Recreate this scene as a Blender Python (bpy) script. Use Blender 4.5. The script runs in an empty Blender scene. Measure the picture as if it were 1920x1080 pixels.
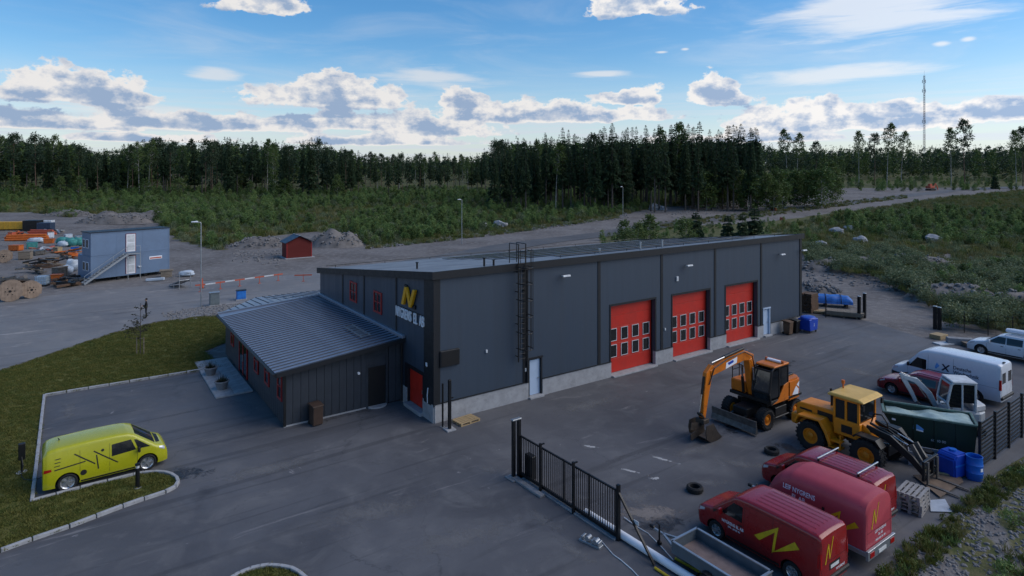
import bpy, bmesh, math, random
import numpy as np
from mathutils import Vector, Matrix, noise as mnoise
random.seed(7)
SC = bpy.context.scene
COL = SC.collection
R = math.radians
# ------------------------------------------------------------------ camera
F, CAMH, HY = 1150.0, 12.8, 325.0          # focal length in photo pixels, drone height, horizon row
cd = bpy.data.cameras.new('camera'); cam = bpy.data.objects.new('camera', cd); COL.objects.link(cam)
cam.location = (0, 0, CAMH); cam.rotation_euler = (R(90), 0, 0)
cd.sensor_width = 36; cd.lens = 36 * F / 1920; cd.shift_y = -(540 - HY) / 1920
cd.clip_start = .2; cd.clip_end = 6000
SC.camera = cam
# ------------------------------------------------------------------ sky, sun, exposure
SUN_AZ, SUN_EL = R(94), R(42)              # the sun stands to the right, behind cloud
SC.view_settings.view_transform = 'Standard'; SC.view_settings.look = 'None'
SC.view_settings.exposure = 0.42; SC.view_settings.gamma = 1
SC.render.engine = 'CYCLES'
SC.cycles.max_bounces = 5; SC.cycles.diffuse_bounces = 2; SC.cycles.glossy_bounces = 2
SC.cycles.transmission_bounces = 3; SC.cycles.transparent_max_bounces = 6
SC.cycles.caustics_reflective = False; SC.cycles.caustics_refractive = False
sl = bpy.data.lights.new('sun', 'SUN'); so = bpy.data.objects.new('sun', sl); COL.objects.link(so)
sl.energy = 1.5; sl.angle = R(60); sl.color = (1, .93, .82)
sdir = Vector((math.sin(SUN_AZ) * math.cos(SUN_EL), math.cos(SUN_AZ) * math.cos(SUN_EL), math.sin(SUN_EL)))
so.rotation_euler = sdir.to_track_quat('Z', 'Y').to_euler()
W = bpy.data.worlds.new('World'); SC.world = W; W.use_nodes = True

class NT:
    """short-hand for building node trees"""
    def __init__(s, nt): s.t = nt; s.n = nt.nodes; s.l = nt.links
    def put(s, sock, v):
        if v is None: return
        if isinstance(v, bpy.types.NodeSocket): s.l.new(v, sock)
        else:
            try: sock.default_value = v
            except Exception: sock.default_value = (*v, 1) if len(v) == 3 else v[:3]
    def new(s, typ, **k):
        n = s.n.new(typ)
        for a, b in k.items(): setattr(n, a, b)
        return n
    def m(s, op, a, b=None, c=None, clamp=False):
        n = s.new('ShaderNodeMath', operation=op, use_clamp=clamp)
        for i, v in enumerate((a, b, c)): s.put(n.inputs[i], v)
        return n.outputs[0]
    def v(s, op, a, b=None, c=None):
        n = s.new('ShaderNodeVectorMath', operation=op)
        for i, x in enumerate((a, b, c)): s.put(n.inputs[i], x)
        return n.outputs['Value'] if op in ('LENGTH', 'DOT_PRODUCT') else n.outputs[0]
    def ramp(s, x, a, b, lo=0., hi=1., smooth=True):
        n = s.new('ShaderNodeMapRange', interpolation_type='SMOOTHSTEP' if smooth else 'LINEAR')
        s.put(n.inputs[0], x); n.inputs[1].default_value = a; n.inputs[2].default_value = b
        n.inputs[3].default_value = lo; n.inputs[4].default_value = hi
        return n.outputs[0]
    def noise(s, vec, scale, detail=4, rough=.55, dim='3D', dist=0):
        n = s.new('ShaderNodeTexNoise', noise_dimensions=dim)
        s.put(n.inputs['Vector'], vec); n.inputs['Scale'].default_value = scale
        n.inputs['Detail'].default_value = detail; n.inputs['Roughness'].default_value = rough
        n.inputs['Distortion'].default_value = dist
        return n.outputs[0]
    def mix(s, f, a, b, blend='MIX'):
        n = s.new('ShaderNodeMix', data_type='RGBA', blend_type=blend)
        s.put(n.inputs[0], f); s.put(n.inputs[6], a); s.put(n.inputs[7], b)
        return n.outputs[2]
    def xyz(s, x, y, z=0.):
        n = s.new('ShaderNodeCombineXYZ')
        for i, q in enumerate((x, y, z)): s.put(n.inputs[i], q)
        return n.outputs[0]

def build_world():
    t = NT(W.node_tree); t.n.clear()
    out = t.new('ShaderNodeOutputWorld'); bg = t.new('ShaderNodeBackground')
    sky = t.new('ShaderNodeTexSky', sky_type='NISHITA', sun_disc=False)
    sky.sun_elevation = SUN_EL; sky.sun_rotation = SUN_AZ; sky.altitude = 0
    sky.air_density = 1.0; sky.dust_density = .6; sky.ozone_density = 2.2
    d = t.new('ShaderNodeTexCoord').outputs['Generated']
    sp = t.new('ShaderNodeSeparateXYZ'); t.l.new(d, sp.inputs[0])
    az = t.m('ARCTAN2', sp.outputs[0], sp.outputs[1]); el = t.m('ARCSINE', sp.outputs[2])
    # the banks of cloud go on round the whole sky: the 84 degrees ahead repeat, mirrored, with other billows
    azw = t.m('PINGPONG', t.m('ADD', az, R(42 + 168 * 2)), R(84))
    azw = t.m('SUBTRACT', azw, R(42))
    P = t.xyz(azw, el, 0.)
    N = t.xyz(t.m('MULTIPLY', az, 1.), t.m('MULTIPLY', el, 1.5), 0.)
    B = [(165, 182, 185, 72), (70, 178, 110, 62), (620, 192, 205, 62), (870, 198, 60, 40), (480, 14, 125, 60), (1185, 18, 115, 62),
         (1345, 186, 88, 58), (1180, 190, 90, 34), (1000, 222, 330, 42), (1560, 236, 270, 58), (330, 236, 420, 36),
         (640, 236, 150, 40), (840, 250, 130, 40), (1880, 212, 170, 44), (130, 238, 240, 26), (1690, 215, 120, 36), (1420, 262, 260, 24), (700, 268, 260, 22), (250, 262, 200, 18)]
    S = [(820, 146, 170, 30), (405, 138, 80, 26), (1130, 138, 75, 10), (1765, 82, 30, 9), (1815, 73, 26, 8), (1285, 92, 14, 5), (1650, 20, 330, 90), (1060, 276, 90, 14), (1240, 98, 20, 4), (640, 172, 260, 26), (1560, 140, 260, 26), (250, 210, 260, 22)]
    def field(L, below, lift=0.):
        best = None
        for x, y, hw, h in L:
            a = math.atan((x - 960) / F); e = math.atan((HY - y) / F * math.cos(a))
            w = hw / F * math.cos(a) ** 2; hh = h / F * math.cos(a)
            q = t.v('MULTIPLY_ADD', P, (1 / w, 1 / hh, 0), (-a / w, (lift - e) / hh, 0))
            q = t.v('MAXIMUM', q, t.v('MULTIPLY', q, (-1, -below, 0)))
            q = t.v('LENGTH', q)
            best = q if best is None else t.m('MINIMUM', best, q)
        return best
    n1 = t.noise(N, 15, 9, .60); n1b = t.noise(t.v('ADD', N, (.010, .014, 0)), 15, 6, .55)
    n2 = t.noise(t.v('MULTIPLY', N, (.55, 3.2, 1)), 11, 6, .62, dist=.4)
    qb = field(B, 3.4); qup = field(B[:7], 3.4, .020)
    dens = t.m('ADD', t.m('SUBTRACT', .86, qb), t.m('MULTIPLY', t.m('SUBTRACT', n1, .5), 2.3))
    cov = t.ramp(dens, 0., .15)
    relief = t.m('MULTIPLY', t.m('SUBTRACT', n1, n1b), 3.2)
    under = t.ramp(t.m('SUBTRACT', qb, qup), -.05, .32, 0, .7)
    thick = t.m('ADD', t.m('ADD', t.ramp(dens, .10, .75, 0, .9), under), relief, clamp=True)
    qs = field(S, 1.0)
    ds = t.m('ADD', t.m('SUBTRACT', .8, qs), t.m('MULTIPLY', t.m('SUBTRACT', n2, .5), 1.5))
    covs = t.ramp(ds, 0., .6, 0, .68)
    # thin high veil, thicker towards the horizon
    veil = t.m('MULTIPLY', t.ramp(t.noise(t.v('MULTIPLY', N, (.8, 2.6, 1)), 4.5, 5, .6, dist=.6), .42, .85, 0, .5), t.ramp(el, .0, .5, 1, .35))
    low = t.ramp(el, -.02, .20, .62, .0)
    streak = t.m('MULTIPLY', t.ramp(t.noise(t.v('MULTIPLY', N, (.5, 7, 1)), 9, 5, .6), .42, .62), t.ramp(el, .05, .15, .75, 0))
    hs = t.new('ShaderNodeHueSaturation'); hs.inputs['Saturation'].default_value = SKY_SAT; hs.inputs['Value'].default_value = SKY_VAL
    t.l.new(sky.outputs[0], hs.inputs['Color'])
    glow = t.ramp(t.v('DOT_PRODUCT', d, tuple(sdir)), -.1, 1., 0, 1)
    br = t.m('ADD', t.m('MULTIPLY', glow, .35), .85)
    def tone(c): return t.v('SCALE', c) if 0 else t.v('MULTIPLY', t.xyz(br, br, br), tuple(x * CLOUD for x in c))
    white, grey, veilc = tone((1.0, .98, .97)), tone((.33, .47, .70)), tone((.76, .83, .93))
    c = t.mix(low, hs.outputs[0], veilc)
    c = t.mix(veil, c, veilc)
    c = t.mix(streak, c, veilc)
    c = t.mix(covs, c, t.mix(.25, white, veilc))
    c = t.mix(cov, c, t.mix(t.m('MULTIPLY', thick, .93), white, grey))
    t.l.new(c, bg.inputs[0]); bg.inputs[1].default_value = SKY_STR
    t.l.new(bg.outputs[0], out.inputs[0])
SKY_STR, SKY_SAT, SKY_VAL, CLOUD = 0.11, 1.38, 1.0, 6.6
build_world()
try:
    W.cycles.sampling_method = 'MANUAL'; W.cycles.sample_map_resolution = 1024
except Exception: pass
# ------------------------------------------------------------------ helpers
def terrain_z(x, y):
    s = max(0., y - 110.)
    z = 3 * (s / 90) ** 1.5 if s < 90 else 3 + (min(s, 600) - 90) * .043 + max(0, s - 600) * .012
    if 70 < y < 420 and abs(x) < 420: z += .3 * mnoise.noise((x * .05, y * .05, 0)) * min(1, (y - 70) / 50)
    return z
def G(px, py, z=0.):
    """point of the flat yard (height z) seen at a pixel of the photograph"""
    D = F * (CAMH - z) / (py - HY)
    return Vector(((px - 960) / F * D, D, z))
def GT(px, py):
    """the same on the rising terrain"""
    lo, hi = 5., 900.
    k = (py - HY) / F
    for i in range(50):
        m = (lo + hi) / 2
        if CAMH - k * m > terrain_z((px - 960) / F * m, m): lo = m
        else: hi = m
    return Vector(((px - 960) / F * lo, lo, terrain_z((px - 960) / F * lo, lo)))
def AT(px, D):
    x = (px - 960) / F * D
    return Vector((x, D, terrain_z(x, D)))

class MB:
    """collects simple solids; build() links them as ONE mesh object"""
    def __init__(s): s.v = []; s.f = []; s.mi = []; s.cur = 0
    def add(s, vs, fs):
        b = len(s.v); s.v += [tuple(p) for p in vs]; s.f += [tuple(b + i for i in f) for f in fs]; s.mi += [s.cur] * len(fs)
        return s
    def box(s, c, d, rz=0., M=None):
        x, y, z = d[0] / 2, d[1] / 2, d[2] / 2
        m = Matrix.Translation(c) @ (M if M is not None else Matrix.Rotation(rz, 4, 'Z'))
        return s.add([m @ Vector(p) for p in ((-x, -y, -z), (x, -y, -z), (x, y, -z), (-x, y, -z), (-x, -y, z), (x, -y, z), (x, y, z), (-x, y, z))],
                     [(0, 3, 2, 1), (4, 5, 6, 7), (0, 1, 5, 4), (1, 2, 6, 5), (2, 3, 7, 6), (3, 0, 4, 7)])
    def bb(s, lo, hi):
        return s.box([(a + b) / 2 for a, b in zip(lo, hi)], [abs(b - a) for a, b in zip(lo, hi)])
    def bar(s, a, b, w, h=None, up=(0, 0, 1)):
        a, b = Vector(a), Vector(b); d = b - a; L = d.length
        if L < 1e-6: return s
        x = d / L; u = Vector(up)
        if abs(x.dot(u)) > .97: u = Vector((0, 1, 0))
        y = u.cross(x).normalized(); z = x.cross(y)
        M = Matrix((x, y, z)).transposed().to_4x4()
        return s.box((a + b) / 2, (L, w, h or w), M=M)
    def cyl(s, a, b, r, r2=None, n=10, cap=True):
        a, b = Vector(a), Vector(b); r2 = r if r2 is None else r2
        x = (b - a).normalized(); u = Vector((0, 0, 1)) if abs(x.z) < .95 else Vector((1, 0, 0))
        y = u.cross(x).normalized(); z = x.cross(y)
        vs = []
        for p, q in ((a, r), (b, r2)):
            for i in range(n):
                t = 2 * math.pi * i / n; vs.append(p + (y * math.cos(t) + z * math.sin(t)) * q)
        fs = [(i, (i + 1) % n, n + (i + 1) % n, n + i) for i in range(n)]
        if cap: fs += [tuple(range(n - 1, -1, -1)), tuple(range(n, 2 * n))]
        return s.add(vs, fs)
    def tube(s, pts, r, n=7):
        for a, b in zip(pts, pts[1:]): s.cyl(a, b, r, n=n)
        return s
    def prism(s, poly, a, b, axis='y'):
        """polygon in the plane across an axis, extruded from a to b"""
        def P(p, t): return {'y': (p[0], t, p[1]), 'z': (p[0], p[1], t), 'x': (t, p[0], p[1])}[axis]
        n = len(poly)
        ar = sum(poly[i][0] * poly[(i + 1) % n][1] - poly[(i + 1) % n][0] * poly[i][1] for i in range(n))
        pl = list(poly) if (ar > 0) else list(poly)[::-1]
        vs = [P(p, a) for p in pl] + [P(p, b) for p in pl]
        return s.add(vs, [tuple(range(n)), tuple(range(2 * n - 1, n - 1, -1))] + [(i, n + i, n + (i + 1) % n, (i + 1) % n) for i in range(n)])
    def lathe(s, prof, c=(0, 0, 0), n=16, axis='z', cap=True):
        """profile of (radius, height) turned round an axis"""
        vs = []; c = Vector(c)
        for r, h in prof:
            for i in range(n):
                t = 2 * math.pi * i / n; q = (r * math.cos(t), r * math.sin(t), h)
                if axis == 'y': q = (q[0], q[2], q[1])
                if axis == 'x': q = (q[2], q[0], q[1])
                vs.append(c + Vector(q))
        fs = []
        for k in range(len(prof) - 1):
            for i in range(n):
                j = (i + 1) % n; fs.append((k * n + i, k * n + j, (k + 1) * n + j, (k + 1) * n + i))
        if cap and prof[0][0] > 1e-4: fs.append(tuple(range(n - 1, -1, -1)))
        if cap and prof[-1][0] > 1e-4: m = (len(prof) - 1) * n; fs.append(tuple(range(m, m + n)))
        return s.add(vs, fs)
    def build(s, name, mats, parent=None, bevel=0., smooth=None, loc=None, rz=0., fix=True, seg=1):
        me = bpy.data.meshes.new(name); me.from_pydata(s.v, [], s.f)
        for m in (mats if isinstance(mats, (list, tuple)) else [mats]): me.materials.append(m)
        if any(s.mi): me.polygons.foreach_set('material_index', s.mi)
        if bevel or fix:
            bm = bmesh.new(); bm.from_mesh(me)
            if fix: bmesh.ops.recalc_face_normals(bm, faces=bm.faces)
            if bevel:
                bmesh.ops.bevel(bm, geom=[e for e in bm.edges if len(e.link_faces) == 2 and e.calc_face_angle(0) > .6], offset=bevel, segments=seg, affect='EDGES', clamp_overlap=True)
            bm.to_mesh(me); bm.free()
        if smooth is not None:
            me.shade_smooth(); me.set_sharp_from_angle(angle=R(smooth))
        o = bpy.data.objects.new(name, me); COL.objects.link(o)
        if parent is not None: o.parent = parent
        if loc is not None: o.location = loc
        if rz: o.rotation_euler.z = rz
        return o

def tag(o, label=None, cat=None, group=None, kind=None):
    for k, v in (('label', label), ('category', cat), ('group', group), ('kind', kind)):
        if v: o[k] = v
    return o
def thing(name, label, cat, loc=(0, 0, 0), rz=0., group=None):
    o = bpy.data.objects.new(name, None); COL.objects.link(o); o.empty_display_size = .2
    o.location = loc; o.rotation_euler.z = rz
    return tag(o, label, cat, group)
def copy_tree(o, parent=None):
    c = o.copy(); COL.objects.link(c)
    if parent is not None:
        c.parent = parent
    for ch in list(o.children): copy_tree(ch, c)
    return c
def place(o, loc, rz=0., sc=1., label=None):
    o.location = loc; o.rotation_euler = (0, 0, rz); o.scale = (sc,) * 3 if not isinstance(sc, tuple) else sc
    if label: o['label'] = label
    return o
def inst(mesh_obj, name, parent=None, loc=(0, 0, 0), rz=0.):
    """another object on the same mesh"""
    o = bpy.data.objects.new(name, mesh_obj.data); COL.objects.link(o); o.parent = parent
    o.location = loc; o.rotation_euler.z = rz
    return o
def text_mb(body, size, align='CENTER', extrude=0., bold=0.):
    """letters as flat faces in the x-y plane, as (verts, faces)"""
    c = bpy.data.curves.new('txt', 'FONT'); c.body = body; c.size = size; c.align_x = align; c.extrude = extrude; c.offset = bold
    c.resolution_u = 3
    o = bpy.data.objects.new('txt', c); COL.objects.link(o)
    dg = bpy.context.evaluated_depsgraph_get(); me = bpy.data.meshes.new_from_object(o.evaluated_get(dg))
    vs = [tuple(v.co) for v in me.vertices]; fs = [tuple(p.vertices) for p in me.polygons]
    bpy.data.objects.remove(o); bpy.data.curves.remove(c); bpy.data.meshes.remove(me)
    return vs, fs

# ------------------------------------------------------------------ materials
def mat(name, col, rough=.55, metal=0., var=.12, scale=3., bump=0., bscale=40., spec=.4, col2=None, dirt=0., coat=0., stretch=None, glass=False, obj=True, dirtc=(.09, .08, .07)):
    """painted / raw surface: base colour with a little uneven wear and fine relief"""
    m = bpy.data.materials.new(name); m.use_nodes = True; t = NT(m.node_tree)
    b = t.n['Principled BSDF']
    co = t.new('ShaderNodeTexCoord').outputs['Object']
    cs = t.v('MULTIPLY', co, stretch) if stretch else co
    n = t.noise(cs, scale, 5, .6)
    c2 = col2 or tuple(x * (1 - 2 * var) for x in col)
    base = t.mix(t.ramp(n, .3, .7), (*col, 1), (*c2, 1))
    if dirt:
        nd = t.noise(co, scale * 2.3, 6, .7)
        base = t.mix(t.ramp(nd, .5, .72, 0, dirt), base, (*dirtc, 1))
    t.put(b.inputs['Base Color'], base)
    t.put(b.inputs['Roughness'], t.ramp(n, .2, .8, max(0, rough - .08), min(1, rough + .08)))
    b.inputs['Metallic'].default_value = metal
    b.inputs['Specular IOR Level'].default_value = spec
    if coat: b.inputs['Coat Weight'].default_value = coat; b.inputs['Coat Roughness'].default_value = .12
    if bump:
        bp = t.new('ShaderNodeBump'); bp.inputs['Strength'].default_value = bump; bp.inputs['Distance'].default_value = .02
        t.l.new(t.noise(cs, bscale, 4, .6), bp.inputs['Height']); t.l.new(bp.outputs[0], b.inputs['Normal'])
    return m
def leafmat(name, col, col2, rough=.65):
    m = bpy.data.materials.new(name); m.use_nodes = True; t = NT(m.node_tree); b = t.n['Principled BSDF']
    oi = t.new('ShaderNodeObjectInfo').outputs['Random']
    geo = t.new('ShaderNodeNewGeometry').outputs['Random Per Island']
    f = t.m('ADD', t.m('MULTIPLY', oi, .55), t.m('MULTIPLY', geo, .45))
    t.put(b.inputs['Base Color'], t.mix(f, (*col, 1), (*col2, 1))); b.inputs['Roughness'].default_value = rough
    b.inputs['Specular IOR Level'].default_value = .25
    tr = t.new('ShaderNodeBsdfTranslucent'); t.put(tr.inputs[0], t.mix(f, tuple(x * 1.1 for x in col) + (1,), tuple(x * 1.1 for x in col2) + (1,)))
    mx = t.new('ShaderNodeMixShader'); mx.inputs[0].default_value = .25
    t.l.new(b.outputs[0], mx.inputs[1]); t.l.new(tr.outputs[0], mx.inputs[2])
    t.l.new(mx.outputs[0], t.n['Material Output'].inputs[0])
    return m
M = dict(
    cladding=mat('grey_cladding', (.042, .060, .087), .45, .0, .07, 2.2, .05, 30, spec=.45, stretch=(1, 1, .06), dirt=.16, dirtc=(.085, .082, .08)),
    seam=mat('dark_trim', (.012, .014, .018), .5, 0, .1),
    roofgrey=mat('roof_membrane', (.19, .205, .23), .5, 0, .12, .5, dirt=.25),
    roofmetal=mat('roof_metal', (.25, .28, .345), .34, .3, .08, 1.2, spec=.5),
    roofseam=mat('roof_seam', (.035, .042, .058), .45, .2, .1),
    annexwall=mat('annex_boards', (.036, .043, .055), .6, 0, .15, 2, .1, 60),
    concrete=mat('concrete', (.36, .36, .37), .85, 0, .1, 2, .2, 60, dirt=.3),
    concrete_d=mat('worn_concrete', (.27, .27, .28), .9, 0, .15, 1.5, .3, 50, dirt=.5),
    door_red=mat('door_red', (.54, .026, .014), .42, 0, .08, 1.5, spec=.5),
    red_frame=mat('red_frame', (.34, .02, .02), .5),
    white=mat('white_paint', (.74, .76, .80), .4, 0, .05, 2),
    whiteish=mat('off_white', (.60, .62, .64), .55, 0, .12, 2, dirt=.25),
    palebluedoor=mat('pale_door', (.42, .52, .66), .4, 0, .05, 1.2),
    glassd=mat('dark_glass', (.012, .014, .016), .06, 0, .1, spec=.6),
    black=mat('black', (.010, .010, .011), .45, 0, .1),
    blackm=mat('black_metal', (.013, .014, .016), .38, .2, .1),
    rubber=mat('rubber', (.016, .016, .017), .8, 0, .2, 8, dirt=.3, dirtc=(.05, .045, .04)),
    galv=mat('galvanised', (.42, .45, .48), .38, .7, .12, 4),
    steel=mat('worn_steel', (.16, .15, .14), .5, .5, .2, 5, .1, 60, dirt=.5, dirtc=(.10, .06, .04)),
    alloy=mat('alloy', (.55, .56, .58), .28, .8, .06, 5),
    yellow=mat('sign_yellow', (.72, .36, .012), .45, 0, .05),
    letter=mat('letter_white', (.78, .80, .84), .45, 0, .03),
    wood=mat('raw_wood', (.42, .30, .16), .75, 0, .15, 2, .15, 50, stretch=(1, 8, 8)),
    wood_g=mat('weathered_wood', (.26, .21, .16), .85, 0, .2, 2, .2, 50, stretch=(1, 8, 8)),
    wood_b=mat('brown_wood', (.13, .075, .045), .8, 0, .2, 2, .2, 40),
    skin=mat('skin', (.45, .27, .19), .6), cloth=mat('black_cloth', (.010, .010, .012), .9, 0, .2, 10),
    galvwire=mat('wire', (.03, .033, .035), .5, .3),
    tarp_b=mat('blue_tarp', (.03, .17, .55), .45, 0, .15, 3, .4, 8),
    blue=mat('blue_plastic', (.012, .06, .42), .38, 0, .1, 2),
    blue2=mat('blue_drum', (.012, .12, .50), .36, 0, .08, 2),
    orange=mat('orange_plastic', (.55, .13, .02), .5, 0, .1, 3, dirt=.2),
    teal=mat('teal_fabric', (.06, .28, .26), .7, 0, .2, 3, .4, 8),
    bark_b=mat('birch_bark', (.42, .40, .37), .8, 0, .2, 3, col2=(.12, .11, .10)),
    bark_p=mat('pine_bark', (.16, .10, .07), .9, 0, .2, 3, .3, 20),
    bark_s=mat('spruce_bark', (.09, .075, .065), .9, 0, .2, 3, .3, 20),
    rock=mat('rock', (.225, .215, .212), .9, 0, .2, 1.5, .5, 6, dirt=.3),
)
# ------------------------------------------------------------------ ground
def inpoly(X, Y, poly):
    ins = np.zeros(X.shape, bool); n = len(poly)
    for i in range(n):
        x1, y1 = poly[i]; x2, y2 = poly[(i + 1) % n]
        if y1 == y2: continue
        c = ((y1 > Y) != (y2 > Y)) & (X < (x2 - x1) * (Y - y1) / (y2 - y1) + x1)
        ins ^= c
    return ins
def project(x, y, z):
    return 960 + F * x / y, HY + F * (CAMH - z) / y
FIELD = [(-900, 300), (-900, 400), (60, 398), (130, 408), (180, 402), (255, 398), (300, 420), (330, 448), (410, 470), (470, 450), (530, 440), (600, 434), (650, 440), (690, 462), (870, 440), (1000, 425), (1160, 404), (1235, 388), (1330, 384), (1500, 358), (1640, 344), (1640, 300)]
FIELD_R = [(1440, 432), (1560, 402), (1750, 374), (1920, 357), (2500, 345), (2500, 640), (1960, 640), (1850, 618), (1770, 600), (1740, 560), (1690, 528), (1600, 502), (1520, 470)]
DRY_R = [(1590, 398), (1750, 376), (1920, 359), (2400, 348), (2400, 394), (1920, 398), (1600, 412)]
BELT_R = [(1560, 412), (1760, 402), (1920, 398), (2400, 394), (2400, 476), (1920, 472), (1720, 458), (1600, 436)]
MID_R = [(1500, 440), (1640, 455), (1760, 470), (1920, 480), (2000, 490), (2000, 520), (1780, 512), (1640, 492), (1520, 470)]
LOW_R = [(1700, 515), (1800, 500), (1920, 495), (2300, 500), (2300, 610), (1940, 612), (1830, 580), (1740, 552)]
BANK = [(1640, 1090), (1700, 1035), (1790, 962), (1850, 905), (1905, 868), (1990, 835), (2500, 800), (2500, 1400), (1640, 1400)]
STRIP = [(1120, 445), (1250, 425), (1420, 418), (1560, 400), (1600, 440), (1510, 470), (1130, 470)]
def vegmask(x, y):
    z = np.vectorize(terrain_z)(x, y)
    px, py = project(x, np.maximum(y, 5.), z)
    m = inpoly(px, py, FIELD) | inpoly(px, py, FIELD_R) | inpoly(px, py, STRIP) | inpoly(px, py, [(1640, 1090), (1700, 1030), (1790, 962), (1850, 908), (1905, 870), (1930, 890), (1830, 985), (1730, 1090)]) | inpoly(px, py, [(1870, 915), (1990, 838), (2400, 800), (2400, 1300), (1850, 1300), (1885, 1010)])
    m &= ~inpoly(px, py, MID_R)
    m |= (py < 352)
    return m & (y > 5)
def soil_material():
    m = bpy.data.materials.new('gravel_and_soil'); m.use_nodes = True; t = NT(m.node_tree); b = t.n['Principled BSDF']
    co = t.new('ShaderNodeTexCoord').outputs['Object']
    veg = t.new('ShaderNodeAttribute', attribute_name='veg').outputs['Fac']
    n = t.noise(co, .12, 6, .6); n2 = t.noise(co, 1.3, 6, .65); n3 = t.noise(co, 9, 3, .7)
    g = t.mix(t.ramp(n, .35, .65), (.185, .170, .163, 1), (.125, .112, .106, 1))
    g = t.mix(t.ramp(n2, .45, .7, 0, .7), g, (.27, .25, .235, 1))
    g = t.mix(t.ramp(n3, .55, .75, 0, .5), g, (.085, .078, .075, 1))
    v = t.mix(t.ramp(n2, .35, .65), (.065, .080, .028, 1), (.135, .122, .058, 1))
    f = t.ramp(t.m('ADD', veg, t.m('MULTIPLY', t.m('SUBTRACT', n2, .5), .9)), .35, .6)
    t.put(b.inputs['Base Color'], t.mix(f, g, v)); b.inputs['Roughness'].default_value = .95
    b.inputs['Specular IOR Level'].default_value = .15
    bp = t.new('ShaderNodeBump'); bp.inputs['Strength'].default_value = .7; bp.inputs['Distance'].default_value = .06
    t.l.new(t.m('ADD', n3, t.m('MULTIPLY', n2, 2)), bp.inputs['Height']); t.l.new(bp.outputs[0], b.inputs['Normal'])
    return m
def build_terrain():
    ys = np.concatenate([np.arange(-30, 40, 4.), np.arange(40, 240, 1.6), np.arange(240, 420, 6.), np.geomspace(420, 4500, 26)])
    us = np.concatenate([-np.geomspace(6, 1.02, 22), np.linspace(-1, 1, 150), np.geomspace(1.02, 6, 22)])
    Y, U = np.meshgrid(ys, us, indexing='ij')
    X = U * (np.maximum(Y, 0) * .95 + 45)
    Z = np.vectorize(terrain_z)(X, Y)
    ny, nx = Y.shape
    me = bpy.data.meshes.new('ground')
    fs = [(i * nx + j, i * nx + j + 1, (i + 1) * nx + j + 1, (i + 1) * nx + j) for i in range(ny - 1) for j in range(nx - 1)]
    me.from_pydata(np.stack([X, Y, Z - .012], -1).reshape(-1, 3).tolist(), [], fs)
    at = me.attributes.new('veg', 'FLOAT', 'POINT'); at.data.foreach_set('value', vegmask(X, Y).astype(float).ravel())
    me.materials.append(soil_material()); me.shade_smooth()
    o = bpy.data.objects.new('ground', me); COL.objects.link(o)
    tag(o, 'gravel and scrubby ground stretching to the forest', kind='structure')
build_terrain()

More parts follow.
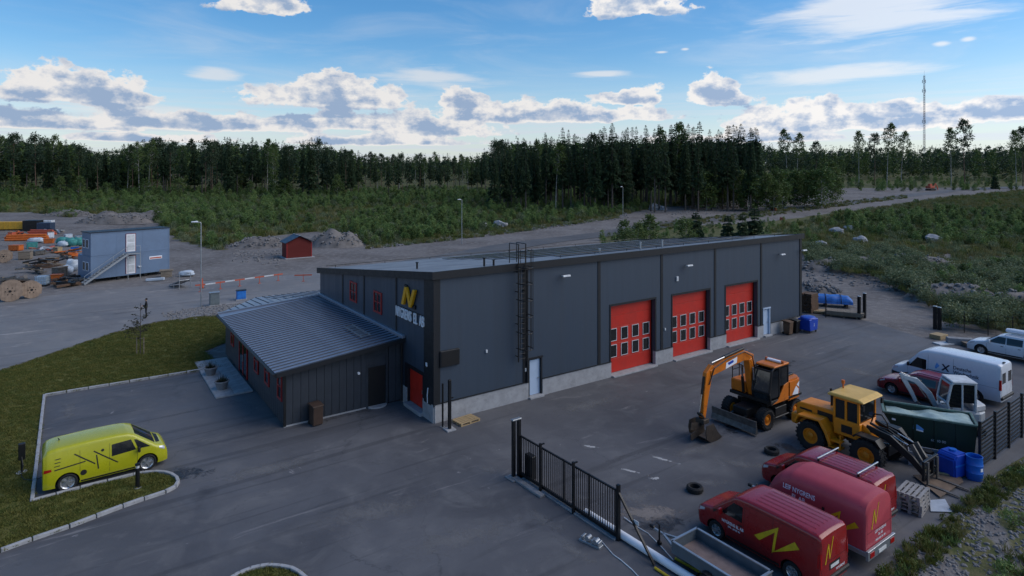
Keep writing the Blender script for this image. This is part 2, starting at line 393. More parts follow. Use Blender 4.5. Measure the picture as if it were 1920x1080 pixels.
def smooth_poly(pts, k=2):
    for _ in range(k):
        q = []
        for i in range(len(pts)):
            a, b = pts[i], pts[(i + 1) % len(pts)]
            q += [tuple(.75 * u + .25 * v for u, v in zip(a, b)), tuple(.25 * u + .75 * v for u, v in zip(a, b))]
        pts = q
    return pts
def sheet(name, pts, z, m, kind='structure'):
    me = bpy.data.meshes.new(name)
    bm = bmesh.new(); f = bm.faces.new([bm.verts.new((p[0], p[1], z)) for p in pts])
    if f.normal.z < 0: f.normal_flip()
    f.normal_update()
    if f.normal.z < 0: f.normal_flip()
    bmesh.ops.triangulate(bm, faces=bm.faces[:]); bm.to_mesh(me); bm.free(); me.materials.append(m)
    o = bpy.data.objects.new(name, me); COL.objects.link(o); o['kind'] = kind
    return o
def asphalt_material(name, c1, c2, c3, dust=.5, cracks=.4):
    m = bpy.data.materials.new(name); m.use_nodes = True; t = NT(m.node_tree); b = t.n['Principled BSDF']
    co = t.new('ShaderNodeTexCoord').outputs['Object']
    big = t.noise(co, .10, 5, .6, dist=.6); mid = t.noise(co, .55, 6, .65, dist=.8); fine = t.noise(co, 70, 3, .7)
    rt = t.new('ShaderNodeVectorRotate', rotation_type='Z_AXIS'); t.l.new(co, rt.inputs['Vector']); rt.inputs['Angle'].default_value = -.62
    ru = rt.outputs[0]
    streak = t.noise(t.v('MULTIPLY', ru, (.22, 1.5, 1)), .8, 6, .7, dist=1.4); track = t.noise(t.v('MULTIPLY', ru, (.10, 2.6, 1)), .55, 3, .5, dist=.9)
    base = t.mix(t.ramp(big, .32, .68), (*c1, 1), (*c2, 1))
    base = t.mix(t.ramp(mid, .46, .74, 0, .65), base, (*c3, 1))
    base = t.mix(t.ramp(track, .55, .68, 0, .45), base, tuple(x * .62 for x in c1) + (1,))
    base = t.mix(t.ramp(streak, .60, .74, 0, dust), base, (c3[0] * 1.7, c3[1] * 1.62, c3[2] * 1.55, 1))
    spot = t.noise(co, 1.1, 5, .75, dist=.5)
    base = t.mix(t.ramp(spot, .66, .72, 0, dust * 1.1), base, (c3[0] * 2.1, c3[1] * 2.0, c3[2] * 1.95, 1))
    base = t.mix(t.ramp(t.noise(co, .35, 4, .6), .60, .8, 0, .7), base, (c1[0] * .42, c1[1] * .42, c1[2] * .44, 1))
    vo = t.new('ShaderNodeTexVoronoi', feature='DISTANCE_TO_EDGE'); t.l.new(t.v('ADD', co, t.v('MULTIPLY', t.xyz(mid, spot, 0.), (2.5, 2.5, 0))), vo.inputs['Vector']); vo.inputs['Scale'].default_value = .16
    crack = t.m('MULTIPLY', t.ramp(vo.outputs['Distance'], .0, .006, 1, 0), t.ramp(big, .42, .6, 0, cracks))
    base = t.mix(crack, base, tuple(x * .35 for x in c1) + (1,))
    base = t.mix(t.ramp(fine, .55, .8, 0, .35), base, (c3[0] * 1.6, c3[1] * 1.6, c3[2] * 1.6, 1))
    t.put(b.inputs['Base Color'], base); t.put(b.inputs['Roughness'], t.ramp(mid, .3, .8, .62, .9))
    b.inputs['Specular IOR Level'].default_value = .3
    bp = t.new('ShaderNodeBump'); bp.inputs['Strength'].default_value = .35; bp.inputs['Distance'].default_value = .01
    t.l.new(fine, bp.inputs['Height']); t.l.new(bp.outputs[0], b.inputs['Normal'])
    return m
M['asphalt'] = asphalt_material('asphalt', (.072, .071, .078), (.118, .116, .123), (.150, .147, .150), .6)
M['gravelroad'] = asphalt_material('gravel_road', (.16, .152, .15), (.20, .19, .185), (.26, .245, .235), .7, 0.)
def L2(pts): return [tuple(G(*p)[:2]) for p in pts]
# gravel street on the left, asphalt yard
road = L2([(-420, 640), (-60, 572), (150, 548), (330, 530), (480, 522), (620, 508), (760, 492), (760, 530), (610, 552), (470, 575), (380, 592), (290, 603), (215, 622), (130, 650), (0, 694), (-420, 830)])
sheet('gravel_street', road, .004, M['gravelroad'])
yard = L2([(84, 744), (418, 688), (600, 640), (760, 600), (1100, 560), (1500, 570), (1640, 606), (1752, 640), (1920, 650), (2150, 690), (2150, 800), (1920, 856), (1872, 884), (1800, 950), (1710, 1025), (1655, 1080), (1560, 1240), (1200, 1500), (0, 1500), (-300, 1180), (0, 1036), (130, 990), (230, 952), (310, 925), (334, 908), (322, 892), (285, 888), (250, 892), (60, 942)])
sheet('asphalt_yard', yard, .006, M['asphalt'])
# lawn
def lawn_material():
    m = bpy.data.materials.new('lawn'); m.use_nodes = True; t = NT(m.node_tree); b = t.n['Principled BSDF']
    co = t.new('ShaderNodeTexCoord').outputs['Object']
    n = t.noise(co, .35, 6, .65); n2 = t.noise(co, 14, 4, .7)
    c = t.mix(t.ramp(n, .35, .68), (.105, .110, .030, 1), (.165, .145, .048, 1))
    c = t.mix(t.ramp(n2, .4, .7, 0, .6), c, (.065, .076, .022, 1))
    t.put(b.inputs['Base Color'], c); b.inputs['Roughness'].default_value = .95; b.inputs['Specular IOR Level'].default_value = .1
    bp = t.new('ShaderNodeBump'); bp.inputs['Strength'].default_value = .8; bp.inputs['Distance'].default_value = .05
    t.l.new(n2, bp.inputs['Height']); t.l.new(bp.outputs[0], b.inputs['Normal'])
    return m
M['lawn'] = lawn_material()
LAWN = L2([(-420, 845), (0, 697), (130, 653), (215, 625), (290, 606), (385, 594), (430, 592), (430, 640), (384, 659), (414, 690), (82, 743), (58, 942), (250, 893), (285, 889), (322, 893), (333, 907), (310, 924), (230, 951), (130, 989), (0, 1035), (-300, 1180), (-700, 1180)])
sheet('lawn', LAWN, .05, M['lawn'])
ISL2 = L2([(432, 1090), (470, 1072), (505, 1066), (545, 1070), (575, 1090), (560, 1200), (440, 1200)])
sheet('lawn', ISL2, .05, M['lawn'])
# kerb stones, one by one
kb = MB(); kb.box((0, 0, 0), (.96, .13, .20)); kproto = kb.build('kerb_stone', M['concrete'], bevel=.015)
def kerb(name, pts, label):
    root = thing(name, label, 'kerb', (0, 0, 0)); root['kind'] = 'structure'; del root['category']
    pts = [Vector(p) for p in pts]; carry = 0.; first = True
    for a, b in zip(pts, pts[1:]):
        d = b - a; L = d.length; ang = math.atan2(d.y, d.x); n = max(1, round(L / 1.0))
        for i in range(n):
            c = a + d * ((i + .5) / n)
            o = inst(kproto, 'kerb_stone', root, (c.x, c.y, .04 + random.uniform(-.008, .008)), ang + random.uniform(-.012, .012))
            o.scale.x = L / n / 1.0
kerb('kerb', L2([(60, 944), (83, 743), (416, 689)]), 'pale kerb round the parking bay')
kerb('kerb', L2([(58, 943), (150, 918), (250, 893), (270, 889), (290, 888), (308, 889), (322, 893), (331, 899), (334, 907), (328, 916), (310, 925), (270, 938), (230, 952), (180, 971), (130, 990), (60, 1014), (0, 1036), (-150, 1095)]), 'pale kerb round the tip of the lawn')
kerb('kerb', L2([(432, 1090), (450, 1079), (470, 1071), (488, 1067), (505, 1065), (525, 1066), (545, 1070), (562, 1079), (575, 1090)]), 'pale kerb round the small island')
bpy.data.objects.remove(kproto)
# extra strip of paving inside the parking kerb
a, b = G(62, 938), G(87, 747)
pv = MB(); d = (b - a).normalized(); nrm = Vector((-d.y, d.x, 0)) * -1
pv.bar(a + nrm * -.28 + Vector((0, 0, .012)), b + nrm * -.28 + Vector((0, 0, .012)), .3, .03)
o = pv.build('drain_strip', M['concrete_d']); o['kind'] = 'structure'

# the far gravel road, laid over the rising ground
def far_road(pts, w, name, m, up):
    P = [GT(*p) for p in pts]; Q = []
    for a, b in zip(P, P[1:]):
        n = max(2, int((b - a).length / 2.)); Q += [a.lerp(b, i / n) for i in range(n)]
    Q.append(P[-1]); vs = []; K = 5
    for i, p in enumerate(Q):
        d = (Q[min(i + 1, len(Q) - 1)] - Q[max(0, i - 1)]); nn = Vector((-d.y, d.x, 0)).normalized()
        for k in range(K):
            q = p + nn * w * (k / (K - 1) - .5) * (1 + .12 * mnoise.noise((i * .13, k * .1, up))); vs.append((q.x, q.y, terrain_z(q.x, q.y) + up))
    mb = MB(); mb.add(vs, [(i * K + k, (i + 1) * K + k, (i + 1) * K + k + 1, i * K + k + 1) for i in range(len(Q) - 1) for k in range(K - 1)]); o = mb.build(name, m, fix=True, smooth=60); o['kind'] = 'structure'
M['roaddark'] = asphalt_material('packed_gravel', (.085, .083, .085), (.115, .11, .108), (.15, .143, .138), .5, 0.)
far_road([(640, 520), (760, 497), (900, 472), (1040, 450), (1200, 428), (1400, 403), (1560, 383), (1700, 367), (1800, 356), (1930, 349)], 6.5, 'gravel_road', M['roaddark'], .05)

# dust, washed-in sand and damp stains lying on the asphalt, each with its own ragged outline
def stain_material(name, c, rough, edge=.5, k=.8):
    m = bpy.data.materials.new(name); m.use_nodes = True; t = NT(m.node_tree); b = t.n['Principled BSDF']
    co = t.new('ShaderNodeTexCoord').outputs['Object']; n = t.noise(co, 2.2, 6, .72, dist=.8); g = t.new('ShaderNodeTexCoord').outputs['Generated']
    r = t.v('LENGTH', t.v('MULTIPLY', t.v('SUBTRACT', g, (.5, .5, 0)), (2, 2, 0)))
    a = t.ramp(t.m('ADD', t.m('SUBTRACT', .72, r), t.m('MULTIPLY', t.m('SUBTRACT', n, .5), 2.2)), .1, .1 + edge, 0, k)
    t.put(b.inputs['Base Color'], t.mix(t.ramp(n, .4, .7), (*c, 1), tuple(x * .75 for x in c) + (1,))); b.inputs['Roughness'].default_value = rough; t.put(b.inputs['Alpha'], a)
    return m
M['dust'] = stain_material('pale_dust', (.23, .222, .22), .95, .7, .55); M['sand'] = stain_material('washed_sand', (.25, .215, .195), .95, .4, .85); M['damp'] = stain_material('damp_oil', (.032, .032, .036), .5, .6, .8); M['chalk'] = stain_material('scrape', (.48, .47, .46), .9, .3, .8)
for k, (px, py, w, d, rz, mm) in enumerate(((1220, 962, 2.3, 1.3, .2, 'sand'), (1110, 838, .8, .25, -.3, 'chalk'), (1185, 884, 1.0, .2, -.5, 'chalk'), (1245, 862, 1.2, .22, -.6, 'chalk'), (1230, 897, .5, .25, .2, 'chalk'), (1190, 930, 2.2, 1.4, .5, 'dust'), (1330, 905, 1.8, .8, .1, 'dust'), (1390, 870, 2.2, .9, -.2, 'dust'), (1300, 845, 2.6, .9, .6, 'dust'), (1020, 975, 2.2, .7, -.8, 'dust'), (1080, 1035, 2.0, .6, -.8, 'dust'), (920, 880, 1.2, .8, 0, 'dust'), (335, 890, 2.6, 1.6, .4, 'damp'), (1500, 850, 3.0, 1.6, -.8, 'damp'), (1400, 800, 3.5, 1.8, .5, 'damp'), (640, 770, 4.5, 2.0, .6, 'damp'), (1240, 985, 2.2, 1.2, .4, 'damp'), (700, 960, 5, 2.2, .5, 'dust'), (500, 880, 4, 1.6, .6, 'dust'), (1100, 760, 5, 1.4, .6, 'dust'), (860, 1010, 4.5, 1.8, .5, 'dust'), (1620, 700, 4, 1.6, -.9, 'dust'), (1450, 690, 5, 1.2, .6, 'damp'), (130, 770, 3, .8, -.9, 'dust'))):
    P = G(px, py); w2, d2 = w * .8, d * .8; q = MB(); q.add([(-w2, -d2, 0), (w2, -d2, 0), (w2, d2, 0), (-w2, d2, 0)], [(0, 1, 2, 3)]); o = q.build('asphalt_stain', M[mm], loc=(P.x, P.y, .0095 + k * .0002), rz=rz); o['kind'] = 'structure'
# ------------------------------------------------------------------ the hall
HA = math.atan2(19.72, 28.07)
C0 = Vector((-3.98, 31.39, 0)); U = Vector((math.cos(HA), math.sin(HA), 0)); V = Vector((-math.sin(HA), math.cos(HA), 0))
HV = HA + math.pi / 2                                  # heading of most parked vehicles
def HL(u, v, z=0): return C0 + U * u + V * v + Vector((0, 0, z))
LEN, WID, ZF, ZB = 34.3, 18.3, 7.72, 5.6
def roofz(v): return ZF + (ZB - ZF) * v / WID
def build_hall():
    h = thing('industrial_hall', 'large dark grey industrial hall with three red sectional gates and a sloping flat roof', 'hall', C0, HA)
    bays = [0, 5.72, 11.44, 17.16, 22.88, 28.6, LEN]
    doors = [(12.45, 16.5), (18.25, 22.25), (24.15, 28.05)]
    man = [(5.98, 6.98, 2.2), (28.85, 29.8, 2.15)]
    PL = .95
    for i in range(6):
        a, b = bays[i] + .002, bays[i + 1] - .002
        ops = [(x0, x1, 4.42) for x0, x1 in doors if x0 >= a - .1 and x1 <= b + .2] + [o for o in man if a < o[0] < b]
        w = MB(); x = a
        for x0, x1, zt in sorted(ops):
            w.bb((x, 0, PL), (x0, .25, ZF - .2)); w.bb((x0, 0, zt), (x1, .25, ZF - .2)); x = x1
        w.bb((x, 0, PL), (b, .25, ZF - .2)); w.build('wall_panel', M['cladding'], h)
    # plinth between the openings
    edges = [0.0] + [q for o in sorted([(d[0], d[1]) for d in doors] + [(m[0], m[1]) for m in man]) for q in o] + [LEN]
    for a, b in zip(edges[0::2], edges[1::2]):
        p = MB(); p.bb((a, -.06, 0), (b, .2, PL)); pl = p.build('plinth', M['concrete'], h, bevel=.01)
        q = MB(); q.bb((a, -.10, PL + .001), (b, -.002, PL + .035)); q.build('drip_flashing', M['seam'], pl)
    for s in bays[1:-1]:
        m = MB(); m.bb((s - .11, -.035, PL), (s + .11, -.001, ZF - .2)); m.build('seam_trim', M['seam'], h)
    # corner posts
    m = MB(); m.bb((-.06, -.05, PL - .1), (.32, -.002, ZF - .2)); m.bb((-.06, -.002, PL - .1), (-.002, 1.05, ZF - .2)); m.build('corner_trim', M['seam'], h)
    m = MB(); m.bb((LEN - .25, -.045, 0), (LEN + .05, -.002, ZF - .2)); m.build('corner_trim', M['seam'], h)
    # gable towards the annex and the two hidden walls
    sv = [0, 4.6, 9.5, 13.4, WID]
    for i in range(4):
        a, b = sv[i], sv[i + 1]
        w = MB(); Y0 = a + (.25 if i == 0 else .002); Y1 = b - .002
        def pr(lo, hi, z0, top=None):
            t0, t1 = (roofz(lo) - .2, roofz(hi) - .2) if top is None else (top, top)
            w.add([(0, lo, z0), (.25, lo, z0), (.25, hi, z0), (0, hi, z0), (0, lo, t0), (.25, lo, t0), (.25, hi, t1), (0, hi, t1)],
                  [(0, 3, 2, 1), (4, 5, 6, 7), (0, 1, 5, 4), (1, 2, 6, 5), (2, 3, 7, 6), (3, 0, 4, 7)])
        if i == 0: pr(Y0, 1.2, PL); pr(1.2, 3.1, 2.15); pr(3.1, Y1, PL)
        else: pr(Y0, Y1, 0)
        w.build('wall_panel', M['cladding'], h)
        if i: m = MB(); m.bb((-.035, a - .09, 1.5), (-.001, a + .09, roofz(a) - .2)); m.build('seam_trim', M['seam'], h)
    for a, b in ((.2, 1.2), (3.1, 3.9)):
        p = MB(); p.bb((-.06, a, 0), (.2, b, PL)); p.build('plinth', M['concrete'], h, bevel=.01)
    p = MB(); p.bb((-.07, 0, 0), (.2, .2, PL - .01)); p.build('plinth', M['concrete'], h, bevel=.01)
    p = MB(); p.bb((-.25, 1.15, 0), (.2, 3.15, .2)); p.build('threshold', M['concrete'], h, bevel=.015)
    w = MB(); w.add([(LEN, .25, 0), (LEN, WID, 0), (LEN, WID, ZB - .2), (LEN, .25, ZF - .25)], [(0, 1, 2, 3)]); w.add([(0, WID, 0), (LEN, WID, 0), (LEN, WID, ZB - .2), (0, WID, ZB - .2)], [(0, 3, 2, 1)])
    w.build('rear_wall', M['cladding'], h)
    # red sectional gates
    fr = MB(); W2, H2, T = .31, .4, .035
    for lo, hi in (((-W2, -.03, -H2), (W2, 0, -H2 + T)), ((-W2, -.03, H2 - T), (W2, 0, H2)), ((-W2, -.03, -H2 + T), (-W2 + T, 0, H2 - T)), ((W2 - T, -.03, -H2 + T), (W2, 0, H2 - T))): fr.bb(lo, hi)
    frame0 = fr.build('window_frame', M['whiteish'], h); pn = MB(); pn.bb((-W2 + T, -.014, -H2 + T), (W2 - T, 0, H2 - T)); pane0 = pn.build('pane', M['glassd'], frame0)
    first = True
    for x0, x1 in doors:
        d = MB(); zs = [.10, .98, 1.96, 2.98, 3.7, 4.42]
        root = None
        for k in range(5):
            s = MB(); s.bb((x0 + .002, .33, zs[k] + .006), (x1 - .002, .40, zs[k + 1] - .006))
            if root is None: root = s.build('gate', M['door_red'], h, bevel=.008)
            else: s.build('door_panel', M['door_red'], root, bevel=.008)
        for c in range(4):
            for z in (1.47, 2.50):
                x = x0 + .52 + c * (x1 - x0 - 1.04) / 3
                if first: f, g, first = frame0, pane0, False; f.parent = root
                else: f = inst(frame0, 'window_frame', root); g = inst(pane0, 'pane', f)
                f.location = (x, .328, z)
        j = MB(); j.bb((x0 - .12, -.03, 0.02), (x0 - .003, .33, 4.44)); j.bb((x1 + .003, -.03, .02), (x1 + .12, .33, 4.44)); j.bb((x0 - .12, -.03, 4.445), (x1 + .12, .33, 4.56)); j.build('gate_surround', M['seam'], h)
        s = MB(); s.bb((x0 + .01, -.3, 0), (x1 - .01, .42, .09)); s.build('threshold', M['concrete'], h, bevel=.01)
    for x0, x1, zt in man:
        d = MB(); d.bb((x0 + .09, .10, .12), (x1 - .09, .16, zt - .09)); dd = d.build('side_door', M['palebluedoor'], h, bevel=.006)
        k = MB(); k.bb((x1 - .22, .03, 1.02), (x1 - .17, .1, 1.07)); k.bb((x1 - .32, .03, 1.03), (x1 - .17, .05, 1.06)); k.build('handle', M['galv'], dd)
        j = MB(); j.bb((x0, -.03, .02), (x0 + .088, .17, zt)); j.bb((x1 - .088, -.03, .02), (x1, .17, zt)); j.bb((x0 - .04, -.06, zt + .001), (x1 + .04, .17, zt + .10)); j.build('door_frame', M['seam'] if x0 < 10 else M['palebluedoor'], h)
        s = MB(); s.bb((x0, -.25, 0), (x1, .17, .11)); s.build('threshold', M['concrete'], h, bevel=.01)
    # red door in the gable, with dark surround
    d = MB(); d.bb((.12, 1.28, .24), (.18, 3.05, 2.1)); dd = d.build('red_door', M['door_red'], h, bevel=.008)
    k = MB(); k.bb((.05, 1.45, 1.05), (.12, 1.5, 1.25)); k.build('handle', M['galv'], dd)
    j = MB(); j.bb((-.03, 1.08, .21), (.19, 1.27, 2.3)); j.bb((-.03, 3.06, .21), (.19, 3.45, 2.3)); j.bb((-.03, 1.275, 2.105), (.19, 3.055, 2.3)); j.build('door_frame', M['seam'], h)
    # two red framed windows high in the gable
    for v in (7.25, 11.35):
        f = MB(); a = .62
        for lo, hi in (((-.06, v - a, 4.3), (.0, v + a, 4.42)), ((-.06, v - a, 5.5), (0, v + a, 5.62)), ((-.06, v - a, 4.42), (0, v - a + .13, 5.5)), ((-.06, v + a - .13, 4.42), (0, v + a, 5.5)), ((-.05, v - .03, 4.42), (0, v + .03, 5.5)), ((-.05, v - a + .13, 4.93), (0, v - .031, 4.99)), ((-.05, v + .031, 4.93), (0, v + a - .13, 4.99))): f.bb(lo, hi)
        wf = f.build('window', M['red_frame'], h, bevel=.006)
        p = MB(); p.bb((-.02, v - a + .13, 4.42), (-.002, v + a - .13, 5.5)); p.build('pane', M['glassd'], wf)
    # roof with fascia, solar panels and rail
    r = MB(); o_ = .12
    def rz(v): return roofz(v)
    r.add([(-o_, -o_, rz(-o_) - .12), (LEN + o_, -o_, rz(-o_) - .12), (LEN + o_, WID + o_, rz(WID + o_) - .12), (-o_, WID + o_, rz(WID + o_) - .12), (-o_, -o_, rz(-o_)), (LEN + o_, -o_, rz(-o_)), (LEN + o_, WID + o_, rz(WID + o_)), (-o_, WID + o_, rz(WID + o_))],
          [(0, 3, 2, 1), (4, 5, 6, 7), (0, 1, 5, 4), (1, 2, 6, 5), (2, 3, 7, 6), (3, 0, 4, 7)])
    rf = r.build('roof', M['roofgrey'], h)
    f = MB(); f.bb((-.2, -.2, ZF - .34), (LEN + .2, -.125, ZF + .06)); f.build('fascia', M['seam'], rf)
    for xx in (-.2, LEN + .125):
        f = MB(); x2 = xx + .075
        f.add([(xx, -.12, rz(0) - .34), (x2, -.12, rz(0) - .34), (x2, WID + .2, rz(WID) - .34), (xx, WID + .2, rz(WID) - .34), (xx, -.12, rz(0) + .06), (x2, -.12, rz(0) + .06), (x2, WID + .2, rz(WID) + .06), (xx, WID + .2, rz(WID) + .06)],
              [(0, 3, 2, 1), (4, 5, 6, 7), (0, 1, 5, 4), (1, 2, 6, 5), (2, 3, 7, 6), (3, 0, 4, 7)]); f.build('fascia', M['seam'], rf)
    sp = MB(); sp.box((0, 0, 0), (1.68, 1.02, .035)); sp0 = None
    tilt = math.atan2(ZB - ZF, WID)
    for row, v in enumerate((3.0, 5.2, 7.4, 9.6, 11.8, 14.0)):
        for k in range(14 if row else 12):
            x = 9.2 + k * 1.74 + (2.2 if row == 0 else 0)
            if sp0 is None: q = sp.build('solar_panel', mat('solar', (.010, .013, .022), .12, 0, .1, spec=.6), rf, bevel=.006); sp0 = q
            else: q = inst(sp0, 'solar_panel', rf)
            q.location = (x, v, rz(v) + .10); q.rotation_euler = (tilt, 0, 0)
    for v in (WID - .5, 1.4):
        m = MB(); m.cyl((9 if v < 5 else .3, v, rz(v) + .18), (LEN - .4, v, rz(v) + .18), .025, n=6)
        for k in range(9): x = (9.5 if v < 5 else 1) + k * (2.9 if v < 5 else 4); m.cyl((x, v, rz(v) - .02), (x, v, rz(v) + .2), .02, n=6)
        m.build('roof_rail', M['black'], rf)
    for x, v, hh in ((1.5, 5, .35), (3.6, .9, .45), (4.1, .7, .3), (13, 1.6, .3), (16.4, 1.2, .5), (18.6, 1.2, .5)):
        m = MB(); m.cyl((x, v, rz(v) - .03), (x, v, rz(v) + hh), .06, n=8); m.cyl((x, v, rz(v) + hh), (x, v, rz(v) + hh + .05), .09, n=8); m.build('vent_pipe', M['galv'] if x > 10 else M['black'], rf)
    # caged ladder
    lx = 5.36; lad = MB()
    for s in (-.25, .25): lad.bar((lx + s, -.28, 2.3), (lx + s, -.28, 8.85), .05, .05)
    ld = lad.build('wall_ladder', M['black'], h)
    rung = MB(); rung.cyl((-.25, 0, 0), (.25, 0, 0), .016, n=6); r0 = None
    for k in range(22):
        if r0 is None: q = rung.build('rung', M['black'], ld); r0 = q
        else: q = inst(r0, 'rung', ld)
        q.location = (lx, -.28, 2.45 + k * .28)
    hoop = MB(); pts = [Vector((.37 * math.cos(t), -.37 + -.40 * math.sin(t), 0)) for t in [math.pi * i / 10 for i in range(11)]]
    hoop.tube([Vector((.37, .06, 0))] + pts + [Vector((-.37, .06, 0))], .022, 5); h0 = None
    for k in range(7):
        if h0 is None: q = hoop.build('cage_hoop', M['black'], ld); h0 = q
        else: q = inst(h0, 'cage_hoop', ld)
        q.location = (lx, -.28, 3.1 + k * .9)
    cg = MB()
    for t in (0, 45, 90, 135, 180):
        x, y = .38 * math.cos(R(t)), -.37 - .40 * math.sin(R(t)); cg.bar((lx + x, -.28 + y, 3.05), (lx + x, -.28 + y, 8.6), .03, .02)
    cg.build('cage_bars', M['black'], ld)
    br = MB()
    for z in (2.6, 4.4, 6.2, 7.3):
        for s in (-.25, .25): br.bar((lx + s, -.28, z), (lx + s, .0, z), .04)
    br.build('wall_bracket', M['black'], ld)
    gr = MB(); gr.tube([(lx - .25, -.28, 8.85), (lx - .25, .6, 8.85), (lx - .25, .6, ZF)], .025, 6); gr.tube([(lx + .25, -.28, 8.85), (lx + .25, .6, 8.85), (lx + .25, .6, ZF)], .025, 6); gr.build('grab_rail', M['black'], ld)
    p = MB(); p.cyl((5.86, -.09, .95), (5.86, -.09, ZF - .3), .06, n=8); p.build('downpipe', M['seam'], h)
    # black box, lamps, small boxes on the wall
    b = MB(); b.bb((.28, -.16, 2.82), (1.42, -.003, 3.65)); bx = b.build('wall_box', M['seam'], h, bevel=.02); b = MB(); b.bb((.34, -.172, 2.88), (1.36, -.16, 3.59)); b.build('grille', M['black'], bx)
    for u, z in ((8.5, 6.75), (19.6, 6.4), (31.0, 6.3), (LEN - .12, 6.4)):
        b = MB(); b.bar((u, -.02, z + .02), (u, -.28, z + .03), .05, .05); l = b.build('wall_lamp', M['seam'], h)
        b = MB(); b.prism([(-.10, -.03), (.10, -.03), (.12, .05), (-.06, .07)], -.28, .28, 'x'); q = b.build('lamp_head', M['whiteish'], l, bevel=.01); q.location = (u, -.36, z + .02)
    for u, z, w in ((3.1, 3.1, .1), (5.72, 1.6, .12), (18.6, 5.4, .2), (17.4, 2.2, .1)):
        b = MB(); b.bb((u, -.09, z), (u + w, -.001, z + w * 1.6)); b.build('wall_socket', M['whiteish'], h, bevel=.01)
    b = MB(); b.bb((-.1, .62, 2.75), (-.062, .78, 2.95)); b.build('wall_socket', M['white'], h, bevel=.01)
    b = MB(); b.tube([(-.1, .55, .9), (-.13, .52, 1.3), (-.1, .5, 1.7)], .03, 6); b.build('hose', M['white'], h)
    # the sign on the gable: slanted N and a line of letters
    def nstroke(poly, t0, t1, name, m, par):
        q = MB(); q.prism([(2.72 + (1 - 2 * 0) * (-(x - .5)) * 1.75, 5.52 + z * 1.02) for x, z in poly], t0, t1, 'x'); return q.build(name, m, par, bevel=.008)
    sh = nstroke([(.0, .0), (.16, .0), (.40, 1.), (.24, 1.)], -.19, -.05, 'sign_letter', M['yellow'], h)
    nstroke([(.26, .95), (.40, 1.), (.66, .05), (.52, .0)], -.16, -.05, 'letter_stroke', M['yellow'], sh)
    nstroke([(.55, .0), (.70, .0), (1.0, 1.), (.84, 1.)], -.20, -.05, 'letter_stroke', M['yellow'], sh)
    nstroke([(.10, .88), (.30, .88), (.32, 1.08), (.13, 1.1)], -.10, -.03, 'letter_back', M['black'], sh)
    nstroke([(.62, -.08), (.88, -.06), (.9, .14), (.68, .16)], -.10, -.03, 'letter_back', M['black'], sh)
    vs, fs = text_mb('NYGRENS  EL  AB', .55, 'CENTER', .03, .004)
    xs = [v[0] for v in vs]; k = 3.5 / (max(xs) - min(xs))
    q = MB(); q.add([(-.09 - v[2], 2.72 - v[0] * k, 4.72 + v[1] * 1.45) for v in vs], fs); q.build('sign_lettering', M['letter'], h)
    q = MB(); q.bb((-.055, .95, 4.66), (-.003, 4.48, 4.71)); q.bb((-.055, .95, 5.24), (-.003, 4.48, 5.29)); q.build('sign_rail', M['seam'], h)
    return h
build_hall()

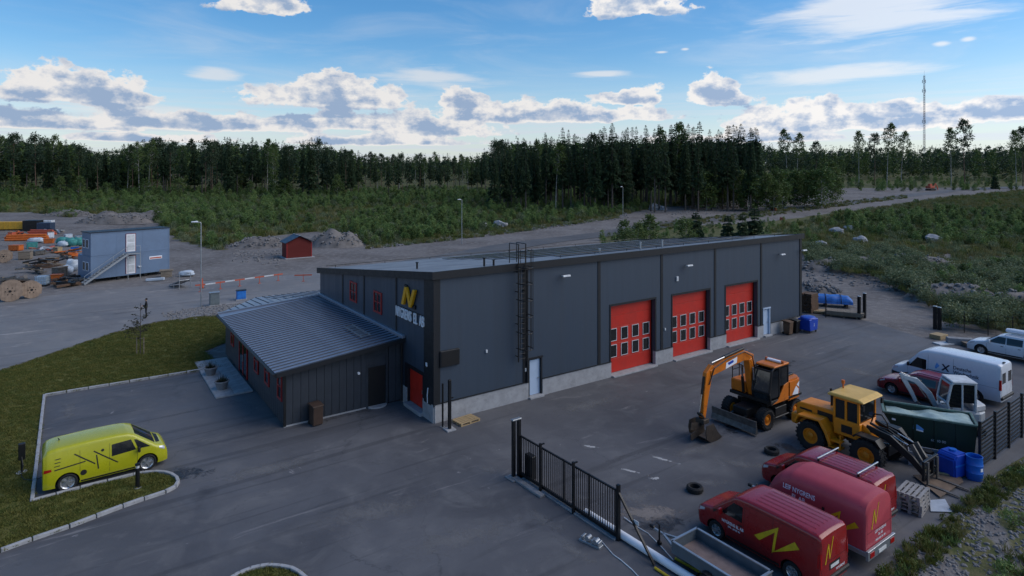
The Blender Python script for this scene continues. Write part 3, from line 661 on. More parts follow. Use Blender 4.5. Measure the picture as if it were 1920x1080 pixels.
# ------------------------------------------------------------------ the annex
def build_annex():
    a = thing('office_annex', 'low dark annex with a ribbed grey lean-to roof against the hall gable', 'annex', C0, HA)
    X0, Y0, Y1 = -6.4, 3.9, 19.1
    sl = (3.62 - 2.93) / 6.9
    def rz(x): return 3.62 + x * sl
    # dark carcass behind the boards
    c = MB(); c.prism([(X0 + .03, 0), (-.005, 0), (-.005, rz(0) - .16), (X0 + .03, rz(X0) - .16)], Y0 + .03, Y1, 'y'); c.build('carcass', M['black'], a)
    c = MB(); c.prism([(X0 + .3, Y1 + .003), (3, Y1 + .003), (3, 23.2), (-3.3, 23.2)], 0, 2.75, 'z'); c.build('rear_room', M['annexwall'], a)
    wins = [(4.3, 4.95), (6.9, 7.65), (9.4, 10.15), (16.3, 17.0)]; door = (12.2, 14.5)
    bw = .4; b0 = None
    bd = MB(); bd.bb((-.03, -bw / 2 + .01, 0), (.03, bw / 2 - .01, 1))
    n = int((Y1 - Y0) / bw)
    for i in range(n):
        y = Y0 + .05 + (i + .5) * bw
        if door[0] - .1 < y < door[1] + .1: continue
        for z0, z1 in ([(.08, 1.2), (2.56, rz(X0) - .2)] if any(w0 - .12 < y < w1 + .12 for w0, w1 in wins) else [(.08, rz(X0) - .2)]):
            if z1 - z0 < .05: continue
            if b0 is None: q = bd.build('siding_board', M['annexwall'], a); b0 = q
            else: q = inst(b0, 'siding_board', a)
            q.location = (X0, y, z0); q.scale.z = z1 - z0
    n = int(6.4 / bw)
    for i in range(n):
        x = X0 + (i + .5) * bw
        if -2.05 < x < -.95: continue
        q = inst(b0, 'siding_board', a); q.location = (x, Y0, .08); q.rotation_euler.z = math.pi / 2; q.scale.z = rz(x) - .24 - .08
    m = MB(); m.bb((X0 - .06, Y0 - .06, .05), (X0 + .06, Y0 + .06, rz(X0) - .2)); m.build('corner_post', M['black'], a)
    m = MB(); m.bb((X0 - .05, Y0 - .04, 0), (-2.1, Y0 - .005, .09)); m.build('sill_strip', M['concrete'], a)
    for w0, w1 in wins:
        f = MB(); x = X0
        f.bb((x - .09, w0 - .1, 1.2), (x - .02, w0, 2.56)); f.bb((x - .09, w1, 1.2), (x - .02, w1 + .1, 2.56)); f.bb((x - .09, w0, 2.46), (x - .02, w1, 2.56)); f.bb((x - .09, w0, 1.2), (x - .02, w1, 1.3)); f.bb((x - .085, w0, 1.86), (x - .02, w1, 1.91))
        q = f.build('window', M['red_frame'], a, bevel=.006); p = MB(); p.bb((x - .05, w0, 1.3), (x - .03, w1, 2.46)); p.build('pane', M['glassd'], q)
    f = MB(); x = X0
    f.bb((x - .08, door[0], .1), (x, door[0] + .1, 2.5)); f.bb((x - .08, door[1] - .1, .1), (x, door[1], 2.5)); f.bb((x - .08, door[0] + .1, 2.38), (x, door[1] - .1, 2.5)); f.bb((x - .08, 13.3, .1), (x, 13.4, 2.38)); q = f.build('entrance_door', M['red_frame'], a, bevel=.006)
    p = MB(); p.bb((x - .05, door[0] + .1, .1), (x - .02, 13.3, 2.38)); p.bb((x - .05, 13.4, .1), (x - .02, door[1] - .1, 2.38)); p.build('pane', M['glassd'], q)
    p = MB(); p.bb((x - .13, 13.2, 1.0), (x - .08, 13.24, 1.4)); p.build('handle', M['galv'], q)
    # dark side door and step
    d = MB(); d.bb((-2.0, Y0 + .0, .1), (-.97, Y0 + .028, 2.2)); d.build('side_door', M['black'], a)
    d = MB(); d.bb((-2.12, Y0 - .05, .0), (-2.003, Y0 + .028, rz(-2) - .3)); d.bb((-.967, Y0 - .05, 0), (-.85, Y0 + .028, rz(-1) - .3)); d.bb((-2.0, Y0 - .02, 2.205), (-.97, Y0 + .028, rz(-2) - .3)); d.build('door_frame', M['annexwall'], a)
    pts = [(-1.48 + .55 * math.cos(t), Y0 - .02 - .42 * math.sin(t)) for t in [math.pi * i / 10 for i in range(11)]]
    d = MB(); d.prism(pts, 0, .09, 'z'); d.build('door_step', M['concrete'], a, bevel=.01)
    d = MB(); d.cyl((-2.55, Y0 - .03, 2.03), (-2.55, Y0 - .14, 2.03), .07, n=10); d.build('wall_lamp', M['white'], a)
    # roof: one sheet after another with standing seams
    rw = .46; x0 = -6.95; r0 = None
    s = MB(); s.add([(x0, -rw / 2, rz(x0)), (0, -rw / 2, rz(0)), (0, rw / 2 - .004, rz(0)), (x0, rw / 2 - .004, rz(x0)), (x0, -rw / 2, rz(x0) - .05), (0, -rw / 2, rz(0) - .05), (0, rw / 2 - .004, rz(0) - .05), (x0, rw / 2 - .004, rz(x0) - .05)],
              [(0, 1, 2, 3), (4, 7, 6, 5), (0, 4, 5, 1), (1, 5, 6, 2), (2, 6, 7, 3), (3, 7, 4, 0)])
    sm = MB(); sm.add([(x0 + .01, -rw / 2, rz(x0)), (-.05, -rw / 2, rz(0)), (-.05, -rw / 2 + .10, rz(0)), (x0 + .01, -rw / 2 + .10, rz(x0)), (x0 + .01, -rw / 2 + .03, rz(x0) + .038), (-.05, -rw / 2 + .03, rz(0) + .038), (-.05, -rw / 2 + .07, rz(0) + .038), (x0 + .01, -rw / 2 + .07, rz(x0) + .038)],
          [(4, 5, 6, 7), (0, 1, 5, 4), (1, 2, 6, 5), (2, 3, 7, 6), (3, 0, 4, 7)])
    ys = 3.45 + rw / 2
    while ys < 18.4:
        if r0 is None: q = s.build('roof_sheet', M['roofmetal'], a); r0 = q; s0 = sm.build('standing_seam', M['roofseam'], q)
        else: q = inst(r0, 'roof_sheet', a); inst(s0, 'standing_seam', q)
        q.location.y = ys; ys += rw
    ye = ys - rw / 2
    c = MB(); c.add([(x0, ye, rz(x0)), (0, ye, rz(0)), (x0, ye + 1.0, rz(x0)), (x0, ye, rz(x0) - .05), (0, ye, rz(0) - .05), (x0, ye + 1.0, rz(x0) - .05)], [(0, 1, 2), (3, 5, 4), (0, 3, 4, 1), (1, 4, 5, 2), (2, 5, 3, 0)]); c.build('roof_sheet', M['roofmetal'], a)
    # hipped end beyond the hall corner
    A, B_, C_, D2, D1 = Vector((x0, ye + 1.0, rz(x0))), Vector((-3.4, 23.7, 2.93)), Vector((3.2, 23.7, 2.93)), Vector((3.2, ye, 3.62)), Vector((0, ye, 3.62))
    c = MB(); ring = [A, D1, D2, C_, B_]; c.add(ring + [p - Vector((0, 0, .06)) for p in ring], [(0, 1, 2, 3, 4), (9, 8, 7, 6, 5)] + [(i, i + 5, (i + 1) % 5 + 5, (i + 1) % 5) for i in range(5)]); hip = c.build('hip_roof', M['roofmetal'], a)
    for k in range(19):
        x = x0 + .5 + k * .5
        lo = 23.7 if x > -3.4 else ye + 1 + (x - x0) / (-3.4 - x0) * (23.7 - ye - 1)
        top = ye + (1 - (x - x0) / (0 - x0)) if x < 0 else ye
        zt = lambda y: 2.93 + (3.62 - 2.93) * max(0, 23.7 - y) / (23.7 - ye) if x > -3.4 else rz(x0) + (rz(min(x, 0)) - rz(x0)) * (lo - y) / max(.01, lo - top)
        m = MB(); m.bar((x, top, zt(top) + .02), (x, lo, zt(lo) + .02), .04, .04); m.build('standing_seam', M['roofseam'], hip)
    m = MB(); m.bar(A + Vector((0, 0, .05)), D1 + Vector((0, 0, .05)), .16, .07); m.build('hip_cap', M['roofmetal'], a)
    m = MB(); m.bar((-.10, 3.4, 3.7), (-.10, ye, 3.7), .2, .2); m.build('wall_flashing', M['roofmetal'], a, bevel=.02)
    m = MB(); m.bb((x0 - .02, 3.36, 2.72), (x0 + .04, ye + 1, rz(x0) - .0)); m.build('eave_board', M['seam'], a)
    m = MB(); m.add([(x0, 3.36, rz(x0) - .22), (0, 3.36, rz(0) - .22), (0, 3.44, rz(0) - .22), (x0, 3.44, rz(x0) - .22), (x0, 3.36, rz(x0) + .02), (0, 3.36, rz(0) + .02), (0, 3.44, rz(0) + .02), (x0, 3.44, rz(x0) + .02)], [(0, 3, 2, 1), (4, 5, 6, 7), (0, 1, 5, 4), (1, 2, 6, 5), (2, 3, 7, 6), (3, 0, 4, 7)]); m.build('verge_board', M['seam'], a)
    m = MB(); m.lathe([(.07, 0), (.07, 1)], n=8); g = m.build('gutter', M['seam'], a); g.rotation_euler.x = -math.pi / 2; g.location = (x0 - .08, 3.4, rz(x0) - .06); g.scale.z = ye - 2.6
    m = MB(); m.cyl((-.12, 3.62, .1), (-.12, 3.62, 3.4), .05, n=8); m.build('downpipe', M['black'], a)
    # roof ladder lying on the sheets
    m = MB(); ux = (-1.85, -1.35)
    for x in ux: m.bar((x, 5.1, rz(x) + .16), (x, 8.0, rz(x) + .16), .05, .05)
    rl = m.build('roof_ladder', M['galv'], a); m = MB(); m.bar((ux[0], 0, rz(ux[0]) + .16), (ux[1], 0, rz(ux[1]) + .16), .035); q0 = None
    for k in range(11):
        if q0 is None: q = m.build('rung', M['galv'], rl); q0 = q
        else: q = inst(q0, 'rung', rl)
        q.location.y = 5.22 + k * .265
build_annex()
# entrance slab with its paving stones, planters
def entrance():
    s = thing('entrance_slab', 'pale concrete slab in front of the annex entrance', 'slab', C0, HA); s['kind'] = 'structure'; del s['category']
    m = MB(); m.box((0, 0, .05), (.985, .985, .1)); q0 = None
    for i in range(2):
        for j in range(8):
            if q0 is None: q = m.build('paving_slab', M['concrete'], s, bevel=.01); q0 = q
            else: q = inst(q0, 'paving_slab', s)
            q.location = (-8.0 + i * 1.0 - .05, 10.6 + j, random.uniform(0, .012))
    for k, (x, y, lab) in enumerate(((-8.1, 14.6, 'round grey planter at the far corner of the entrance slab'), (-8.0, 11.4, 'round grey planter on the corner of the entrance slab nearest the parking bay'))):
        p = thing('planter', lab, 'planter', HL(x, y, .1), HA, 'planters at the annex entrance')
        m = MB(); m.lathe([(.26, 0), (.38, .42), (.42, .45), (.42, .5), (.36, .5), (.33, .42)], n=16); m.build('pot', M['concrete_d'], p, smooth=40)
        m = MB(); m.lathe([(.001, .43), (.33, .43)], n=12); m.build('soil', M['black'], p)
        m = MB(); rr = random.Random(k)
        for i in range(70):
            t = rr.uniform(0, 6.3); r = rr.uniform(.02, .3); h = rr.uniform(.15, .4)
            c = Vector((r * math.cos(t), r * math.sin(t), .43)); e = c + Vector((math.cos(t) * .15, math.sin(t) * .15, h)); sdv = Vector((-math.sin(t), math.cos(t), 0)) * .025
            m.add([c - sdv, c + sdv, e], [(0, 1, 2)])
        m.build('leaves', leafmat('planter_leaf', (.02, .03, .02), (.05, .05, .03)), p, fix=False)
entrance()
# ------------------------------------------------------------------ road vehicles
from mathutils.bvhtree import BVHTree
def paint(name, c, rough=.28, dirt=.12): return mat(name, c, rough, 0, .04, 1.2, spec=.5, coat=.35, dirt=dirt, dirtc=tuple(x * .6 + .02 for x in c))
M.update(lime=paint('lime_paint', (.42, .41, .012), dirt=.05), vanred=paint('van_red', (.26, .010, .012)), carred=paint('car_red', (.20, .008, .014)),
         trailred=mat('faded_red', (.40, .050, .070), .5, 0, .06, 1., dirt=.1, dirtc=(.22, .03, .035)), vanwhite=paint('van_white', (.66, .69, .74), dirt=.08),
         lamp=mat('headlamp', (.6, .62, .65), .1, .3, .05), tail=mat('tail_lamp', (.35, .01, .01), .2, 0, .05), plate=mat('plate', (.7, .7, .68), .5),
         trimblk=mat('trim_black', (.014, .014, .015), .6), navy=mat('navy_print', (.01, .012, .04), .5), sky=mat('sky_print', (.12, .35, .75), .5),
         vyellow=mat('van_yellow', (.60, .40, .01), .5), windscreen=mat('windscreen', (.02, .028, .035), .04, 0, .1, spec=.8))
def interp(L, n):
    xs = [s[0] for s in L]; X = np.linspace(xs[0], xs[-1], n)
    X = np.unique(np.concatenate([X, xs])) if xs[0] < xs[-1] else X
    return [(x, *[float(np.interp(x, xs, [s[k] for s in L])) for k in range(1, len(L[0]))]) for x in X]
class Body:
    """a lofted vehicle body: stations of (x, roof height, half width) from tail to nose"""
    def __init__(s, sts, zb, belt, tumble, r, crown=.03, sill=.06):
        s.zb = zb; sts = sorted(sts); sts = interp(sts, 34)
        vs, fs = [], []; K = 7
        for x, zt, w in sts:
            rr = min(r, (zt - zb) * .4); ztop = zt - rr
            zz = [zb + (ztop - zb) * t for t in (0, .10, .25, .45, .65, .85, 1)]
            half = []
            for z in zz:
                y = w - (sill * (1 - (z - zb) / .25) if z < zb + .25 else 0)
                if z > belt: y -= (z - belt) * tumble
                half.append((y, z))
            y0 = half[-1][0]
            for a in (22.5, 45, 67.5, 90): half.append((y0 - rr + rr * math.cos(R(a)), ztop + rr * math.sin(R(a))))
            yt = half[-1][0]
            for f in (.66, .33): half.append((yt * f, zt + crown * (1 - f * f)))
            ring = [(x, y, z) for y, z in half] + [(x, 0, zt + crown)] + [(x, -y, z) for y, z in reversed(half)]
            vs += ring; n = len(ring)
        m = len(sts)
        for i in range(m - 1):
            for j in range(n - 1): fs.append((i * n + j, (i + 1) * n + j, (i + 1) * n + j + 1, i * n + j + 1))
            fs.append((i * n + n - 1, (i + 1) * n + n - 1, (i + 1) * n, i * n))
        fs.append(tuple(range(n))); fs.append(tuple(range((m - 1) * n + n - 1, (m - 1) * n - 1, -1)))
        s.vs, s.fs = vs, fs
        s.bvh = BVHTree.FromPolygons([Vector(v) for v in vs], [tuple(f) for f in fs])
    def build(s, name, m, parent, wheels=(), ywheel=.0):
        mb = MB(); mb.add(s.vs, s.fs); o = mb.build(name, [m, M['trimblk']], parent, smooth=38)
        if wheels:
            cut = MB()
            for x, r in wheels:
                for sg in (-1, 1): cut.cyl((x, sg * (ywheel - .34), r), (x, sg * 2.0, r), r + .07, n=24)
            c = cut.build('cut', [M['trimblk']], parent); md = o.modifiers.new('b', 'BOOLEAN'); md.object = c; md.operation = 'DIFFERENCE'; md.solver = 'EXACT'; md.material_mode = 'TRANSFER'
            dg = bpy.context.evaluated_depsgraph_get(); me = bpy.data.meshes.new_from_object(o.evaluated_get(dg))
            o.modifiers.clear(); o.data = me; me.set_sharp_from_angle(angle=R(38)); bpy.data.objects.remove(c)
        s.o = o
        return o
    def hit(s, side, p, eps):
        a, b = p
        org, d = {'L': ((a, 6, b), (0, -1, 0)), 'R': ((a, -6, b), (0, 1, 0)), 'F': ((9, a, b), (-1, 0, 0)), 'B': ((-9, a, b), (1, 0, 0)), 'T': ((a, b, 9), (0, 0, -1))}[side]
        loc, nor, i, dist = s.bvh.ray_cast(Vector(org), Vector(d))
        if loc is None:
            loc, nor, i, dist = s.bvh.find_nearest(Vector(org) + Vector(d) * (6 if side in 'LR' else 6.5)); 
        if nor.dot(Vector(d)) > 0: nor = -nor
        return loc + nor * eps
    def decal(s, side, poly, m, name, parent=None, eps=.006, cuts=4):
        bm = bmesh.new(); vs = [bm.verts.new((p[0], p[1], 0)) for p in poly]; bm.faces.new(vs)
        bmesh.ops.triangulate(bm, faces=bm.faces[:])
        if cuts: bmesh.ops.subdivide_edges(bm, edges=bm.edges[:], cuts=cuts, use_grid_fill=True)
        for v in bm.verts: v.co = s.hit(side, (v.co.x, v.co.y), eps)
        bmesh.ops.recalc_face_normals(bm, faces=bm.faces); c = Vector((0, 0, 1.0))
        me = bpy.data.meshes.new(name); bm.to_mesh(me); bm.free(); me.materials.append(m); me.shade_smooth()
        o = bpy.data.objects.new(name, me); COL.objects.link(o); o.parent = parent or s.o
        return o
    def text(s, side, body, size, at, m, name='lettering', parent=None, eps=.008, width=None, shear=0.):
        vs, fs = text_mb(body, size, 'CENTER', 0., size * .018)
        xs = [v[0] for v in vs]; k = width / (max(xs) - min(xs)) if width else 1
        sg = {'L': -1, 'R': 1, 'B': -1, 'F': 1}[side]
        mb = MB(); mb.add([s.hit(side, (at[0] + sg * v[0] * k, at[1] + v[1] + v[0] * k * shear), eps) for v in vs], fs)
        return mb.build(name, m, parent or s.o)
def make_wheel(parent, x, y, r, w, rim, spokes=5, side=1, name='wheel', hub=.62, dish=.02):
    t = MB(); hw = w / 2; c = r * hub
    t.lathe([(c, -hw * .8), (r * .9, -hw), (r * .985, -hw * .7), (r, 0), (r * .985, hw * .7), (r * .9, hw), (c, hw * .8), (c, -hw * .8)], n=28, axis='y', cap=False)
    o = t.build(name, M['rubber'], parent, smooth=35); o.location = (x, y, r)
    q = MB(); yo = side * (hw * .8 - dish)
    q.lathe([(c * 1.005, side * -hw * .7), (c * 1.005, yo), (c * .88, yo - side * .02), (c * .84, yo - side * .07), (.001, yo - side * .07)], n=24, axis='y')
    for i in range(spokes):
        a = 2 * math.pi * i / spokes; d = Vector((math.cos(a), 0, math.sin(a)))
        q.bar(d * c * .12 + Vector((0, yo - side * .02, 0)), d * c * .95 + Vector((0, yo - side * .015, 0)), .5 * c * 2 / spokes, .035, up=(0, 1, 0))
    q.cyl((0, yo - side * .06, 0), (0, yo, 0), c * .2, n=12)
    q.build('rim', rim, o, smooth=35)
    return o
def van_common(v, b, L, Wd, zb, wheels, r, rimm, spokes=5, tyre=.22):
    for x in wheels:
        for sg in (1, -1): make_wheel(v, x, sg * (Wd / 2 - .13), r, tyre, rimm, spokes, sg)
def mirrors(v, b, x, z, y, m):
    for sg in (1, -1):
        q = MB(); q.box((x, sg * (y + .14), z), (.10, .2, .24)); q.box((x + .02, sg * (y + .02), z - .08), (.06, .12, .05)); q.build('mirror', m, v, bevel=.025)
def seams(b, side, lines, w=.012):
    mb = None
    for pts in lines:
        for p, q in zip(pts, pts[1:]):
            d = Vector((q[0] - p[0], q[1] - p[1])); n = Vector((-d.y, d.x)).normalized() * w / 2
            b.decal(side, [(p[0] - n.x, p[1] - n.y), (q[0] - n.x, q[1] - n.y), (q[0] + n.x, q[1] + n.y), (p[0] + n.x, p[1] + n.y)], M['trimblk'], 'door_seam', eps=.003, cuts=5)
def n_logo(b, side, x0, z0, k, m, hz=None):
    """the slanted three-stroke N; s runs in reading direction"""
    hz = hz or k; sg = -1 if side in 'LB' else 1
    P = lambda L: [(x0 + sg * a * k, z0 + c * hz) for a, c in L]
    o = b.decal(side, P([(0, .30), (.22, .20), (.97, .90), (.95, 1.)]), m, 'letter_mark', eps=.009)
    b.decal(side, P([(.86, .93), (.97, 1.), (.85, .08), (.74, -.02)]), m, 'letter_mark', eps=.011)
    b.decal(side, P([(.74, .0), (.84, .06), (1.82, .62), (1.62, .80)]), m, 'letter_mark', eps=.013)
def n_rear(b, y0, z0, m):
    P = lambda L: [(y0 - a, z0 + c) for a, c in L]
    for pl in ([(0, 0), (.06, 0), (.25, .62), (.20, .62)], [(.19, .6), (.25, .62), (.33, .12), (.28, .10)], [(.28, .1), (.33, .12), (.55, .78), (.50, .78)]): b.decal('B', P(pl), m, 'letter_mark', eps=.01, cuts=2)

def transporter(label, pos, hd, roofbars=False, slats=True, big=True):
    v = thing('delivery_van', label, 'van', pos, hd, 'red vans parked side by side')
    sts = [(-2.45, 1.74, .86), (-2.43, 1.86, .90), (-2.34, 1.93, .935), (-2.0, 1.96, .95), (-1, 1.975, .95), (.2, 1.965, .95), (.62, 1.93, .95), (.80, 1.86, .95), (1.58, 1.22, .95), (1.66, 1.16, .95), (2.18, 1.03, .91), (2.32, .93, .87), (2.40, .80, .82), (2.45, .60, .76)]
    b = Body(sts, .26, 1.08, .13, .12); body = b.build('body', M['vanred'], v, [(1.52, .34), (-1.48, .34)], .83)
    van_common(v, b, 4.9, 1.9, .26, (1.52, -1.48), .34, M['alloy'], 5)
    ws = b.decal('T', [(1.50, -.70), (1.50, .70), (.84, .62), (.84, -.62)], M['windscreen'], 'windscreen', v, cuts=5)
    for s in 'LR':
        b.decal(s, [(1.28, 1.16), (.40, 1.13), (.40, 1.66), (.78, 1.68)], M['glassd'], 'side_window', v)
        b.decal(s, [(1.62, .98), (1.62, 1.12), (1.42, 1.16)], M['trimblk'], 'corner_trim', v, cuts=1)
        seams(b, s, [[(1.32, .42), (1.36, 1.12), (.80, 1.74)], [(.32, .36), (.32, 1.78)], [(-.78, .36), (-.78, 1.80)], [(.32, 1.80), (-2.3, 1.80)]])
        b.decal(s, [(.56, .98), (.38, .98), (.38, 1.03), (.56, 1.03)], M['trimblk'], 'door_handle', v, .02, 1)
        b.decal(s, [(1.08, .30), (-1.04, .30), (-1.04, .40), (1.08, .40)], M['trimblk'], 'sill', v, .012)
        b.decal(s, [(2.30, .78), (2.02, .90), (2.0, .98), (2.24, .94)], M['lamp'], 'headlight', v, .012, 3)
        b.decal(s, [(-2.42, .95), (-2.36, .95), (-2.36, 1.38), (-2.42, 1.38)], M['tail'], 'tail_light', v, .012, 3)
    for sg in (1, -1):
        b.decal('F', [(sg * .44, .78), (sg * .76, .80), (sg * .76, .92), (sg * .46, .88)], M['lamp'], 'headlight', v, .012, 3)
        b.decal('B', [(sg * .80, .90), (sg * .88, .90), (sg * .87, 1.40), (sg * .80, 1.40)], M['tail'], 'tail_light', v, .012, 2)
    b.decal('F', [(-.42, .76), (.42, .76), (.44, .88), (-.44, .88)], M['trimblk'], 'grille', v, .012, 3)
    b.decal('F', [(-.68, .36), (.68, .36), (.72, .56), (-.72, .56)], M['trimblk'], 'bumper_grille', v, .012, 3)
    b.decal('B', [(-.26, .74), (.26, .74), (.26, .86), (-.26, .86)], M['plate'], 'number_plate', v, .012, 1)
    b.decal('B', [(-.34, .70), (.34, .70), (.34, .92), (-.34, .92)], M['trimblk'], 'plate_recess', v, .006, 1)
    q = MB(); q.box((-2.46, 0, .44), (.12, 1.78, .17)); q.build('rear_bumper', M['trimblk'], v, bevel=.04)
    seams(b, 'B', [[(-.82, .55), (-.80, 1.74)], [(.82, .55), (.80, 1.74)], [(-.8, 1.02), (.8, 1.02)]] + ([[(0, .55), (0, 1.76)]] if roofbars else []))
    mirrors(v, b, 1.22, 1.24, .95, M['vanred'])
    for k in range(5):
        y = -.5 + k * .25
        b.decal('T', [(.1, y - .018), (-2.1, y - .018), (-2.1, y + .018), (.1, y + .018)], M['vanred'], 'roof_rib', v, .012, 3)
    for sg in (1, -1): b.decal('T', [(.3, sg * .735 - .02), (-2.25, sg * .735 - .02), (-2.25, sg * .735 + .02), (.3, sg * .735 + .02)], M['trimblk'] if roofbars else M['carred'], 'roof_gutter', v, .008, 4)
    n_logo(b, 'L', -.10 if big else -.5, .68, .92, M['vyellow'], .92); n_logo(b, 'R', -1.75, .68, .92, M['vyellow'], .92)
    n_rear(b, .62, .98, M['vyellow'])
    b.text('L', 'NYGRENS EL AB', .15, (.78, .84), M['letter'], width=.9); b.text('L', '070 - 60 00 40', .09, (.72, .72), M['letter'], width=.5)
    b.text('B', 'NYGRENS', .11, (-.36, .58), M['letter'], width=.55)
    if roofbars:
        for x in (-.15, -1.75):
            q = MB(); q.bar((x, -.86, 2.10), (x, .86, 2.10), .06, .05); bar = q.build('roof_bar', M['galv'], v, bevel=.01)
            for sg in (1, -1): q = MB(); q.bar((x, sg * .74, 1.90), (x, sg * .76, 2.08), .08, .04); q.build('bar_foot', M['trimblk'], bar)
    return v
transporter('red panel van with a big yellow N, nearest the open flat trailer', (8.65, 20.8, 0), HV).scale = (.93,) * 3
transporter('red panel van with two silver roof bars, next to the yellow loader', (12.2, 23.95, 0), HV, True).scale = (.92,) * 3

def box_trailer():
    v = thing('box_trailer', 'faded red enclosed trailer with rounded roof between the two red vans', 'trailer', (11.15, 21.7, 0), HV); v.scale = (.87, .97, .97)
    sts = [(-1.98, 2.08, .92), (-1.94, 2.16, .95), (-1.7, 2.2, .96), (0, 2.22, .96), (1.0, 2.18, .96), (1.45, 2.02, .95), (1.8, 1.72, .93), (1.98, 1.42, .90), (2.02, 1.3, .86)]
    b = Body(sts, .62, 1.3, .10, .40, .06, 0.); b.build('body', M['trailred'], v)
    n_logo(b, 'L', -.30, .86, .80, M['vyellow'], .74); n_logo(b, 'R', -1.4, .86, .8, M['vyellow'], .74); n_rear(b, .55, 1.22, M['vyellow'])
    b.text('L', 'LEIF NYGRENS', .24, (.62, 1.55), M['letter'], width=1.35); b.text('L', 'EL AB', .2, (.62, 1.33), M['letter'], width=.55); b.text('L', 'Strandbacken 060-60 00 40', .10, (.62, 1.18), M['letter'], width=1.3)
    b.text('B', 'LEIF NYGRENS', .13, (-.1, 1.02), M['letter'], width=.8); b.text('B', 'EL AB', .12, (-.1, .88), M['letter'], width=.3); b.text('B', '060-60 00 40', .1, (-.1, .74), M['letter'], width=.7)
    b.decal('L', [(-.35, 1.36), (-.45, 1.36), (-.45, 1.48), (-.35, 1.48)], M['trimblk'], 'vent', v, .01, 1)
    seams(b, 'B', [[(-.86, 1.15), (.86, 1.15)], [(-.84, .68), (-.84, 2.0)], [(.84, .68), (.84, 2.0)]])
    f = MB(); f.bb((-2.0, -.98, .46), (1.95, .98, .615)); f.build('chassis', M['galv'], v, bevel=.01)
    f = MB(); f.bb((-2.1, -.98, .34), (-2.0, .98, .66)); q = f.build('lamp_board', M['galv'], v, bevel=.01)
    for sg in (1, -1): f = MB(); f.bb((-2.12, sg * .72 - .14, .42), (-2.101, sg * .72 + .14, .58)); f.build('tail_light', M['tail'], q)
    f = MB(); f.bb((-2.12, -.26, .40), (-2.101, .26, .51)); f.build('number_plate', M['plate'], q)
    for x in (-.75, .1):
        for sg in (1, -1): make_wheel(v, x, sg * .86, .31, .18, M['galv'], 6, sg)
    f = MB(); f.bar((1.9, .5, .5), (3.0, 0, .5), .08, .1); f.bar((1.9, -.5, .5), (3.0, 0, .5), .08, .1); f.bar((2.95, 0, .5), (3.45, 0, .5), .09, .09); f.build('drawbar', M['galv'], v)
    f = MB(); f.cyl((3.1, .1, .1), (3.1, .1, .75), .035, n=8); f.lathe([(.1, -.04), (.1, .04)], (3.1, .1, .1), 12, 'y'); f.build('jockey_wheel', M['steel'], v)
    f = MB(); f.box((3.5, 0, .52), (.22, .13, .12)); f.build('coupling', M['trimblk'], v, bevel=.03)
box_trailer()

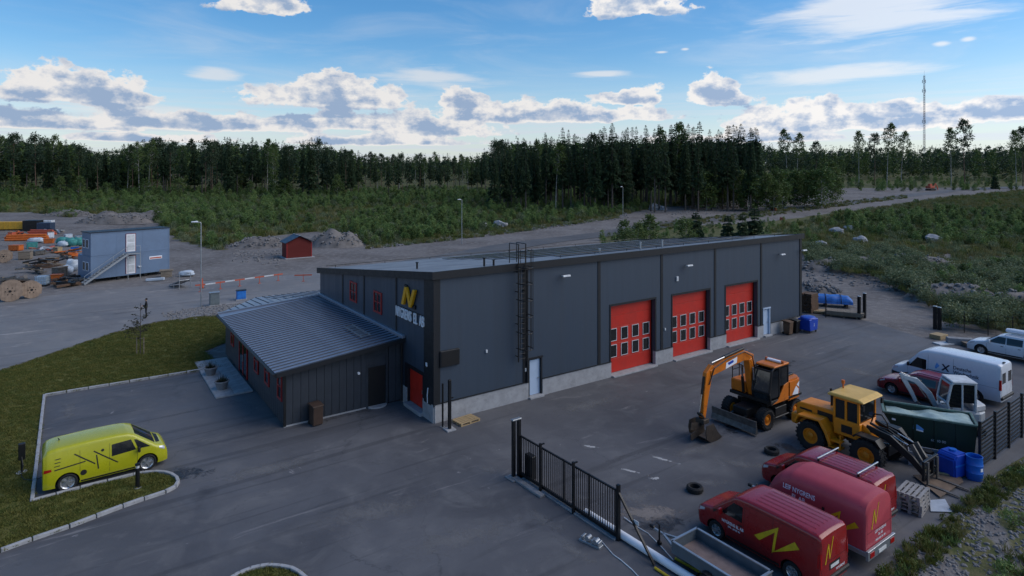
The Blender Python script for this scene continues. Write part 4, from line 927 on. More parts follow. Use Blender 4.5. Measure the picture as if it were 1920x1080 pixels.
def lime_van():
    v = thing('electric_van', 'lime yellow electric van with dark slash stripes in the parking bay', 'van', (-17.35, 26.25, 0), R(38)); v.scale = (.93,) * 3
    sts = [(-2.36, 1.45, .84), (-2.33, 1.68, .90), (-2.2, 1.82, .955), (-1.9, 1.88, .98), (-.8, 1.92, .985), (.3, 1.91, .985), (.72, 1.87, .985), (.98, 1.78, .985), (1.86, 1.12, .97), (1.98, 1.07, .95), (2.18, 1.0, .90), (2.29, .86, .84), (2.34, .70, .80), (2.36, .52, .74)]
    b = Body(sts, .24, 1.06, .17, .16, .035); b.build('body', M['lime'], v, [(1.5, .37), (-1.49, .37)], .86)
    for x in (1.5, -1.49):
        for sg in (1, -1): make_wheel(v, x, sg * .86, .37, .24, M['alloy'], 5, sg, hub=.72)
    b.decal('T', [(1.82, -.74), (1.82, .74), (1.02, .66), (1.02, -.66)], M['windscreen'], 'windscreen', v, cuts=6)
    b.decal('T', [(2.05, -.5), (2.05, .5), (1.88, .66), (1.88, -.66)], M['trimblk'], 'cowl', v, .006, 4)
    for s in 'LR':
        b.decal(s, [(1.06, 1.12), (.12, 1.06), (.12, 1.56), (.86, 1.60)], M['glassd'], 'side_window', v)
        b.decal(s, [(1.62, 1.12), (1.14, 1.13), (.98, 1.56), (1.08, 1.55)], M['glassd'], 'quarter_window', v)
        seams(b, s, [[(1.10, .36), (1.12, 1.6)], [(.04, .36), (.04, 1.64)], [(-1.05, .75), (-1.05, 1.64)]], .01)
        for ln in ([(-.55, 1.46), (.35, .74)], [(-.45, 1.28), (-.38, .66)], [(-1.25, 1.52), (-.50, .92)], [(-1.95, 1.02), (-.85, 1.12)]): seams(b, s, [ln], .05)
        for z in (1.16, 1.30, 1.44): b.decal(s, [(-1.95 - (z - 1.16) * -.2, z), (-1.75 + (z - 1.16) * .2, z + .01), (-1.75, z + .04), (-1.95, z + .03)], M['trimblk'], 'vent_slit', v, .008, 1)
        b.decal(s, [(-.92 + .12 * math.cos(t), .66 + .12 * math.sin(t)) for t in [i * .5236 for i in range(12)]], M['trimblk'], 'badge', v, .01, 0)
        b.decal(s, [(-.22 + .06 * math.cos(t), 1.42 + .06 * math.sin(t)) for t in [i * .785 for i in range(8)]], M['trimblk'], 'badge', v, .01, 0)
        b.decal(s, [(.30, .98), (.12, .98), (.12, 1.02), (.30, 1.02)], M['lime'], 'door_handle', v, .03, 1)
        b.decal(s, [(2.22, .80), (1.98, .92), (1.98, 1.0), (2.2, .95)], M['lamp'], 'headlight', v, .01, 3)
        b.decal(s, [(-2.32, .96), (-2.05, 1.0), (-2.05, 1.10), (-2.3, 1.10)], M['tail'], 'tail_light', v, .01, 3)
        b.decal(s, [(1.02, .27), (-1.02, .27), (-1.02, .34), (1.02, .34)], M['trimblk'], 'sill', v, .01)
    b.decal('F', [(-.6, .34), (.6, .34), (.68, .58), (-.68, .58)], M['trimblk'], 'bumper_grille', v, .01, 4)
    b.decal('B', [(-.6, 1.08), (.6, 1.08), (.56, 1.52), (-.56, 1.52)], M['glassd'], 'rear_window', v, .008, 3)
    b.decal('B', [(-.78, .98), (.78, .98), (.78, 1.04), (-.78, 1.04)], M['tail'], 'tail_light', v, .008, 3)
    b.decal('B', [(-.26, .64), (.26, .64), (.26, .75), (-.26, .75)], M['plate'], 'number_plate', v, .01, 1)
    mirrors(v, b, 1.16, 1.14, .98, M['trimblk'])
    q = MB(); q.cyl((-1.75, .1, 1.93), (-1.8, .1, 2.03), .03, .012, 6); q.build('aerial', M['trimblk'], v)
lime_van()

def white_van():
    v = thing('delivery_van', 'long white high-roof van with a dark blue X logo, parked beside the red car', 'van', (25.75, 36.2, 0), HV); v.scale = (.94,) * 3
    sts = [(-2.98, 2.25, .90), (-2.95, 2.38, .96), (-2.8, 2.46, .99), (-2, 2.50, 1.0), (0, 2.52, 1.0), (.8, 2.47, 1.0), (1.12, 2.36, 1.0), (1.35, 2.2, .99), (2.12, 1.30, .98), (2.24, 1.22, .97), (2.72, 1.08, .92), (2.86, .96, .87), (2.95, .80, .80), (2.98, .62, .74)]
    b = Body(sts, .32, 1.15, .08, .16); b.build('body', M['vanwhite'], v, [(1.95, .36), (-1.72, .36)], .88)
    van_common(v, b, 5.96, 2.0, .3, (1.95, -1.72), .36, M['galv'], 6)
    b.decal('T', [(2.06, -.76), (2.06, .76), (1.40, .70), (1.40, -.70)], M['windscreen'], 'windscreen', v, cuts=6)
    for s in 'LR':
        b.decal(s, [(1.86, 1.28), (.86, 1.24), (.86, 1.86), (1.38, 1.90)], M['glassd'], 'side_window', v)
        seams(b, s, [[(1.9, .5), (1.92, 1.2)], [(.76, .45), (.76, 2.2)], [(-.6, .45), (-.6, 2.25)], [(.76, 1.10), (-2.8, 1.10)]], .01)
        b.decal(s, [(1.5, .36), (-1.25, .36), (-1.25, .50), (1.5, .50)], M['trimblk'], 'sill', v, .012)
        b.decal(s, [(2.92, .42), (2.36, .42), (2.36, .68), (2.9, .70)], M['trimblk'], 'bumper', v, .012, 4)
        b.decal(s, [(2.82, .84), (2.50, .98), (2.5, 1.08), (2.78, 1.02)], M['lamp'], 'headlight', v, .012, 3)
        b.decal(s, [(-2.96, 1.0), (-2.88, 1.0), (-2.88, 1.6), (-2.96, 1.6)], M['tail'], 'tail_light', v, .012, 2)
    b.decal('F', [(-.74, .42), (.74, .42), (.8, .70), (-.8, .70)], M['trimblk'], 'bumper', v, .012, 4)
    # the logo and the two lines of letters on the left side
    x0, z0 = .02, 1.62
    b.decal('L', [(x0 + .34, z0 + .02), (x0 + .26, z0 + .22), (x0 + .10, z0 + .05), (x0 + .30, z0 - .18), (x0 + .36, z0 - .1)], M['sky'], 'logo_mark', v, .01, 2)
    for p in ([(.0, .20), (-.10, .22), (-.42, -.18), (-.32, -.20)], [(-.36, .22), (-.46, .20), (-.08, -.20), (.02, -.18)]): b.decal('L', [(x0 + a, z0 + c) for a, c in p], M['navy'], 'logo_mark', v, .012, 2)
    b.text('L', 'Deutsche', .29, (-1.06, 1.66), M['navy'], width=.92); b.text('L', 'Windtechnik', .29, (-1.26, 1.38), M['navy'], width=1.32)
    seams(b, 'B', [[(0, .5), (0, 2.35)], [(-.88, .5), (-.86, 2.2)], [(.88, .5), (.86, 2.2)]], .014)
    for sg in (1, -1): b.decal('B', [(sg * .86, 1.0), (sg * .94, 1.0), (sg * .93, 1.6), (sg * .86, 1.6)], M['tail'], 'tail_light', v, .012, 2)
    b.decal('B', [(.75, 1.35), (.2, 1.35), (.2, 1.95), (.75, 1.95)], M['glassd'], 'rear_window', v, .01, 2); b.decal('B', [(-.75, 1.35), (-.2, 1.35), (-.2, 1.95), (-.75, 1.95)], M['glassd'], 'rear_window', v, .01, 2)
    q = MB(); q.box((-3.0, 0, .52), (.14, 1.86, .2)); q.build('rear_bumper', M['trimblk'], v, bevel=.04)
    q = MB(); q.box((-2.9, .2, 2.5), (.12, .22, .06)); q.build('brake_lamp', M['trimblk'], v, bevel=.015)
    mirrors(v, b, 1.82, 1.42, 1.0, M['trimblk'])
white_van()
def estate(name, label, pos, hd, m, h=1.48, L=4.5, suv=False, box=False):
    v = thing(name, label, 'car', pos, hd)
    k = L / 4.5; dz = h - 1.48
    sts = [(-2.25 * k, .86, .76), (-2.22 * k, 1.05 + dz * .5, .84), (-2.05 * k, 1.22 + dz * .7, .87), (-1.75 * k, 1.40 + dz, .89), (-1.0 * k, 1.47 + dz, .90), (0, 1.48 + dz, .90), (.25 * k, 1.45 + dz, .90), (.5 * k, 1.36 + dz * .9, .90), (1.12 * k, .98 + dz * .6, .90), (1.25 * k, .93 + dz * .6, .89), (1.85 * k, .82 + dz * .6, .85), (2.1 * k, .70 + dz * .5, .79), (2.22 * k, .56 + dz * .4, .70), (2.25 * k, .44, .62)]
    zb = .22 + dz * .3; belt = .90 + dz * .6; b = Body(sts, zb, belt - .02, .34, .10, .04); r = .32 + dz * .2
    b.build('body', m, v, [(1.36 * k, r), (-1.32 * k, r)], .78)
    van_common(v, b, L, 1.8, zb, (1.36 * k, -1.32 * k), r, M['alloy'], 5)
    zt = 1.34 + dz
    b.decal('T', [(1.08 * k, -.66), (1.08 * k, .66), (.50 * k, .56), (.50 * k, -.56)], M['windscreen'], 'windscreen', v, cuts=5)
    b.decal('T', [(-2.05 * k, -.56), (-2.05 * k, .56), (-1.80 * k, .52), (-1.80 * k, -.52)], M['glassd'], 'rear_window', v, cuts=3)
    for s in 'LR':
        b.decal(s, [(.98 * k, belt + .05), (.02, belt + .04), (.02, zt), (.42 * k, zt)], M['glassd'], 'side_window', v)
        b.decal(s, [(-.04, belt + .04), (-.88 * k, belt + .06), (-.88 * k, zt), (-.04, zt)], M['glassd'], 'side_window', v)
        b.decal(s, [(-.96 * k, belt + .07), (-1.72 * k, belt + .14), (-1.62 * k, zt - .06), (-.96 * k, zt)], M['glassd'], 'side_window', v)
        seams(b, s, [[(1.02 * k, .4), (1.05 * k, belt)], [(-.01, .35), (-.01, zt)], [(-.92 * k, .5), (-.92 * k, belt)]], .01)
        b.decal(s, [(2.02 * k, belt - .30), (1.72 * k, belt - .16), (1.72 * k, belt - .09), (1.98 * k, belt - .20)], M['lamp'], 'headlight', v, .01, 3)
        b.decal(s, [(-2.18 * k, belt - .18), (-1.95 * k, belt - .16), (-1.95 * k, belt - .04), (-2.17 * k, belt - .06)], M['tail'], 'tail_light', v, .01, 3)
        b.decal(s, [(.96 * k, zb + .03), (-.9 * k, zb + .03), (-.9 * k, zb + .12), (.96 * k, zb + .12)], M['trimblk'], 'sill', v, .01)
        for x in (.12, -.8 * k): b.decal(s, [(x + .16, belt - .14), (x, belt - .14), (x, belt - .10), (x + .16, belt - .10)], M['trimblk'], 'door_handle', v, .02, 1)
    b.decal('F', [(-.5, .40), (.5, .40), (.54, .52), (-.54, .52)], M['trimblk'], 'grille', v, .01, 3)
    b.decal('B', [(-.26, .66), (.26, .66), (.26, .78), (-.26, .78)], M['plate'], 'number_plate', v, .01, 1)
    for sg in (1, -1):
        q = MB(); q.tube([(.1, sg * .62, h + .0), (.05, sg * .62, h + .06), (-1.5 * k, sg * .62, h + .04), (-1.6 * k, sg * .62, h - .04)], .02, 6); q.build('roof_rail', M['galv'] if suv else M['trimblk'], v)
    mirrors(v, b, .86 * k, belt + .1, .88, m)
    if box:
        c = MB(); c.lathe([(.001, .9), (.16, .84), (.20, .5), (.20, -.5), (.16, -.84), (.001, -.9)], (0, 0, 0), 12, 'x'); o = c.build('roof_box', M['vanwhite'], v, smooth=40); o.location = (-.6, -.2, h + .22); o.scale = (1, 1.6, .8)
estate('estate_car', 'dark red estate car beside the long white van', (23.45, 34.9, 0), HV, M['carred'])
estate('estate_car', 'white estate car with roof box by the yard fence behind the white van', (34.6, 42.6, 0), HV, M['vanwhite'], 1.62, 4.7, True, True)
# ------------------------------------------------------------------ machines
M.update(exor=mat('excavator_orange', (.62, .165, .010), .4, 0, .08, 1.5, dirt=.45, dirtc=(.10, .05, .02)), ldy=mat('loader_yellow', (.74, .235, .008), .45, 0, .08, 1.5, dirt=.3, dirtc=(.28, .16, .04)),
         skipg=mat('skip_green', (.006, .028, .020), .45, 0, .1, 1., dirt=.25, dirtc=(.03, .035, .03)), minig=mat('mini_grey', (.50, .53, .55), .4, 0, .08, 2, dirt=.2),
         bucket=mat('bucket_steel', (.07, .055, .045), .6, .3, .2, 3, .3, 20, dirt=.5, dirtc=(.11, .075, .05)), hyd=mat('hydraulic', (.5, .5, .5), .2, .9, .05))
def big_wheel(parent, x, y, r, w, rimm, side):
    t = MB(); hw = w / 2; c = r * .52
    t.lathe([(c, -hw * .75), (r * .80, -hw), (r * .95, -hw * .92), (r * .98, -hw * .5), (r * .98, hw * .5), (r * .95, hw * .92), (r * .80, hw), (c, hw * .75), (c, -hw * .75)], n=30, axis='y', cap=False)
    for i in range(22):
        a = 2 * math.pi * i / 22
        for s in (1, -1):
            d = Vector((math.cos(a + s * .04), 0, math.sin(a + s * .04))); d2 = Vector((math.cos(a + .22), 0, math.sin(a + .22)))
            t.bar(d * (r * .985) + Vector((0, s * hw * .95, 0)), d2 * (r * .985) + Vector((0, s * .04, 0)), .06, .05, up=d)
    o = t.build('wheel', M['rubber'], parent, smooth=30); o.location = (x, y, r)
    q = MB(); yo = side * hw * .7
    q.lathe([(c * 1.01, yo * -.9), (c * 1.01, yo), (c * .9, yo), (c * .8, yo - side * .08), (c * .45, yo - side * .08), (c * .42, yo - side * .02), (c * .3, yo), (.001, yo)], n=24, axis='y')
    for i in range(8):
        a = math.pi * i / 4; p = Vector((math.cos(a) * c * .6, yo - side * .08, math.sin(a) * c * .6)); q.cyl(p, p + Vector((0, side * .03, 0)), .025, n=6)
    q.build('rim', rimm, o, smooth=35)
def poly_path(pts, hs):
    """side outline of a beam that follows points (x,z) with half heights hs"""
    up, dn = [], []
    for i, p in enumerate(pts):
        a = Vector(pts[max(0, i - 1)]); b = Vector(pts[min(len(pts) - 1, i + 1)]); d = (b - a).normalized(); n = Vector((-d.y, d.x))
        q = Vector(p); up.append(tuple(q + n * hs[i])); dn.append(tuple(q - n * hs[i]))
    return up + dn[::-1]
def beam(name, pts, hs, y0, y1, m, parent, bevel=.02):
    q = MB()
    up = poly_path(pts, hs); n = len(pts)
    for i in range(n - 1):
        quad = [up[i], up[i + 1], up[2 * n - 2 - i], up[2 * n - 1 - i]]
        q.prism(quad, y0, y1, 'y')
    bmm = q.build(name, m, parent, fix=True)
    bm = bmesh.new(); bm.from_mesh(bmm.data); bmesh.ops.remove_doubles(bm, verts=bm.verts, dist=.0005)
    seen = {}; kill = []
    for f in bm.faces:
        k = tuple(sorted(v.index for v in f.verts)); 
        if k in seen: kill += [f, seen[k]]
        seen[k] = f
    bmesh.ops.delete(bm, geom=list(set(kill)), context='FACES_ONLY')
    bmesh.ops.recalc_face_normals(bm, faces=bm.faces)
    if bevel: bmesh.ops.bevel(bm, geom=[e for e in bm.edges if len(e.link_faces) == 2 and e.calc_face_angle(0) > 1.], offset=bevel, segments=1, affect='EDGES', clamp_overlap=True)
    bm.to_mesh(bmm.data); bm.free()
    return bmm
def ram(name, a, b, y, r, parent, k=.55):
    a, b = Vector((a[0], y, a[1])), Vector((b[0], y, b[1])); m = a.lerp(b, k)
    q = MB(); q.cyl(a, m, r, n=10); o = q.build(name, M['black'], parent, smooth=40)
    q = MB(); q.cyl(m, b, r * .55, n=10); q.build('piston_rod', M['hyd'], o, smooth=40)
    return o
def glass_panel(name, pts, parent, m=None, off=0.):
    q = MB(); q.add(pts, [tuple(range(len(pts)))]); return q.build(name, m or M['glassd'], parent, fix=False)

def excavator():
    e = thing('wheeled_excavator', 'orange wheeled excavator with a raised arm and its bucket on the asphalt', 'excavator', (13.1, 32.2, 0), HA + math.pi)
    # carrier
    q = MB(); q.bb((-1.9, -.42, .52), (1.9, .42, .95)); q.bb((-.7, -.75, .6), (.7, .75, 1.0)); q.bb((-1.05, -.5, .45), (-1.45, .5, .85)); ch = q.build('chassis', M['black'], e, bevel=.04)
    for x in (1.25, -1.25):
        q = MB(); q.cyl((x, -.75, .5), (x, .75, .5), .12, n=10); q.build('axle', M['black'], ch)
        for s in (1, -1): big_wheel(e, x, s * 1.0, .52, .42, M['ldy'], s)
    for s in (1, -1):
        q = MB(); q.bb((-.62, s * .8, .42), (.62, s * 1.18, .5)); q.bb((-.5, s * .76, .5), (.5, s * 1.1, .92)); q.build('step_box', M['black'], ch, bevel=.02)
    q = MB(); q.prism([(2.25, .12), (2.36, .08), (2.52, .14), (2.42, .40), (2.46, .74), (2.40, .74), (2.34, .4)], -1.28, 1.28, 'y'); bl = q.build('dozer_blade', M['steel'], e, bevel=.01)
    for s in (1, -1): q = MB(); q.bar((1.7, s * .35, .62), (2.38, s * .4, .42), .12, .16); q.build('blade_arm', M['black'], bl)
    # upper works
    q = MB(); q.cyl((0, 0, .95), (0, 0, 1.18), .55, n=24); q.build('turntable', M['black'], e)
    q = MB(); q.prism([(-1.75, 1.18), (1.05, 1.18), (1.05, 1.34), (-1.75, 1.34)], -1.2, 1.2, 'y'); q.build('deck', M['black'], e, bevel=.02)
    # rounded counterweight and engine hood
    ar = [(-.55, -1.2), (-1.5, -1.2), (-1.85, -1.0), (-2.02, -.5), (-2.06, 0), (-2.02, .5), (-1.85, 1.0), (-1.5, 1.2), (-.55, 1.2)]
    q = MB(); q.prism(ar, 1.05, 2.12, 'z'); hood = q.build('engine_hood', M['exor'], e, bevel=.09, seg=2)
    q = MB(); q.bb((-1.75, -.85, 2.10), (-.75, .75, 2.20)); q.build('hood_grille', M['black'], hood, bevel=.02)
    q = MB(); q.cyl((-1.3, -.75, 2.1), (-1.3, -.75, 2.5), .06, n=8); q.build('exhaust', M['steel'], hood)
    # sweep of white on the hood flank
    for s in (1, -1):
        q = MB(); y = s * 1.206
        q.add([(-.85, y, 1.35), (-1.2, y, 1.75), (-1.45, y, 1.55), (-1.4, y, 1.3)], [(0, 1, 2, 3)]); q.add([(-1.25, y, 1.8), (-1.5, y, 1.95), (-1.48, y, 1.65)], [(0, 1, 2)]); q.build('flank_mark', M['letter'], hood, fix=False)
    q = MB(); q.bb((-.54, -1.2, 1.35), (.95, -.32, 1.95)); q.build('tank_box', M['exor'], e, bevel=.05)
    q = MB()
    for x in (-.4, .3, .9): q.bar((x, -1.12, 1.95), (x, -1.12, 2.75), .035)
    q.bar((-.4, -1.12, 2.75), (.9, -1.12, 2.75), .035); q.bar((-.4, -1.12, 2.38), (.9, -1.12, 2.38), .03); q.bar((.9, -1.12, 2.75), (.9, -.5, 2.75), .035); q.bar((.9, -.5, 2.75), (.9, -.5, 1.95), .035)
    q.build('handrail', M['black'], e)
    # cab on the left
    prof = [(-.50, 1.34), (1.02, 1.34), (1.12, 1.75), (.92, 2.84), (.70, 2.98), (-.50, 2.98)]
    def post(a, b, y): q.bar((a[0], y, a[1]), (b[0], y, b[1]), .09, .09)
    q = MB()
    for y in (.20, 1.15):
        for a, b in zip(prof, prof[1:] + prof[:1]): post(a, b, y)
        post((.28, 1.34), (.28, 2.96), y)
    for a in prof: q.bar((a[0], .2, a[1]), (a[0], 1.15, a[1]), .09, .09)
    cab = q.build('cab_frame', M['black'], e, bevel=.012)
    for y in (.18, 1.17):
        glass_panel('cab_window', [(.30, y, 1.5), (1.02, y, 1.5), (1.08, y, 1.78), (.90, y, 2.82), (.30, y, 2.9)], cab); glass_panel('cab_window', [(-.46, y, 2.0), (.26, y, 2.0), (.26, y, 2.9), (-.46, y, 2.9)], cab)
    glass_panel('windscreen', [(1.11, .24, 1.78), (1.11, 1.11, 1.78), (.93, 1.11, 2.82), (.93, .24, 2.82)], cab, M['windscreen']); glass_panel('windscreen', [(1.03, .24, 1.4), (1.03, 1.11, 1.4), (1.12, 1.11, 1.74), (1.12, .24, 1.74)], cab, M['windscreen'])
    glass_panel('cab_window', [(-.53, .24, 2.2), (-.53, 1.11, 2.2), (-.53, 1.11, 2.9), (-.53, .24, 2.9)], cab)
    q = MB(); q.prism([(-.52, 1.20), (.96, 1.20), (.42, 1.34), (-.1, 1.98), (-.52, 2.1)], 1.155, 1.205, 'y'); q.build('cab_panel', M['exor'], cab, bevel=.01)
    q = MB(); q.prism([(-.58, 2.98), (.78, 2.98), (.72, 3.07), (-.58, 3.09)], .14, 1.2, 'y'); rf = q.build('cab_roof', M['exor'], cab, bevel=.03)
    q = MB(); q.bb((-.15, .3, 3.09), (.05, 1.1, 3.2)); q.build('light_bar', M['letter'], rf, bevel=.03)
    for y in (.26, 1.14): q = MB(); q.cyl((-.05, y, 3.08), (-.05, y, 3.22), .07, n=10); q.build('beacon', M['orange'], rf)
    q = MB(); q.box((.2, .67, 1.75), (.5, .5, .12)); q.box((-.02, .67, 2.1), (.12, .5, .7)); q.build('seat', M['black'], cab, bevel=.04)
    # arm
    A, B_, C_, D_ = (.75, 1.55), (1.0, 3.20), (4.05, 3.22), (4.42, .98)
    b1 = beam('boom_base', [(.62, 1.35), (.80, 2.2), (1.05, 3.28)], [.2, .27, .2], -.25, .1, M['exor'], e)
    b2 = beam('boom', [(.82, 3.30), (1.6, 3.52), (3.0, 3.36), (4.3, 3.10)], [.16, .25, .24, .15], -.22, .07, M['exor'], e)
    b3 = beam('stick', [(4.06, 3.42), (4.36, 3.08), (4.56, 2.2), (4.76, 1.05)], [.12, .24, .19, .11], -.19, .04, M['exor'], e)
    for y, s in ((.078, 1), (-.228, -1)):
        q = MB(); q.add([(2.25, y, 3.28), (3.15, y, 3.12), (3.10, y, 3.42), (2.2, y, 3.58)], [(0, 1, 2, 3)]); pl = q.build('boom_plate', M['letter'], b2, fix=False)
        q = MB(); y2 = y + s * .004; q.add([(2.5, y2, 3.36), (2.9, y2, 3.27), (2.98, y2, 3.40), (2.55, y2, 3.48)], [(0, 1, 2, 3)]); q.build('boom_mark', M['blue'], pl, fix=False)
    for y in (-.42, .26): ram('boom_cylinder', (.95, 1.42), (1.15, 2.9), y, .075, b1)
    ram('arm_cylinder', (1.5, 3.84), (4.06, 3.55), -.075, .07, b2, .6); ram('tilt_cylinder', (.6, 2.4), (1.2, 3.7), -.075, .07, b1)
    ram('bucket_cylinder', (4.64, 3.0), (4.96, 1.35), -.075, .06, b3, .5)
    q = MB(); q.tube([(.7, .18, 1.5), (.85, .2, 2.6), (1.1, .18, 3.45), (1.7, .12, 3.75), (3.0, .12, 3.62), (4.1, .12, 3.35), (4.45, .08, 2.6)], .028, 6); q.tube([(.7, -.3, 1.5), (.7, -.32, 2.6), (1.0, -.3, 3.55), (1.7, -.2, 3.80), (3.0, -.2, 3.66), (4.2, -.18, 3.3)], .028, 6); q.build('hoses', M['black'], e)
    q = MB(); q.bar((4.76, -.075, 1.05), (4.99, -.075, 1.3), .3, .08); q.box((4.76, -.075, .92), (.42, .5, .22)); hitch = q.build('quick_hitch', M['bucket'], e, bevel=.02)
    # bucket: curved shell, side plates, teeth
    outer = [(5.09, .86), (5.16, .55), (5.09, .25), (4.84, .06), (4.44, .02), (3.94, .10)]
    q = MB()
    for a, b in zip(outer, outer[1:]): q.bar((a[0], -.075, a[1]), (b[0], -.075, b[1]), 1.0, .04, up=(0, 0, 1))
    bk = q.build('bucket', M['bucket'], e)
    for y in (-.575, .425): q = MB(); q.prism(outer + [(4.29, .45), (4.59, .88)], y - .02, y + .02, 'y'); q.build('bucket_side', M['bucket'], bk)
    for k in range(5): q = MB(); y = -.5 + k * .21; q.prism([(3.98, .12), (3.94, .05), (3.76, .12)], y - .04, y + .04, 'y'); q.build('tooth', M['steel'], bk)
excavator()

def loader():
    e = thing('wheel_loader', 'old yellow wheel loader with dark lifting arms beside the green skip', 'loader', (15.45, 28.0, 0), HA - math.pi / 2); e.scale = (1.08,) * 3
    for x in (1.12, -1.15):
        for s in (1, -1): big_wheel(e, x, s * .92, .62, .46, M['ldy'], s)
        q = MB(); q.cyl((x, -.7, .62), (x, .7, .62), .15, n=10); q.build('axle', M['black'], e)
    q = MB(); q.bb((-2.0, -.42, .62), (-.1, .42, 1.0)); q.build('rear_frame', M['ldy'], e, bevel=.03)
    q = MB(); q.bb((.1, -.4, .6), (1.7, .4, 1.05)); q.bb((-.1, -.2, .6), (.1, .2, 1.0)); q.build('front_frame', M['black'], e, bevel=.03)
    q = MB(); q.prism([(-2.12, .95), (-.25, .95), (-.25, 1.78), (-1.95, 1.72), (-2.12, 1.6)], -.48, .48, 'y'); hd = q.build('engine_hood', M['ldy'], e, bevel=.04)
    for s in (1, -1):
        q = MB(); q.bb((-1.15, s * .485, 1.28), (-.5, s * .50, 1.6)); q.build('side_grille', M['black'], hd)
        q = MB(); q.bb((-1.95, s * .485, 1.42), (-1.4, s * .49, 1.5)); q.build('lettering_band', M['black'], hd)
    q = MB(); q.bb((-2.30, -.62, .72), (-2.0, .62, 1.2)); q.build('counterweight', M['ldy'], e, bevel=.06)
    for s in (1, -1):
        q = MB(); q.prism([(-1.78, 1.05), (-1.65, 1.32), (-.78, 1.36), (-.52, .95), (-.35, .55), (-.25, .55), (-.42, 1.05), (-.72, 1.44), (-1.7, 1.40), (-1.88, 1.05)], s * .5, s * 1.14, 'y'); q.build('fender', M['ldy'], e, bevel=.015)
        q = MB()
        for z in (.45, .72): q.bb((-.38, s * .72, z), (.12, s * 1.08, z + .05))
        q.bar((-.36, s * 1.05, .45), (-.36, s * 1.05, 1.05), .04); q.bar((.1, s * 1.05, .45), (.1, s * 1.05, 1.05), .04); q.build('steps', M['ldy'], e)
        q = MB(); q.prism([(.62, 1.28), (.75, 1.38), (1.5, 1.36), (1.72, 1.1), (1.66, 1.08), (1.46, 1.30), (.78, 1.32), (.66, 1.22)], s * .7, s * 1.14, 'y'); q.build('front_fender', M['black'], e)
    # cab
    q = MB(); q.bb((-.35, -.72, .95), (.72, .72, 1.62)); lower = q.build('cab_base', M['ldy'], e, bevel=.03)
    for s in (1, -1): q = MB(); q.bb((-.02, s * .722, 1.1), (.42, s * .735, 1.42)); q.build('number_panel', M['black'], lower)
    q = MB()
    for x, y in ((-.32, -.68), (-.32, .68), (.66, -.68), (.66, .68), (.16, .69), (.16, -.69)): q.bb((x - .045, y - .04, 1.62), (x + .045, y + .04, 2.52))
    q.bb((-.36, -.72, 2.42), (.70, .72, 2.52)); cab = q.build('cab_frame', M['ldy'], e, bevel=.012)
    for s in (1, -1):
        glass_panel('cab_window', [(-.27, s * .68, 1.64), (.12, s * .68, 1.64), (.12, s * .68, 2.42), (-.27, s * .68, 2.42)], cab); glass_panel('cab_window', [(.2, s * .68, 1.64), (.62, s * .68, 1.64), (.62, s * .68, 2.42), (.2, s * .68, 2.42)], cab)
    for x in (-.33, .67): glass_panel('windscreen', [(x, -.63, 1.64), (x, .63, 1.64), (x, .63, 2.42), (x, -.63, 2.42)], cab)
    q = MB(); q.prism([(-.55, 2.52), (.92, 2.52), (.92, 2.58), (.7, 2.66), (-.4, 2.66), (-.55, 2.6)], -.84, .84, 'y'); rf = q.build('cab_roof', mat('roof_cream', (.70, .42, .10), .5, 0, .08, 2, dirt=.2, dirtc=(.3, .22, .1)), e, bevel=.03)
    q = MB(); q.cyl((-.35, .1, 2.66), (-.35, .1, 2.86), .035, n=8); q.cyl((-.35, .1, 2.86), (-.35, .1, 3.0), .07, n=10); q.build('beacon', M['orange'], rf)
    for s in (1, -1): q = MB(); q.box((.9, s * .8, 2.36), (.06, .14, .22)); q.bar((.85, s * .8, 2.5), (.9, s * .8, 2.4), .03); q.build('mirror', M['black'], rf)
    q = MB(); q.cyl((-.85, .12, 1.75), (-.85, .12, 2.35), .05, n=10); q.tube([(-.85, .12, 2.35), (-.9, .12, 2.48)], .05, 8); q.build('exhaust', M['black'], hd)
    q = MB(); q.prism([(.70, 1.0), (1.1, 1.02), (1.0, 1.42), (.72, 1.62)], -.5, .5, 'y'); q.build('front_tower', M['ldy'], e, bevel=.02)
    # lifting arms
    for s in (1, -1):
        a = beam('lift_arm', [(.85, 1.52), (1.7, 1.35), (2.5, .85), (2.95, .42)], [.10, .15, .13, .10], s * .42 - .05, s * .42 + .05, M['black'], e, .01)
        ram('lift_cylinder', (.8, .95), (1.9, 1.12), s * .3, .06, a); ram('tilt_cylinder', (.9, 1.65), (2.3, 1.25), s * .22, .055, a, .6)
    q = MB(); q.tube([(.8, .1, 1.6), (.9, .1, 1.95), (1.2, .1, 2.0), (1.4, .1, 1.75), (1.45, .1, 1.5)], .03, 6); q.tube([(1.0, -.2, 1.6), (1.6, -.2, 1.6), (2.3, -.2, 1.25)], .025, 6); q.build('hoses', M['black'], e)
    q = MB(); q.bar((1.7, -.45, 1.3), (1.7, .45, 1.3), .14); q.bar((2.4, -.2, 1.3), (2.75, -.2, .75), .08, .16); q.bar((2.4, .2, 1.3), (2.75, .2, .75), .08, .16); q.build('tilt_link', M['steel'], e)
    q = MB(); q.bb((2.92, -.62, .22), (3.02, .62, .34)); q.bb((2.92, -.62, .86), (3.02, .62, .96)); 
    for y in (-.58, -.2, .2, .58): q.bb((2.94, y - .05, .3), (3.02, y + .05, .9))
    car = q.build('fork_carriage', M['black'], e, bevel=.01)
    for y in (-.42, .42): q = MB(); q.bb((3.03, y - .06, .1), (3.09, y + .06, .92)); q.prism([(3.03, .06), (4.1, .06), (4.12, .08), (3.6, .11), (3.03, .12)], y - .06, y + .06, 'y'); q.build('fork', M['steel'], car)
loader()

